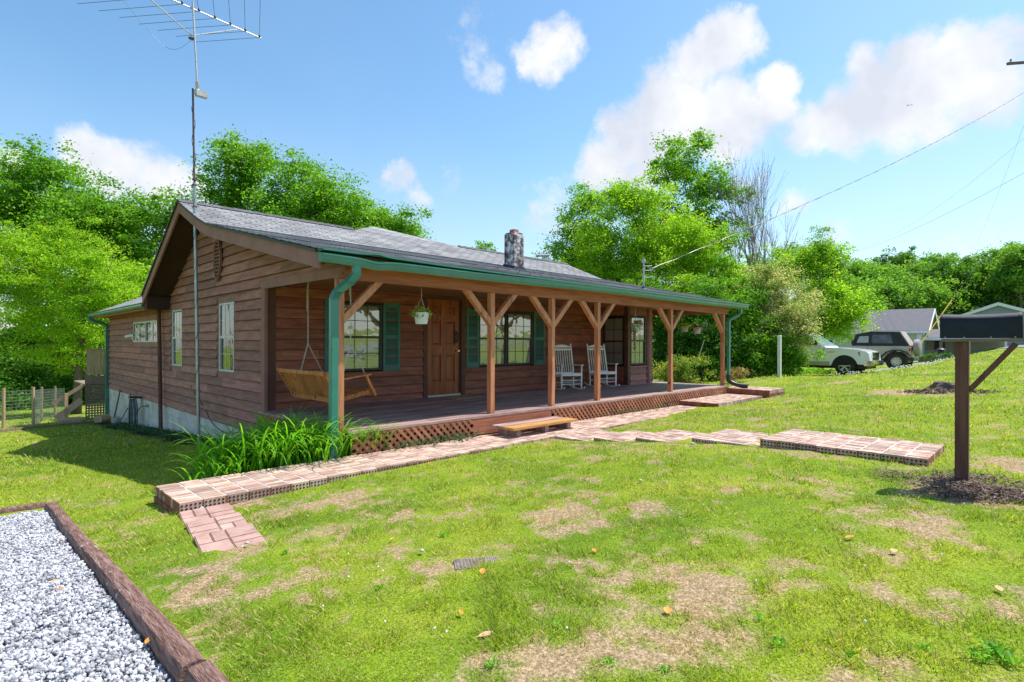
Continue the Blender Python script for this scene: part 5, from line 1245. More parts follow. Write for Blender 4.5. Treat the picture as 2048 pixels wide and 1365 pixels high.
# pebbles
for (px, py, s_, lb) in [(404,1023,.02,'small white stone lying on the first paver'),(495,1095,.017,'small white stone lying on the last paver'),(1282,968,.018,'pale flat stone in the lawn below the brick walk'),(1385,893,.028,'pale tan stone against the brick steps'),(845,1111,.016,'white pebble in the lawn above the iron cover')]:
    p = gpx(px, py); mb = MB(); mb.lathe((p.x, p.y, p.z+.03), [(0,-s_*.6),(s_*.8,-s_*.3),(s_,0),(s_*.7,s_*.45),(0,s_*.6)], 8)
    tag(mb.build('stone', M['mortar'], smooth=True), lb, 'stone')
# ------------------------------------------------------------------ wire fence
def fence():
    pts = [(-1.3,20.6),(.30,21.75),(1.62,22.75)]; pts2 = [(1.62,22.75),(2.0,25.0),(3.0,28.6)]
    f = empty('wire_fence', (1.6, 22.7, -2.6), 'welded wire mesh fence with short weathered posts behind the side lawn', 'fence')
    def zg_(x, y): return gzf(x, y)
    for run, cell in ((pts, .10), (pts2, .11)):
        mb = MB()
        for (a, b) in zip(run[:-1], run[1:]):
            a = Vector(a); b = Vector(b); L_ = (b-a).length; n = int(L_/cell)
            for k in range(n+1):
                q = a.lerp(b, k/n); z = zg_(*q); mb.tube([(q.x, q.y, z+.02), (q.x, q.y, z+1.13)], .0045, 3, caps=False)
            for k in range(12):
                z = .04+k*.098; mb.tube([(a.x, a.y, zg_(*a)+z), (b.x, b.y, zg_(*b)+z)], .0045, 3, caps=False)
        mb.build('wire_mesh', M['galv'], f, recalc=False)
    for (x, y) in [(-1.3,20.6),(.92,22.2),(1.62,22.75),(2.0,25.0),(2.55,27.0)]:
        z = zg_(x, y); MB().tube([(x, y, z-.1), (x, y, z+1.22)], .04, 9).build('post', M['tanwood' if x in (.92, 1.62) else 'rawwood'], f, smooth='auto')
fence()
a = Vector((3.35, 21.9, 0)); b = Vector((-1.2, 20.3, 0)); mb = MB(); a.z = gzf(a.x, a.y)+.03; b.z = gzf(b.x, b.y)+.03
tag(mb.bar(a, b, .09, .08).build('edging_timber', M['rawwood'], bevel=.01), 'thin old timber lying along the foot of the wire fence', 'timber')
# ------------------------------------------------------------------ vehicles (profiles in local x = forward, built then placed)
def lathe_wheel(mb, c, prof_, side=1, n=28): mb.lathe(c, prof_, n, 'Y')
def wheel(parent, x, y, z, rt, rr, w, rimmat, out, spokes):
    """out: +1 if the outer face looks towards +y"""
    s_ = out
    tyre = [(rr,-w/2),(rt*.90,-w/2),(rt*.985,-w*.36),(rt,-w*.2),(rt,w*.2),(rt*.985,w*.36),(rt*.90,w/2),(rr,w/2),(rr*.98,w*.2),(rr*.98,-w*.2),(rr,-w/2)]
    wh = MB(); wh.lathe((x, y, z), tyre, 32, 'Y'); t = wh.build('wheel', M['rubber'], parent, smooth='auto')
    m_ = MB(); o = s_*w*.30
    m_.lathe((x, y, z), [(rr*1.0, s_*w*.46),(rr*.93, s_*w*.47),(rr*.90, s_*w*.30),(rr*.90, s_*w*.05)], 28, 'Y')
    m_.lathe((x, y, z), [(0, o+s_*.03),(rr*.20, o+s_*.03),(rr*.24, o),(rr*.26,o-s_*.02)], 18, 'Y')
    if spokes < 8:
        for k in range(spokes):
            an_ = 2*math.pi*k/spokes+.3
            for d_ in (-.13, .13):
                m_.bar((x+rr*.18*math.cos(an_), y+o, z+rr*.18*math.sin(an_)), (x+rr*.93*math.cos(an_+d_), y+o+s_*.015, z+rr*.93*math.sin(an_+d_)), .05, .035, up=(0,1,0))
    else:
        m_.lathe((x, y, z), [(rr*.2, o),(rr*.5, o+s_*.01),(rr*.56, o-s_*.02)], 24, 'Y'); m_.lathe((x, y, z), [(rr*.76, o-s_*.01),(rr*.92, o+s_*.02)], 24, 'Y')
        for k in range(spokes):
            an_ = 2*math.pi*(k+.5)/spokes; m_.bar((x+rr*.5*math.cos(an_), y+o-s_*.0, z+rr*.5*math.sin(an_)), (x+rr*.80*math.cos(an_), y+o, z+rr*.80*math.sin(an_)), .085, .03, up=(0,1,0))
    m_.build('rim', M[rimmat], t, smooth='auto')
    k_ = MB(); k_.lathe((x, y, z), [(0, s_*w*.02),(rr*.9, s_*w*.02)], 20, 'Y'); k_.build('hub_backing', M['dark'], t, recalc=False)
def shell(mb, prof_, y0, y1, inset_top=0, zsplit=None):
    pass
def arc(cx_, cz_, r, a0, a1, n): return [(cx_+r*math.cos(a0+(a1-a0)*k/n), cz_+r*math.sin(a0+(a1-a0)*k/n)) for k in range(n+1)]
def truck():
    t = local_empty('pickup_truck', 'white pickup truck parked behind the blossoming bush', 'pickup truck')
    hw = .99
    # lower body outline with both wheel arches; x forward, front bumper at 2.85
    pr = [(-2.75,.55)]+[(-2.75,1.28),(.02,1.28),(.98,1.30),(1.05,1.22),(1.7,1.20),(2.35,1.13),(2.62,1.05),(2.70,.98),(2.76,.62),(2.66,.50),(2.30,.50)]+arc(1.80,.40,.50,R(12),R(168),12)+[(1.28,.42),(-1.12,.42)]+arc(-1.72,.40,.50,R(12),R(168),12)+[(-2.25,.5)]
    def fy(u, v, tt): 
        k = 1-.045*max(0, (v-.95)/.35)-.05*max(0, (u-2.2)/.5)-.03*max(0, (.62-v)/.2); return (u, tt*k, v)
    mb = MB(); mb.prism(pr, fy, -hw, hw); body = mb.build('body', M['truckpaint'], t, bevel=.035, smooth='auto')
    # cab
    cab = [(-1.05,1.285),(-.98,1.86),(-.75,1.92),(.05,1.91),(.22,1.86),(.98,1.285)]
    def fc(u, v, tt): return (u, tt*(1-.20*(v-1.285)/.63), v)
    mb = MB(); mb.prism(cab, fc, -.94, .94); cb = mb.build('cab', M['truckpaint'], t, bevel=.03, smooth='auto')
    for s_ in (-1, 1):
        def wy(v): return s_*(.94*(1-.20*(v-1.285)/.63)+.006)
        for pl in ([(-.02,1.33),(-.02,1.80),(.16,1.79),(.74,1.33)], [(-.92,1.33),(-.88,1.80),(-.08,1.80),(-.08,1.33)]):
            MB().add([(u, wy(v), v) for u, v in pl], [(0,1,2,3)]).build('side_window', M['carglass'], cb, recalc=False)
            MB().add([(u, wy(v)-s_*.003, v) for u, v in pl], [(0,1,2,3)]).build('window_backing', M['dark'], cb, recalc=False)
        MB().add([(1.22, s_*.992, .42),(1.22, s_*.992, .62),(-1.1, s_*.992, .62),(-1.1, s_*.992, .42)], [(0,1,2,3)]).build('lower_trim', M['trucklow'], body, recalc=False)
        MB().box(.99, 1.0, s_*.985-.008, s_*.985+.008, .65, 1.20).build('door_seam', M['dark'], body); MB().box(.0, .01, s_*.985-.008, s_*.985+.008, .55, 1.27).build('door_seam', M['dark'], body)
        MB().box(.14, .32, s_*.99-.01, s_*.99+.012, 1.08, 1.11).build('door_handle', M['truckpaint'], body)
        m_ = MB(); m_.box(.62, .74, s_*.97, s_*1.16, 1.36, 1.56) if s_ > 0 else m_.box(.62, .74, -1.16, -.97, 1.36, 1.56); m_.build('wing_mirror', M['black'], t, bevel=.02)
        h = MB(); h.hexa([(2.36,s_*.80,.84),(2.70,s_*.62,.84),(2.70,s_*.90,.84),(2.40,s_*.955,.84),(2.36,s_*.80,1.06),(2.66,s_*.62,1.06),(2.62,s_*.88,1.06),(2.40,s_*.945,1.06)]); h.build('headlight', mat('clear lens', [(.55,.58,.62),(.8,.82,.85)], rough=.1, scale=12), t)
        h = MB(); h.box(2.28, 2.38, s_*.94-.02, s_*.94+.025, .86, 1.03); h.build('marker_lamp', M['red'], t)
        MB().box(1.16, 1.42, s_*.985-.004, s_*.985+.006, 1.00, 1.045).build('badge', M['yellow'], body)
    MB().add([(.985,-.84,1.30),(.985,.84,1.30),(.235,.76,1.845),(.235,-.76,1.845)], [(0,1,2,3)]).build('windscreen', mat('sky toned glass', [(.10,.16,.20),(.16,.23,.28)], rough=.08, spec=.9), cb, recalc=False)
    MB().box(2.70, 2.765, -.60, .60, .66, 1.02).build('grille', M['chrome'], t, bevel=.015)
    m_ = MB(); m_.box(2.50, 2.86, -.98, .98, .44, .66); m_.build('bumper', M['chrome'], t, bevel=.04)
    m_ = MB(); m_.box(-2.6, 2.6, -.75, .75, .30, .5); m_.build('chassis', M['black'], t)
    for x in (1.80, -1.72):
        for s_ in (-1, 1):
            wheel(t, x, s_*.86, .40, .40, .235, .24, 'rim', s_, 5)
            m_ = MB(); m_.prism([(x-.54,.42)]+arc(x,.40,.495,R(170),R(10),10), lambda u, v, tt: (u, tt, v), s_*.6, s_*.985); m_.build('wheel_well', M['dark'], body)
    return t
tk = truck()
def jeep():
    t = local_empty('off_road_vehicle', 'beige off road vehicle with black soft top and spare wheel behind the white truck', 'off road vehicle')
    hw = .78
    pr = [(-1.62,.62),(-1.62,1.14),(.62,1.14),(1.75,1.08),(1.84,1.0),(1.84,.62),(1.70,.60)]+arc(1.15,.42,.50,R(22),R(158),10)+[(.60,.52),(-.55,.52)]+arc(-1.12,.42,.50,R(15),R(150),10)
    mb = MB(); mb.prism(pr, lambda u, v, tt: (u, tt, v), -hw, hw); body = mb.build('body', M['jeeppaint'], t, bevel=.03, smooth='auto')
    top = [(-1.60,1.145),(-1.20,1.80),(-.1,1.83),(.55,1.70),(.72,1.145)]
    def ft(u, v, tt): return (u, tt*(1-.12*(v-1.145)/.68), v)
    mb = MB(); mb.prism(top, ft, -.77, .77); tp = mb.build('soft_top', M['softtop'], t, bevel=.025, smooth='auto')
    m_ = MB(); m_.hexa([(-1.24,-.66,1.80),(-.08,-.66,1.835),(-.08,.66,1.835),(-1.24,.66,1.80),(-1.22,-.64,1.835),(-.08,-.64,1.862),(-.08,.64,1.862),(-1.22,.64,1.835)]); m_.hexa([(-.08,-.66,1.835),(.56,-.66,1.705),(.56,.66,1.705),(-.08,.66,1.835),(-.08,-.64,1.862),(.56,-.64,1.73),(.56,.64,1.73),(-.08,.64,1.862)])
    m_.hexa([(-1.63,-.72,1.16),(-1.59,-.72,1.14),(-1.59,.72,1.14),(-1.63,.72,1.16),(-1.25,-.66,1.83),(-1.20,-.66,1.81),(-1.20,.66,1.81),(-1.25,.66,1.83)])
    m_.build('roof_panel', M['softtan'], tp)
    for s_ in (-1, 1):
        def wy(v): return s_*(.77*(1-.12*(v-1.145)/.68)+.006)
        for pl, mt_ in (([(-.0,1.30),(.0,1.62),(.38,1.60),(.50,1.30)], 'clear'), ([(-.98,1.27),(-.88,1.68),(-.16,1.68),(-.12,1.27)], 'grey')):
            MB().add([(u, wy(v), v) for u, v in pl], [(0,1,2,3)]).build('side_window', mat('cloudy vinyl '+mt_, [(.30,.33,.36),(.55,.58,.58)] if mt_ == 'clear' else [(.07,.07,.09),(.15,.14,.17)], scale=3, rough=.25), tp, recalc=False)
        m_ = MB()     # flared arches
        for cxw in (-1.12, 1.15):
            ar = [(cxw+.72*1.0*math.cos(a_)*.90, .40+.56*math.sin(a_)) for a_ in [R(150), R(125), R(100), R(80), R(55), R(30), R(12)]]
            for (p_, q_) in zip(ar[:-1], ar[1:]): m_.bar((p_[0], s_*.84, p_[1]), (q_[0], s_*.84, q_[1]), .16, .05)
        m_.build('wheel_arch', M['softtop'], body)
        MB().box(-1.645, -1.60, s_*.72-.05, s_*.72+.05, .90, 1.05).build('tail_lamp', M['red'], t)
        MB().box(.04, .05, s_*.782-.004, s_*.782+.004, .62, 1.14).build('door_seam', M['dark'], body)
        (MB().box(.60, .68, .80, .95, 1.22, 1.42) if s_ > 0 else MB().box(.60, .68, -.95, -.80, 1.22, 1.42)).build('wing_mirror', M['softtop'], t, bevel=.02)
    for x in (-1.12, 1.15):
        for s_ in (-1, 1): wheel(t, x, s_*.74, .42, .42, .215, .27, 'rim', s_, 8)
    m_ = MB(); m_.lathe((-1.80,0,1.06), [(0,-.13),(.30,-.13),(.385,-.09),(.40,0),(.385,.10),(.30,.13),(0,.13)], 28, 'X'); m_.build('spare_wheel_cover', M['softtan'], t, smooth='auto')
    m_ = MB(); m_.box(-1.78, -1.62, -.74, .74, .46, .58); m_.box(-1.5, 1.8, -.5, .5, .36, .6); m_.build('bumper', M['black'], t)
    MB().box(-1.52, -.72, -.70, .70, .50, .86).build('wheel_well', M['rust'], body)
    MB().box(-1.70, -1.62, -.05, .05, .95, 1.15).build('spare_mount', M['black'], t)
    return t
jp = jeep()
def place(o, cxy, heading, scale, dz=0):
    o.location = (cxy[0], cxy[1], gzf(*cxy)+dz); o.rotation_euler = (0, 0, heading); o.scale = (scale,)*3
# truck faces the street (-Y); its front wheel stands at (33.6, 8.3)
sc_ = 1.0; place(tk, (27.26+.99, 6.65+1.80), R(-91), sc_, 0)
place(jp, (30.7+.8, 5.40+1.12), R(91), sc_, 0)
jp.location.z = -1.22; tk.location.z = -1.37
# ------------------------------------------------------------------ neighbouring houses
def local_box_house(): pass
def nb_house(name, label, origin, ang, W, D, hw_, rise, wallm, gable_front=False, z=0, extras=None):
    t = local_empty(name, label, 'house', 'neighbouring houses across the lawn')
    wl_ = MB(); wl_.box(0, W, 0, D, -.6, hw_); w_ = wl_.build('wall', M[wallm], t)
    ov = .45
    if gable_front:   # ridge runs away from us, the gable faces -y
        MB().prism([(0,hw_),(W,hw_),(W/2,hw_+rise)], lambda u, v, tt: (u, tt, v), .0, D).build('gable_wall', M[wallm], t)
        pr = [(-ov,hw_-.15),(W/2,hw_+rise+.05),(W+ov,hw_-.15),(W+ov,hw_+.02),(W/2,hw_+rise+.25),(-ov,hw_+.02)]
        MB().prism(pr, lambda u, v, tt: (u, tt, v), -ov, D+ov).build('roof', M['nroof'], t)
        pr = [(-ov,hw_-.30),(W/2,hw_+rise-.10),(W+ov,hw_-.30),(W+ov,hw_+.0),(W/2,hw_+rise+.21),(-ov,hw_+.0)]
        MB().prism(pr, lambda u, v, tt: (u, tt, v), -ov-.05, -ov-.005).build('rake_trim', M['ntrim'], t)
    else:
        MB().prism([(0,hw_),(D,hw_),(D/2,hw_+rise)], lambda u, v, tt: (tt, u, v), 0, W).build('gable_wall', M[wallm], t)
        pr = [(-ov,hw_-.12),(D/2,hw_+rise+.08),(D+ov,hw_-.12),(D+ov,hw_+.04),(D/2,hw_+rise+.24),(-ov,hw_+.04)]
        MB().prism(pr, lambda u, v, tt: (tt, u, v), -ov, W+ov).build('roof', M['nroof'], t)
        MB().box(-ov, W+ov, -ov-.06, -ov-.005, hw_-.22, hw_+.02).build('eave_trim', M['ntrim'], t)
        pr = [(-ov,hw_-.28),(D/2,hw_+rise-.10),(D+ov,hw_-.28),(D+ov,hw_+.0),(D/2,hw_+rise+.20),(-ov,hw_+.0)]
        MB().prism(pr, lambda u, v, tt: (tt, u, v), W+ov+.005, W+ov+.06).build('rake_trim', M['ntrim'], t)
    if extras: extras(t)
    t.location = origin; t.rotation_euler = (0, 0, ang); return t
vang = math.atan2(RT[1], RT[0])
def nwin(t, x, z0, z1, w=.9, frame='ntrim'):
    MB().box(x-w/2-.08, x+w/2+.08, -.04, .0, z0-.08, z1+.08).build('window', M[frame], t)
    MB().box(x-w/2, x+w/2, -.05, -.041, z0, z1).build('pane', M['curtain'], t.children[-1] if False else bpy.data.objects[t.children[-1].name])
def ex1(t):
    MB().box(11.55, 11.9, -.06, .05, -.6, 2.2).build('corner_board', M['ntrim'], t)
    # low porch wing on the right
    pr = [(-.2,1.75),(3.2,2.55),(3.2,2.66),(-.2,1.92)]
    MB().prism(pr, lambda u, v, tt: (tt, u+.6, v), 11.95, 17.6).build('porch_roof', M['nroof'], t)
    MB().box(11.95, 17.6, .32, .395, 1.62, 1.92).build('eave_trim', M['ntrim'], t)
    MB().box(12, 17.4, 3.2, 3.4, -.6, 2.3).build('porch_wall', mat('cream porch wall', [(.45,.44,.26),(.55,.54,.34)], rough=.8), t)
    for x in (12.5, 14.0): MB().box(x, x+.75, 3.10, 3.19, -.35, 1.55).build('door', mat('brown door leaf', [(.08,.035,.02),(.14,.06,.04)], rough=.6), t)
    for x in (12.85, 14.3): MB().box(x, x+.25, 3.05, 3.09, -.1, 1.5).build('pane', M['blind'], t)
    for x in (15.0, 17.3): MB().box(x, x+.14, .55, .69, -.6, 1.62).build('post', M['ntrim'], t)
    MB().box(15.1, 17.4, .6, .64, -.5, .25).build('railing', M['ntrim'], t)
NA = R(-88)
q = at(1846, 712, 48); N1 = nb_house('neighbour_house', 'pale green bungalow with grey shingle roof behind the parked vehicles', (q.x-12*math.cos(NA), q.y-12*math.sin(NA), -1.25), NA, 12, 7.5, 2.45, 1.9, 'nsiding', extras=ex1)
q = at(1862, 712, 60); N2 = nb_house('neighbour_house', 'grey blue house with a wide white trimmed gable, seen behind the mailbox', (q.x, q.y, -.9), NA, 11, 9, 2.9, 2.1, 'ngrey', gable_front=True, extras=lambda t: [nwin(t, x, .4, 1.7) for x in (2.0, 5.0, 8.5)])
q = at(1985, 705, 68); N3 = nb_house('neighbour_house', 'darker blue house with gable at the right edge of the picture', (q.x, q.y, -.3), NA, 9, 9, 2.8, 2.0, 'nblue', gable_front=True, extras=lambda t: [nwin(t, x, .5, 1.8) for x in (3.3, 5.6, 7.6)])
# patio things by the bungalow
def patio_table(x, y):
    t = empty('garden_bench', (x, y, gzf(x, y)), 'dark slatted garden bench on the bungalow patio', 'bench')
    z = gzf(x, y)
    m_ = MB()
    for k in range(4): m_.bar((x-.7, y+.1*k, z+.45), (x+.7, y+.1*k-.9, z+.45), .08, .03)
    m_.build('seat', M['bark'], t)
    m_ = MB()
    for k in range(4): m_.bar((x-.65, y+.45, z+.52+.1*k), (x+.75, y-.45, z+.52+.1*k), .03, .08)
    m_.build('backrest', M['bark'], t)
    for (a_, b_) in ((-.6, .1), (.6, -.7), (-.5, .45), (.7, -.4)): MB().box(x+a_-.03, x+a_+.03, y+b_-.03, y+b_+.03, z, z+.45).build('leg', M['bark'], t)
q = at(1868, 700, 44); patio_table(q.x, q.y)
q = at(1882, 705, 42); z = gzf(q.x, q.y)
t = empty('grill', (q.x, q.y, z), 'black barbecue grill on legs beside the garden bench', 'grill')
MB().lathe((q.x, q.y, z+.75), [(0,-.2),(.2,-.15),(.3,0),(.31,.02),(.28,.14),(.12,.24),(0,.25)], 16).build('kettle', M['black'], t, smooth='auto')
for k in range(3): a_ = k*2.1; MB().tube([(q.x+.15*math.cos(a_), q.y+.15*math.sin(a_), z+.6), (q.x+.32*math.cos(a_), q.y+.32*math.sin(a_), z)], .018, 6).build('leg', M['black'], t)
for (px, dd, s_, lb) in ((1862, 40, .5, 'low grey planter tub below the bungalow porch'), (1846, 41, .38, 'dark planter tub near the spare wheel'), (1893, 41, .42, 'grey planter tub below the bungalow porch post')):
    q = at(px, 705, dd); z = gzf(q.x, q.y); t = empty('planter', (q.x, q.y, z), lb, 'planter')
    MB().lathe((q.x, q.y, z), [(0,0),(s_*.7,0),(s_,s_*.7),(s_*.92,s_*.7),(s_*.8,s_*.55),(0,s_*.55)], 14).build('tub', M['iron'], t)
    V, Fc = leafcloud(300, [(q.x, q.y, z+s_*.8)], (s_*.4, s_*.4, s_*.25), .14, 5); npmesh('foliage', V, Fc, M['leafdark'], t)
# ------------------------------------------------------------------ small yard things
p = gpx(1559, 755); mb = MB(); mb.box(p.x-.055, p.x+.055, p.y-.055, p.y+.055, p.z-.1, p.z+1.52); mb.hexa([(p.x-.065,p.y-.065,p.z+1.52),(p.x+.065,p.y-.065,p.z+1.52),(p.x+.065,p.y+.065,p.z+1.52),(p.x-.065,p.y+.065,p.z+1.52),(p.x-.04,p.y-.04,p.z+1.56),(p.x+.04,p.y-.04,p.z+1.56),(p.x+.04,p.y+.04,p.z+1.56),(p.x-.04,p.y+.04,p.z+1.56)])
tag(mb.build('white_post', M['blind']), 'plain white square post standing before the bushes', 'post')
p = gpx(1372, 800)
a = at(1391, 735, 21); b = at(1408, 682, 20.6); tag(MB().tube([a, b], .012, 6).build('stake', M['ntrim']), 'thin pale stake leaning among the dark bushes', 'stake')
# guy wire with yellow guard
a = gpx(1811, 731); b = at(1904, 600, a.x*FW[0]+a.y*FW[1]+1.2)
t = empty('guy_wire', a, 'steel guy wire with bright yellow plastic guard beside the patio', 'guy wire')
MB().tube([a+(b-a)*.03, b], .034, 8).build('wire_guard', M['yellow'], t)
MB().tube([a, a+(b-a)*3.6], .0035, 5).build('wire', M['galv'], t)
# utility pole just outside the frame, its crossarm reaches in
pc = at(2120, 120, 33); gz_ = gzf(pc.x, pc.y)
t = empty('utility_pole', (pc.x, pc.y, gz_), 'wooden utility pole crossarm with insulator at the right picture edge', 'utility pole')
MB().tube([(pc.x, pc.y, gz_-.3), (pc.x, pc.y, pc.z+1.0)], [.19,.12], 12).build('pole', M['bark'], t)
la = at(2013, 128, 31.5); rb = pc+(pc-la)*.9
MB().bar(la, rb, .10, .14).build('crossarm', M['rust'], t)
for f_ in (.06, .45, 1.4):
    q = la+(pc-la)*f_; MB().lathe((q.x, q.y, q.z+.07), [(0,0),(.03,0),(.03,.05),(.06,.07),(.06,.1),(.035,.12),(.055,.14),(.05,.18),(0,.2)], 10).build('insulator', M['galv'], t)
# service mast on the roof
sm = at(1287, 578, 13.6); t = empty('service_mast', sm, 'grey electric service mast standing on the porch roof', 'service mast')
MB().tube([sm+Vector((0,0,-.03)), sm+Vector((0,0,.66))], .022, 10).build('conduit', M['galv'], t, smooth='auto')
MB().lathe((sm.x, sm.y, sm.z+.64), [(.02,0),(.05,.01),(.055,.05),(.04,.09),(0,.105)], 12).build('weatherhead', M['galv'], t, smooth='auto')
MB().lathe((sm.x, sm.y, sm.z-.03), [(.12,0),(.05,.05),(.025,.10)], 12).build('roof_boot', M['flash'], t)
mb = MB()
for z in (.28, .45, .56): mb = MB(); mb.tube([sm+Vector((0,0,z)), sm+Vector((.14,-.14,z+.01)), sm+Vector((.17,-.12,z-.03))], .008, 5); mb.build('wire_clamp', M['galv'], t)
def wire(name, a, b, sag_, r, label, n=24, twist=0):
    pts = [a.lerp(b, k/n)+Vector((0,0,-sag_*4*(k/n)*(1-k/n))) for k in range(n+1)]
    mb = MB(); mb.tube(pts, r, 5)
    if twist:
        q = []
        for k in range(n*10+1):
            tt = k/(n*10); p_ = a.lerp(b, tt)+Vector((0,0,-sag_*4*tt*(1-tt))); q.append(p_+Vector((math.cos(k*.7)*twist*.3, math.cos(k*.7)*twist*.3, math.sin(k*.7)*twist)))
        mb.tube(q, r*.9, 4)
    tag(mb.build(name, M['black']), label, 'power line')
pe = at(2130, 130, 33)
wire('power_line', sm+Vector((.14,-.14,.5)), pe, .55, .006, 'twisted black service line from the roof mast up to the utility pole', twist=.012)
wire('power_line', at(1640, 525, 80), at(2120, 305, 36), 1.0, .010, 'thin power line crossing low above the far trees', n=30)
wire('power_line', at(1560, 510, 85), at(2130, 200, 40), 4.5, .006, 'faint upper wire running behind the twisted service line', n=30)
wire('power_line', at(1936, 523, 85), at(2060, 215, 33), .6, .006, 'thin wire falling steeply behind the far trees', n=20)
wire('power_line', at(1800, 642, 60), at(2075, 575, 40), .3, .007, 'short wire crossing before the far trees above the blue house', n=16)
# bird
b0 = at(1815, 211, 45); mb = MB()
for s_ in (-1, 1): mb.add([b0, b0+Vector((.06,-.06,.02)), b0+s_*Vector((.17,-.17,0))+Vector((0,0,.06)), b0+s_*Vector((.33,-.33,0))+Vector((0,0,.0)), b0+s_*Vector((.16,-.16,0))+Vector((-.08,.04,.03))], [(0,1,2,3,4)])
mb.tube([b0+Vector((.12,.1,0)), b0+Vector((.05,.04,.01)), b0, b0+Vector((-.08,-.06,0))], [.005,.03,.035,.008], 6)
tag(mb.build('bird', M['black'], recalc=False), 'small dark bird gliding below the large cloud', 'bird')
# tree stump in the lawn
p = gpx(1893, 778); mb = MB(); n = 16
for k, (r_, z_) in enumerate([(.36,-.05),(.27,.05),(.24,.12),(.22,.14),(.08,.12)]):
    for j in range(n): a_ = 2*math.pi*j/n; rr_ = r_*(1+.16*math.sin(a_*5+k)+.08*math.sin(a_*9)); mb.v.append((p.x+rr_*math.cos(a_), p.y+rr_*math.sin(a_), p.z+z_+.02*math.sin(a_*3)))
    if k:
        for j in range(n): b_ = (k-1)*n; mb.f.append((b_+j, b_+(j+1)%n, b_+n+(j+1)%n, b_+n+j))
mb.f.append(tuple(len(mb.v)-n+j for j in range(n)))
tag(mb.build('tree_stump', M['bark']), 'low sawn tree stump in the lawn left of the mailbox post', 'tree stump')
# ------------------------------------------------------------------ vegetation
def crown_arrays(lobes, nclump, per, leaf, cr_, seed, droop=.15, shellb=.45, asp=.30, flat=.65):
    """lobes: (x,y,z,rx,ry,rz). returns verts, faces, clump centres"""
    r = np.random.default_rng(seed); lob = np.array(lobes, float)
    wt = (lob[:, 3]*lob[:, 4]*lob[:, 5])**.66; wt /= wt.sum()
    li = r.choice(len(lob), nclump, p=wt); d = r.normal(0, 1, (nclump, 3)); d /= np.linalg.norm(d, axis=1)[:, None]
    rad = r.random(nclump)**shellb
    B = lob[li, :3]+d*rad[:, None]*lob[li, 3:6]
    nb = max(3, nclump//8); bi = r.integers(0, nb, nclump); same = lob[li[bi]][:, 3:6]
    C = B[bi]+r.normal(0, 1, (nclump, 3))*cr_*np.array([1.05, 1.05, .55])
    cs = cr_*(.35+.75*r.random(nclump))
    n = nclump*per; ci = np.repeat(np.arange(nclump), per)
    p = C[ci]+r.normal(0, .55, (n, 3))*cs[ci][:, None]*np.array([1, 1, flat])
    dr = r.normal(0, 1, (n, 3)); dr[:, 2] = dr[:, 2]*.55-droop; dr /= np.linalg.norm(dr, axis=1)[:, None]
    nn = r.normal(0, .8, (n, 3))+np.array([.15, -.1, .9]); s = np.cross(dr, nn); s /= np.linalg.norm(s, axis=1)[:, None]+1e-9
    L_ = (leaf*(.6+.8*r.random(n)))[:, None]
    V = np.stack([p-dr*L_*.5, p+s*L_*asp-dr*L_*.05, p+dr*L_*.5, p-s*L_*asp-dr*L_*.05], 1).reshape(-1, 3)
    return V, np.arange(4*n).reshape(-1, 4), C
def limbs(mb, base, top, lobes, C, r0, seed, ntwig=40, lean=.1):
    rr = random.Random(seed); base = Vector(base); top = Vector(top)
    n = 7; tr_ = [base.lerp(top, k/n)+Vector((rr.uniform(-1,1), rr.uniform(-1,1), 0))*lean*(k/n) for k in range(n+1)]
    mb.tube(tr_, [r0*(1.25 if k == 0 else 1-.6*k/n) for k in range(n+1)], 9)
    ends = []
    for (x, y, z, a, b, c) in lobes:
        e = Vector((x, y, z)); k = max(1, min(n-1, int(n*min(.95, max(.25, (z-c-base.z)/max(.1, (top.z-base.z)))))))
        s = tr_[k]; m = s.lerp(e, .5)+Vector((rr.uniform(-.3,.3), rr.uniform(-.3,.3), -.15*(e-s).length*.5))
        pts = curve([s, m, e], 3); rb = r0*.42*(1-.5*k/n)
        mb.tube(pts, [rb*(1-.75*q/(len(pts)-1)) for q in range(len(pts))], 6); ends.append((pts, rb))
    for q in range(ntwig):
        c = Vector(C[rr.randrange(len(C))]); best = min(((p_, i, j) for j, (ps, _) in enumerate(ends) for i, p_ in enumerate(ps[2:])), key=lambda t: (t[0]-c).length)
        s = best[0]; m = s.lerp(c, .5)+Vector((rr.uniform(-.2,.2), rr.uniform(-.2,.2), rr.uniform(-.1,.25)))
        mb.tube([s, m, c], [r0*.13, r0*.07, r0*.03], 4, caps=False)
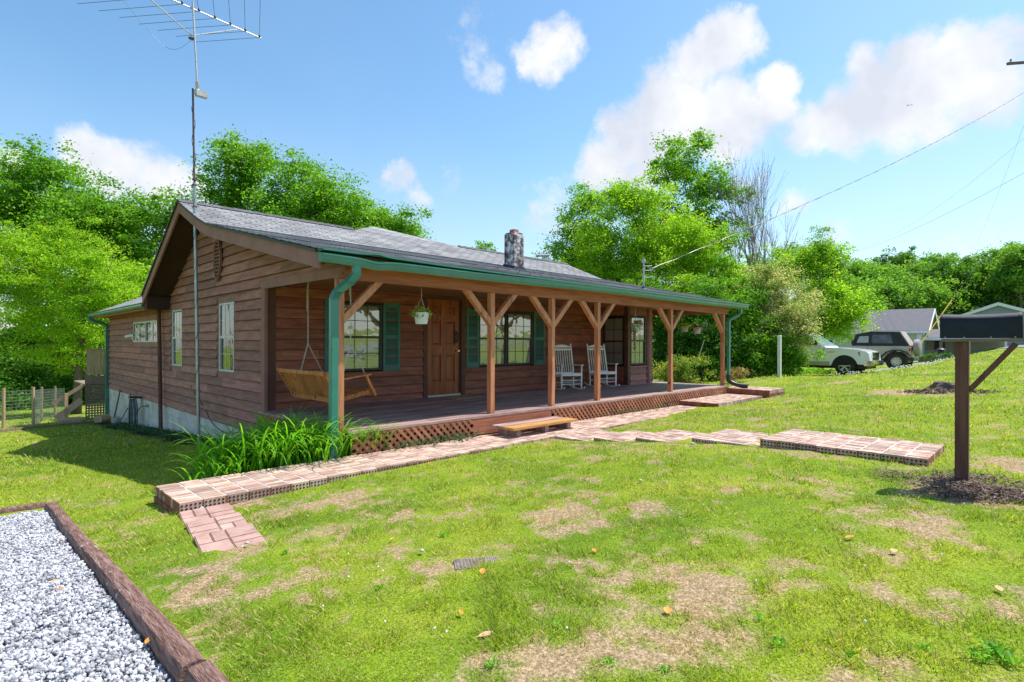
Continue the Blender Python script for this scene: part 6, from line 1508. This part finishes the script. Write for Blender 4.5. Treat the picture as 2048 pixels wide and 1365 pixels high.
def tree(name, cat, label, d, plobes, base_px, trunk_r, nclump, per, leaf, cr_, seed, leafm='leaf', group=None, depth=.85, top=None, ntwig=40, barkm='bark', stems=1, **kw):
    """plobes: (px, py, rx, ry, depth offset) at distance d; everything is real size there"""
    lobes = []
    for L_ in plobes:
        px, py, rx, ry = L_[:4]; dd = d+(L_[4] if len(L_) > 4 else 0); c = at(px, py, dd)
        rxx, rz = rx*dd/FPX, ry*dd/FPX; lobes.append((c.x, c.y, c.z, rxx*depth, rxx*depth, rz))
    b = at(base_px, 700, d); bz_ = gzf(b.x, b.y); b = Vector((b.x, b.y, bz_-.15))
    t = empty(name, (b.x, b.y, bz_), label, cat, group)
    V, Fc, C = crown_arrays(lobes, nclump, int(per*1.4), leaf*.82, cr_, seed, **kw)
    npmesh('crown', V, Fc, M[leafm], t)
    mb = MB(); zt = max(l[2] for l in lobes); cxm = sum(l[0]*l[3] for l in lobes)/sum(l[3] for l in lobes); cym = sum(l[1]*l[3] for l in lobes)/sum(l[3] for l in lobes)
    tp = Vector((cxm, cym, bz_+(zt-bz_)*.8)) if top is None else at(*top, d)
    limbs(mb, b, tp, lobes, C, trunk_r, seed, ntwig)
    for s in range(1, stems):
        q = Vector((random.uniform(-1,1), random.uniform(-1,1), 0)); limbs(mb, b+q*.5, tp+q*1.2, lobes[:1], C, trunk_r*.7, seed+s, 4)
    mb.build('trunk', M[barkm], t, recalc=False, smooth=True)
    return t
TB = 'trees behind the house'; TR = 'trees and bushes to the right of the house'; TL = 'trees left of the house'
# --- behind the roof
tree('broadleaf_tree', 'tree', 'large round green tree rising behind the middle of the roof', 36,
     [(470,392,62,62),(505,340,50,46),(430,425,45,48),(560,395,70,62),(605,345,50,44),(640,400,62,60),(690,440,48,46),(560,460,110,46),(420,480,40,40)], 560, .38, 620, 75, .21, .85, 21, 'leaf', TB)
tree('broadleaf_tree', 'tree', 'lower green tree tapering off to the right behind the roof ridge', 38,
     [(740,425,45,36),(780,445,40,32),(812,465,30,22),(720,465,60,35),(760,490,80,30)], 770, .25, 260, 70, .20, .75, 22, 'leaf', TB)
q = tree('broadleaf_tree', 'tree', 'treetop just showing over the ridge left of the chimney', 48, [(966,502,14,9),(960,520,26,14)], 965, .18, 40, 60, .2, .5, 23, 'leaf', TB)
# --- left side
tree('broadleaf_tree', 'tree', 'tall tree with feathery top standing highest at the far left', 34,
     [(85,320,42,40),(60,345,35,40),(115,370,55,40),(50,420,85,55),(0,400,70,60),(120,440,80,60),(30,520,90,70),(130,520,90,70)], 60, .36, 620, 70, .21, .8, 24, 'leaf', TL, droop=.3)
tree('broadleaf_tree', 'tree', 'broad green tree between the far left tree and the gable', 33,
     [(200,400,55,42),(180,450,85,60),(255,440,60,45),(310,455,50,40),(230,520,100,60),(320,520,55,70),(345,440,35,40),(300,600,70,60),(220,600,100,60)], 250, .34, 640, 72, .20, .8, 25, 'leaf', TL, droop=.3)
tree('broadleaf_tree', 'tree', 'dark leafy tree filling the gap behind the side lawn', 41,
     [(60,600,110,70),(190,620,100,70),(300,620,80,70),(60,700,120,60),(190,720,110,60)], 130, .3, 420, 80, .24, .9, 26, 'leafdark', TL)
tree('locust_tree', 'tree', 'yellow green locust tree with slanting trunk beside the wire fence', 23.5,
     [(90,490,95,36,.6),(30,500,60,36),(160,510,75,34,-.5),(70,545,100,36,-.6),(180,560,70,32),(215,545,40,30,-.4),(110,600,85,32,-.8),(190,620,60,30),(30,590,60,34),(230,600,40,26),(60,650,75,30,-.5),(150,670,75,28),(205,660,45,26),(110,710,70,24),(190,720,45,22,.4)], 152, .17, 560, 95, .115, .55, 27, 'leafbright', TL, top=(172,560), droop=.35, flat=.4, asp=.24)
for k, (px, py, dd, rx, ry, mt_) in enumerate([(20,740,29,70,45,'leafdark'),(110,770,30,60,35,'leafdark'),(10,800,27,40,25,'leafdark'),(190,780,34,60,40,'leafdark'),(60,690,32,80,50,'leaf'),(255,560,30,45,45,'leafbright'),(240,690,36,60,70,'leafdark')]):
    tree('bush', 'bush', ['dark bush low behind the fence at the left picture edge','dark bush behind the wire fence, left of the slanting trunk','lowest dark bush touching the left picture edge','dark bush between the slanting trunk and the rear deck','mid green bush above the fence under the locust tree','light green bush right beside the low rear roof','tall dark bush behind the rear deck'][k],
         dd, [(px,py,rx,ry),(px+rx*.5,py+ry*.3,rx*.7,ry*.7),(px-rx*.5,py+ry*.2,rx*.6,ry*.7)], px, .07, 130, 70, .17, .6, 40+k, mt_, 'bushes behind the side lawn', ntwig=12)
# woods further back, outside the frame to the left: they show in the side windows
proto = bpy.data.objects['broadleaf_tree']
def clone_tree(src, x, y, s, rz, label, group, zs=1):
    c = copy_tree(src); c.location = (x, y, gzf(x, y)); c.scale = (s, s, s*zs); c.rotation_euler = (0, 0, rz); c['label'] = label; c['group'] = group; return c
# --- right side
tree('broadleaf_tree', 'tree', 'tall airy tree, highest of the trees right of the roof', 37,
     [(1360,325,52,32),(1330,360,45,36),(1405,350,50,40),(1435,400,42,38),(1390,400,60,45),(1350,430,60,45),(1420,450,36,40),(1390,500,60,40),(1420,545,40,36),(1300,480,60,60)], 1390, .26, 420, 62, .20, .72, 31, 'leaf', TR, ntwig=110, shellb=.33)
tree('broadleaf_tree', 'tree', 'narrow upright leafy tree at the right end of the ridge', 33,
     [(1185,385,26,22),(1165,405,34,26),(1150,440,34,30),(1170,470,44,34),(1150,500,40,34),(1180,540,60,30)], 1180, .18, 210, 60, .17, .58, 32, 'leaf', TR, ntwig=50)
tree('locust_tree', 'tree', 'bright yellow green tree with dense fan of branches behind the service mast', 30,
     [(1250,385,28,28),(1270,420,60,34),(1330,425,48,34),(1215,440,45,34),(1370,465,60,34),(1270,470,90,40),(1200,500,60,40),(1330,510,80,40),(1250,540,90,40),(1400,520,60,34),(1200,560,60,30),(1320,570,90,34),(1390,570,60,34)], 1290, .26, 760, 85, .14, .62, 33, 'leafbright', TR, droop=.25, ntwig=70)
tree('broadleaf_tree', 'tree', 'thin young tree in front of the bare tree', 28,
     [(1458,480,14,22),(1455,510,24,22),(1465,545,34,24),(1470,580,40,24)], 1462, .07, 110, 55, .13, .42, 34, 'leaf', TR, ntwig=20)
HB_ = [(1330,640,24.5,70,60,'leafdark'),(1400,650,23.5,60,70,'leafdark'),(1290,600,26,60,50,'leaf'),(1420,600,25,60,46,'leaf'),(1480,650,23.2,46,70,'leaf'),(1360,590,27.5,70,40,'leafbright'),(1450,560,28,50,36,'leafbright'),(1440,700,22.6,40,50,'leafdark'),(1520,690,22.8,40,55,'leaf'),(1345,700,24,60,50,'leafdark'),(1500,600,25,34,40,'leaf')]
HL = ['dark bush seen through the open porch end, middle one','dark bush behind the two hanging pots','green bush rising over the porch roof near its end','green bush above the last porch post','tall green bush just right of the right downspout','bright bush peeking over the porch roof','bright yellow green bush below the bare tree','low dark bush behind the right downspout','green bush left of the white post','dark bush at the foot of the hedge behind the coral tipped shrub','green bush under the pale blossoms, right of the downspout']
for k, (px, py, dd, rx, ry, mt_) in enumerate(HB_):
    tree('bush', 'bush', HL[k], dd+.7, [(px,py,rx*.8,ry*.8),(px+rx*.35,py+ry*.45,rx*.7,ry*.6),(px-rx*.4,py+ry*.35,rx*.65,ry*.65),(px,py-ry*.5,rx*.45,ry*.45)], px, .06, 190, 75, .115, .42, 60+k, mt_, TR, ntwig=40, stems=3, barkm='baretwig')
tree('flowering_shrub', 'shrub', 'large shrub covered with cream blossom beside the white truck', 23.4,
     [(1560,590,55,34,.8),(1530,560,40,26,1.5),(1590,605,30,26,.4),(1570,640,34,30),(1588,660,24,22,-.2),(1570,695,28,26),(1550,640,44,40,.8),(1592,690,18,18)], 1585, .09, 420, 80, .085, .40, 80, 'leafflower', TR, ntwig=50, stems=3)
tree('bush', 'bush', 'green bush right behind the white post under the blossoming shrub', 23.6, [(1570,705,30,32),(1556,725,26,22),(1582,730,20,16),(1572,660,20,30)], 1580, .05, 170, 75, .09, .35, 81, 'leaf', TR, ntwig=20)
tree('flowering_shrub', 'shrub', 'small shrub with coral young leaves behind the open porch end', 19.8, [(1350,735,24,24),(1375,728,24,22),(1335,748,22,20),(1390,745,18,16),(1365,752,30,16)], 1362, .03, 130, 60, .07, .22, 82, 'leafwarm', TR, ntwig=24, stems=4)
tree('bush', 'bush', 'low brownish bush at the foot of the right downspout', 19.5, [(1462,752,14,10),(1475,755,12,8)], 1466, .03, 40, 60, .05, .16, 83, 'leafdried', TR, ntwig=6)
for k, (px, py, w_) in enumerate([(1425,758,26),(1500,757,24),(1545,752,18),(1625,748,24)]):
    p = gpx(px, py); V, Fc = leafcloud(900, [(p.x+random.uniform(-1,1)*w_*.03, p.y+random.uniform(-1,1)*w_*.03, p.z+.14) for _ in range(12)], (.22,.22,.10), .11, 90+k)
    o = npmesh('weed_clump', V, Fc, M['leaf']); tag(o, ['low leafy weeds along the hedge left of the downspout','low leafy weeds between downspout and white post','low leafy weeds left of the white post','rounded weeds under the truck door'][k], 'weeds', 'weeds along the hedge')
# light green cedar-like trees over the truck
tree('broadleaf_tree', 'tree', 'soft yellow green tree behind the cream shrub, left of the bungalow roof', 34, [(1640,560,50,40),(1600,540,40,30),(1660,600,48,36),(1620,600,50,40),(1680,630,32,26),(1650,650,50,30),(1640,510,30,24)], 1640, .2, 420, 70, .16, .62, 84, 'leafbright', TR, ntwig=30)
tree('broadleaf_tree', 'tree', 'thin wispy treetop standing above the yellow green tree', 33, [(1636,462,9,12),(1632,485,16,14),(1645,505,20,16),(1628,530,20,20)], 1636, .07, 60, 45, .12, .36, 85, 'leaf', TR, ntwig=20)
tree('broadleaf_tree', 'tree', 'rounded olive tree below the bare tree, left of the wispy treetop', 40, [(1560,530,50,26),(1600,520,34,20),(1540,560,50,30),(1500,550,40,26)], 1560, .2, 240, 60, .17, .6, 86, 'leaffar', TR)
# bare tree
def bare_tree():
    d = 35; b = at(1508, 700, d); b.z = gzf(b.x, b.y); t = empty('bare_tree', b, 'leafless grey pink tree with fan of fine twigs against the sky', 'tree', TR)
    mb = MB(); rr = random.Random(12); Rv = Vector((RT[0], RT[1], 0)); Fv = Vector((FW[0], FW[1], 0))
    def grow(p, dr, ln, r_, dep):
        q = p; pts = [p]; 
        for k in range(4):
            dr = (dr+Vector((rr.uniform(-.1,.1), rr.uniform(-.1,.1), .035+rr.uniform(-.03,.05)))).normalized(); q = q+dr*ln/4; pts.append(q)
        mb.tube(pts, [max(.006, r_*(1-.4*k/4)) for k in range(5)], 5 if dep > 1 else 3, caps=False)
        if dep <= 0: return
        for k in range(3 if dep > 2 else 4):
            an_ = rr.uniform(0, 6.28); sp = rr.uniform(.22, .5); nd = (dr+(Rv*math.cos(an_)+Fv*math.sin(an_))*sp+Vector((0,0,.12))).normalized()
            grow(pts[rr.choice([2,3,4])], nd, ln*rr.uniform(.62,.9), r_*.55, dep-1)
    for k, (lx, ln) in enumerate([(-.42,3.6),(-.2,4.2),(-.05,4.7),(.1,4.4),(.3,3.6),(.6,3.0),(-.65,3.0),(.9,2.4),(-.9,2.2)]):
        base = b+Vector((0,0,3.2))+Rv*lx*.5; grow(base, (Rv*lx*.8+Fv*rr.uniform(-.3,.3)+Vector((0,0,1))).normalized(), ln*.80, .06, 4)
    mb.tube([b, b+Vector((0,0,3.4))], [.2,.13], 9)
    mb.build('branches', M['baretwig'], t, recalc=False)
bare_tree()
# far line of trees
rr = random.Random(5)
FT = [(1700,555,78,34,30),(1735,540,74,30,26),(1770,560,70,34,30),(1800,530,80,36,22),(1835,548,76,34,30),(1870,535,82,40,28),(1900,560,70,36,34),(1940,545,78,40,32),(1985,560,72,34,34),(2010,530,68,30,30),(2040,520,64,30,34),(2080,540,66,40,40),(1720,600,66,40,30),(1780,600,66,40,34),(1850,600,68,50,30),(1920,600,70,50,32),(2000,600,68,50,32),(2060,600,66,40,34),(1660,540,80,30,24),(1690,590,60,30,30)]
words = ['leftmost','second','third','fourth','fifth','sixth','seventh','eighth','ninth','tenth','eleventh','last']
for k, (px, py, dd, rx, ry) in enumerate(FT):
    r_ = random.Random(k)
    lb = [(px,py,rx*.75,ry*.8),(px-rx*.4,py+ry*.5,rx*.7,ry*.7),(px+rx*.45,py+ry*.4,rx*.7,ry*.7),(px+r_.uniform(-10,10),py-ry*.5,rx*.4,ry*.4),(px,py+ry,rx*.9,ry)]
    lab = ('far green tree of the skyline row, %s counted from the bare tree' % words[min(k, 11)]) if k < 12 else ['far tree low behind the bungalow, left part','far tree low behind the bungalow ridge','far tree between bungalow and grey blue house','far tree right behind the mailbox','far tree low behind the blue house','far tree low at the right picture edge','far olive tree left of the skyline row','dark green tree against the left end of the bungalow roof'][k-12]
    tree('broadleaf_tree', 'tree', lab, dd, lb, px, .25, 210, 55, .34, 1.0, 100+k, 'leaffar' if k % 3 else 'leafdark', 'far trees along the skyline', ntwig=6)
# trees that are only mirrored in the windows: to the left of the side lawn, and across the street
for k, (x, y, s) in enumerate([(-7, 27, .75), (-5.5, 37, 1.0), (-14, 24, .9)]):
    clone_tree(proto, x, y, s, k*1.3, ['tree past the left picture edge, nearest to the wire fence','tree past the left picture edge, tallest of three','tree past the left picture edge, farthest out'][k], 'trees beyond the picture edge')
for k, (x, y, s) in enumerate([(22, -26, .9), (36, -24, 1.0), (10, -30, .8)]):
    clone_tree(proto, x, y, s, k*2.1+.6, ['tree across the street mirrored in the bay window','tree across the street mirrored in the double window','tree across the street mirrored in the swing window'][k], 'trees beyond the picture edge')
# ------------------------------------------------------------------ daylilies
def lilies():
    r = random.Random(3); g = 'daylily clumps beside the walk'
    spots = [(2.05,6.66,.38,'single arching daylily clump at the left end of the bed'),(2.35,6.95,.55,'daylily clump second from the left, behind the first'),(2.72,6.68,.58,'dense daylily clump leaning over the brick walk'),(3.02,7.25,.6,'daylily clump in front of the porch lattice corner'),(3.10,6.58,.56,'daylily clump just left of the green downspout'),(3.62,6.62,.0,'')]
    for (x, y, h, lb) in spots:
        if not h: continue
        z0 = gzf(x, y)-.01; V = []; Fc = []
        nb = 240 if x > 2.1 else 60
        for k in range(nb):
            an_ = r.uniform(0, 6.283); bx0 = x+r.gauss(0, .17); by0 = y+r.gauss(0, .11); L_ = h*r.uniform(.8, 1.45); w = r.uniform(.009, .015); seg = 8
            out = r.uniform(.35, .95); q = Vector((bx0, by0, z0)); el_ = R(r.uniform(68, 86)); bend = R(r.uniform(90, 165))/seg
            for s in range(seg+1):
                sd = Vector((-math.sin(an_), math.cos(an_), 0)); wd = w*(1-.85*(s/seg)**2.2)*(.6+.4*min(1, s/2))
                V += [tuple(q-sd*wd), tuple(q+sd*wd)]
                if s: b = len(V)-4; Fc.append((b, b+1, b+3, b+2))
                st_ = L_/seg*1.25; q = q+Vector((math.cos(an_)*math.cos(el_), math.sin(an_)*math.cos(el_), math.sin(el_)))*st_; el_ -= bend*(.35+1.2*s/seg)
                if q.z < z0+.02: q.z = z0+.02
        tag(npmesh('daylily', np.array(V), np.array(Fc), M['lily']), lb, 'daylily', g)
    for (x, y, n_, lb) in [(3.55,6.44,70,'daylily fringe right of the green downspout'),(3.85,6.42,36,'thin daylily tuft against the front lattice')]:
        z0 = PZ(x, y)-.06; V = []; Fc = []
        for k in range(n_):
            an_ = r.uniform(-2.6, .3); q = Vector((x+r.gauss(0,.12), y+r.gauss(0,.02), z0)); el_ = R(r.uniform(70, 88)); L_ = r.uniform(.30,.52); seg = 8; w = .009
            for s in range(seg+1):
                sd = Vector((-math.sin(an_), math.cos(an_), 0)); wd = w*(1-.85*(s/seg)**2.2)
                V += [tuple(q-sd*wd), tuple(q+sd*wd)]
                if s: b = len(V)-4; Fc.append((b, b+1, b+3, b+2))
                q = q+Vector((math.cos(an_)*math.cos(el_), math.sin(an_)*math.cos(el_), math.sin(el_)))*L_/seg*1.3; el_ -= R(r.uniform(10,17))*(.4+1.2*s/seg)
        tag(npmesh('daylily', np.array(V), np.array(Fc), M['lily']), lb, 'daylily', g)
lilies()
# mulch bed along the foundation, ivy
def chips(name, pts, n, L_, W_, mt, label, seed, zoff=0, hgt=.03):
    r = np.random.default_rng(seed); P_ = np.array(pts, float); k = r.integers(0, len(P_), n); c = P_[k]
    x = c[:, 0]+r.normal(0, 1, n)*c[:, 2]*.5; y = c[:, 1]+r.normal(0, 1, n)*c[:, 2]*.5
    z = gz(x, y)+zoff+hgt*r.random(n)*np.exp(-((x-c[:, 0])**2+(y-c[:, 1])**2)/(c[:, 2]**2))+.008
    p = np.stack([x, y, z], -1); d = r.normal(0, 1, (n, 3)); d[:, 2] *= .35; d /= np.linalg.norm(d, axis=1)[:, None]; nn = r.normal(0, .4, (n, 3))+np.array([0,0,1]); s = np.cross(d, nn); s /= np.linalg.norm(s, axis=1)[:, None]
    l = (L_*(.4+r.random(n)))[:, None]; w = (W_*(.5+r.random(n)))[:, None]
    V = np.stack([p-d*l-s*w, p-d*l+s*w, p+d*l+s*w*.7, p+d*l-s*w*.7], 1).reshape(-1, 3)
    o = npmesh(name, V, np.arange(4*n).reshape(-1, 4), M[mt]); tag(o, label, kind='stuff'); return o
bed = [(3.2+.1*math.sin(y*2), y, .30) for y in np.arange(7.4, 21, .25)]
chips('mulch', bed, 16000, .022, .008, 'mulch', 'dark mulch along the foundation', 1)
bed2 = [(3.25, y, .16) for y in np.arange(9.5, 19.5, .3)]
def ivy(name, pts, n, size, label, seed, zo=.05, mt='ivy'):
    V, Fc = leafcloud(n, [(x, y, (gzf(x, y) if z is None else z)+zo) for x, y, z in pts], (.10,.12,.03), size, seed, up=1.5); o = npmesh(name, V, Fc, M[mt]); tag(o, label, kind='stuff')
ivy('ivy', [(3.05+.2*random.random(), y, None) for y in np.arange(11.5, 19, .12)], 4200, .045, 'low ivy over the mulch bed', 4)
ivy('ground_cover', [(x, 6.385+random.uniform(-.02,.02), -1.42) for x in list(np.arange(4.1,5.6,.06))+[4.4,4.9,5.2]*3+list(np.arange(9,11.5,.2))], 1500, .045, 'small ivy leaves growing out of the porch lattice', 5, zo=.03)
ivy('ground_cover', [(1.75+random.uniform(-.2,.2), 6.55+random.uniform(-.1,.15), None) for k in range(14)], 420, .04, 'small leafy weeds at the back of the brick walk', 6, zo=.03)
p = gpx(1925, 975); chips('bark_mulch', [(p.x+random.gauss(0,.24), p.y+random.gauss(0,.20), .22) for k in range(16)]+[(p.x-.1-.0*k, p.y-.1*k, .2) for k in range(7)], 5200, .022, .0035, 'mulchdry', 'grey brown bark mulch round the mailbox post', 7, hgt=.05)
p = gpx(1880, 783); chips('bark_mulch', [(p.x+random.gauss(0,.25), p.y+random.gauss(0,.35), .25) for k in range(12)], 2200, .035, .01, 'mulchdry', 'dark bark chips round the tree stump', 8)
# tufts of broader weeds
r = random.Random(21); V = []; Fc = []
for (px, py, s_) in [(985,1335,.03),(1220,1330,.026),(1560,1290,.028),(1990,1305,.045),(1960,1320,.04),(2015,1325,.045),(890,1075,.04),(1700,1320,.025),(1520,1240,.02),(1330,1345,.025),(570,1110,.03),(1120,1255,.02),(1850,1300,.02),(760,1180,.025)]:
    if s_ == 0: continue
    p = gpx(px, py)
    for k in range(26):
        an_ = r.uniform(0,6.28); q = p+Vector((r.gauss(0,s_*.4), r.gauss(0,s_*.4), .0)); L_ = s_*r.uniform(.7,1.3); w = s_*.12; el_ = R(r.uniform(20,65))
        e = q+Vector((math.cos(an_)*math.cos(el_), math.sin(an_)*math.cos(el_), math.sin(el_)))*L_; m_ = q.lerp(e, .5)+Vector((0,0,.012)); sd = Vector((-math.sin(an_), math.cos(an_), 0))*w
        b = len(V); V += [tuple(q), tuple(m_-sd), tuple(e), tuple(m_+sd)]; Fc.append((b, b+1, b+2, b+3))
tag(npmesh('weeds', np.array(V), np.array(Fc), M['lily']), 'broad leaved weeds in the bare patches', kind='stuff')
# ------------------------------------------------------------------ lawn blades
def lawn(n, r0, r1, h, wk, seed):
    r = np.random.default_rng(seed); u = r.random(n)
    rad = r0*(r1/r0)**u if True else 0
    th = TH+(r.random(n)*2-1)*R(50); X = rad*np.cos(th); Y = rad*np.sin(th)
    k = np.ones(n, bool)
    k &= ~((X > 3.45) & (X < 14.75) & (Y > 6.30)); k &= ~((X > 3.5) & (X < 15) & (Y > 8)); k &= ~((X > 1.38) & (X < 11.97) & (Y > 5.47) & (Y < 6.36))
    k &= ~((X > 11.95) & (X < 15.7) & (Y > 5.25) & (Y < 6.5)); k &= ~((X > 6.40) & (X < 7.42) & (Y > .86) & (Y < 5.5)); k &= ~((X < .69) & (Y < 7.12))
    k &= ~((X > 1.36-.155*(5.5-Y)) & (X < 1.77-.155*(5.5-Y)) & (Y > 3.99) & (Y < 5.5)); k &= ~((X > 2.75) & (Y > 6.9) & (X < 3.6) & (Y < 21)); k &= ~((X > 26) & (Y > 9.5)); k &= ~(Y > 34)
    X, Y, rad = X[k], Y[k], rad[k]; n = len(X)
    dry = dryness(X, Y); keep = r.random(n) > dry*.22; X, Y, rad, dry = X[keep], Y[keep], rad[keep], dry[keep]; n = len(X)
    tuft = vn2.fbm(X, Y, 7, 3)
    hh = h*(.45+.9*r.random(n)**1.6)*(.35+2.2*np.clip(tuft-.28, 0, 1)**1.4)*(.75+.5*vn.fbm(X, Y, 1.3, 3))*1.25*(1-.55*dry)*np.clip(rad/4, 1, 3)**.35
    w = np.maximum(.0016, wk*rad)*(.7+.6*r.random(n)); an_ = r.random(n)*6.283; ln = .3+.9*r.random(n)
    z = gz(X, Y)+np.where(rad < 30, (vn.fbm(X, Y, 1.7)-.5)*.035+(vn2.fbm(X, Y, 6, 3)-.5)*.022, 0)-.004
    dx, dy = np.cos(an_), np.sin(an_); P0 = np.stack([X-dy*w, Y+dx*w, z], -1); P1 = np.stack([X+dy*w, Y-dx*w, z], -1)
    P2 = np.stack([X+dx*hh*ln*.55+dy*w*.7, Y+dy*hh*ln*.55-dx*w*.7, z+hh*.62], -1); P3 = np.stack([X+dx*hh*ln*1.1, Y+dy*hh*ln*1.1, z+hh], -1)
    V = np.stack([P0, P1, P2, P3], 1).reshape(-1, 3); D = np.clip(dry*1.0+(r.random(n) < .16)*.8+(r.random(n)-.5)*.5, 0, 1)
    return V, np.arange(4*n).reshape(-1, 4), np.repeat(D, 4)
Vs = []; Fs = []; Ds = []; o_ = 0
for (n, a, b, h, wk, sd) in [(190000, 1.6, 5.0, .027, .0005, 1), (150000, 4.6, 12, .030, .00055, 2), (110000, 11, 42, .034, .0007, 3)]:
    V, Fc, D = lawn(n, a, b, h, wk, sd); Vs.append(V); Fs.append(Fc+o_); Ds.append(D); o_ += len(V)
g = npmesh('grass', np.concatenate(Vs), np.concatenate(Fs), M['grass'], attr={'dry': np.concatenate(Ds)}); tag(g, 'mown lawn grass, green with dry straw patches', kind='stuff')
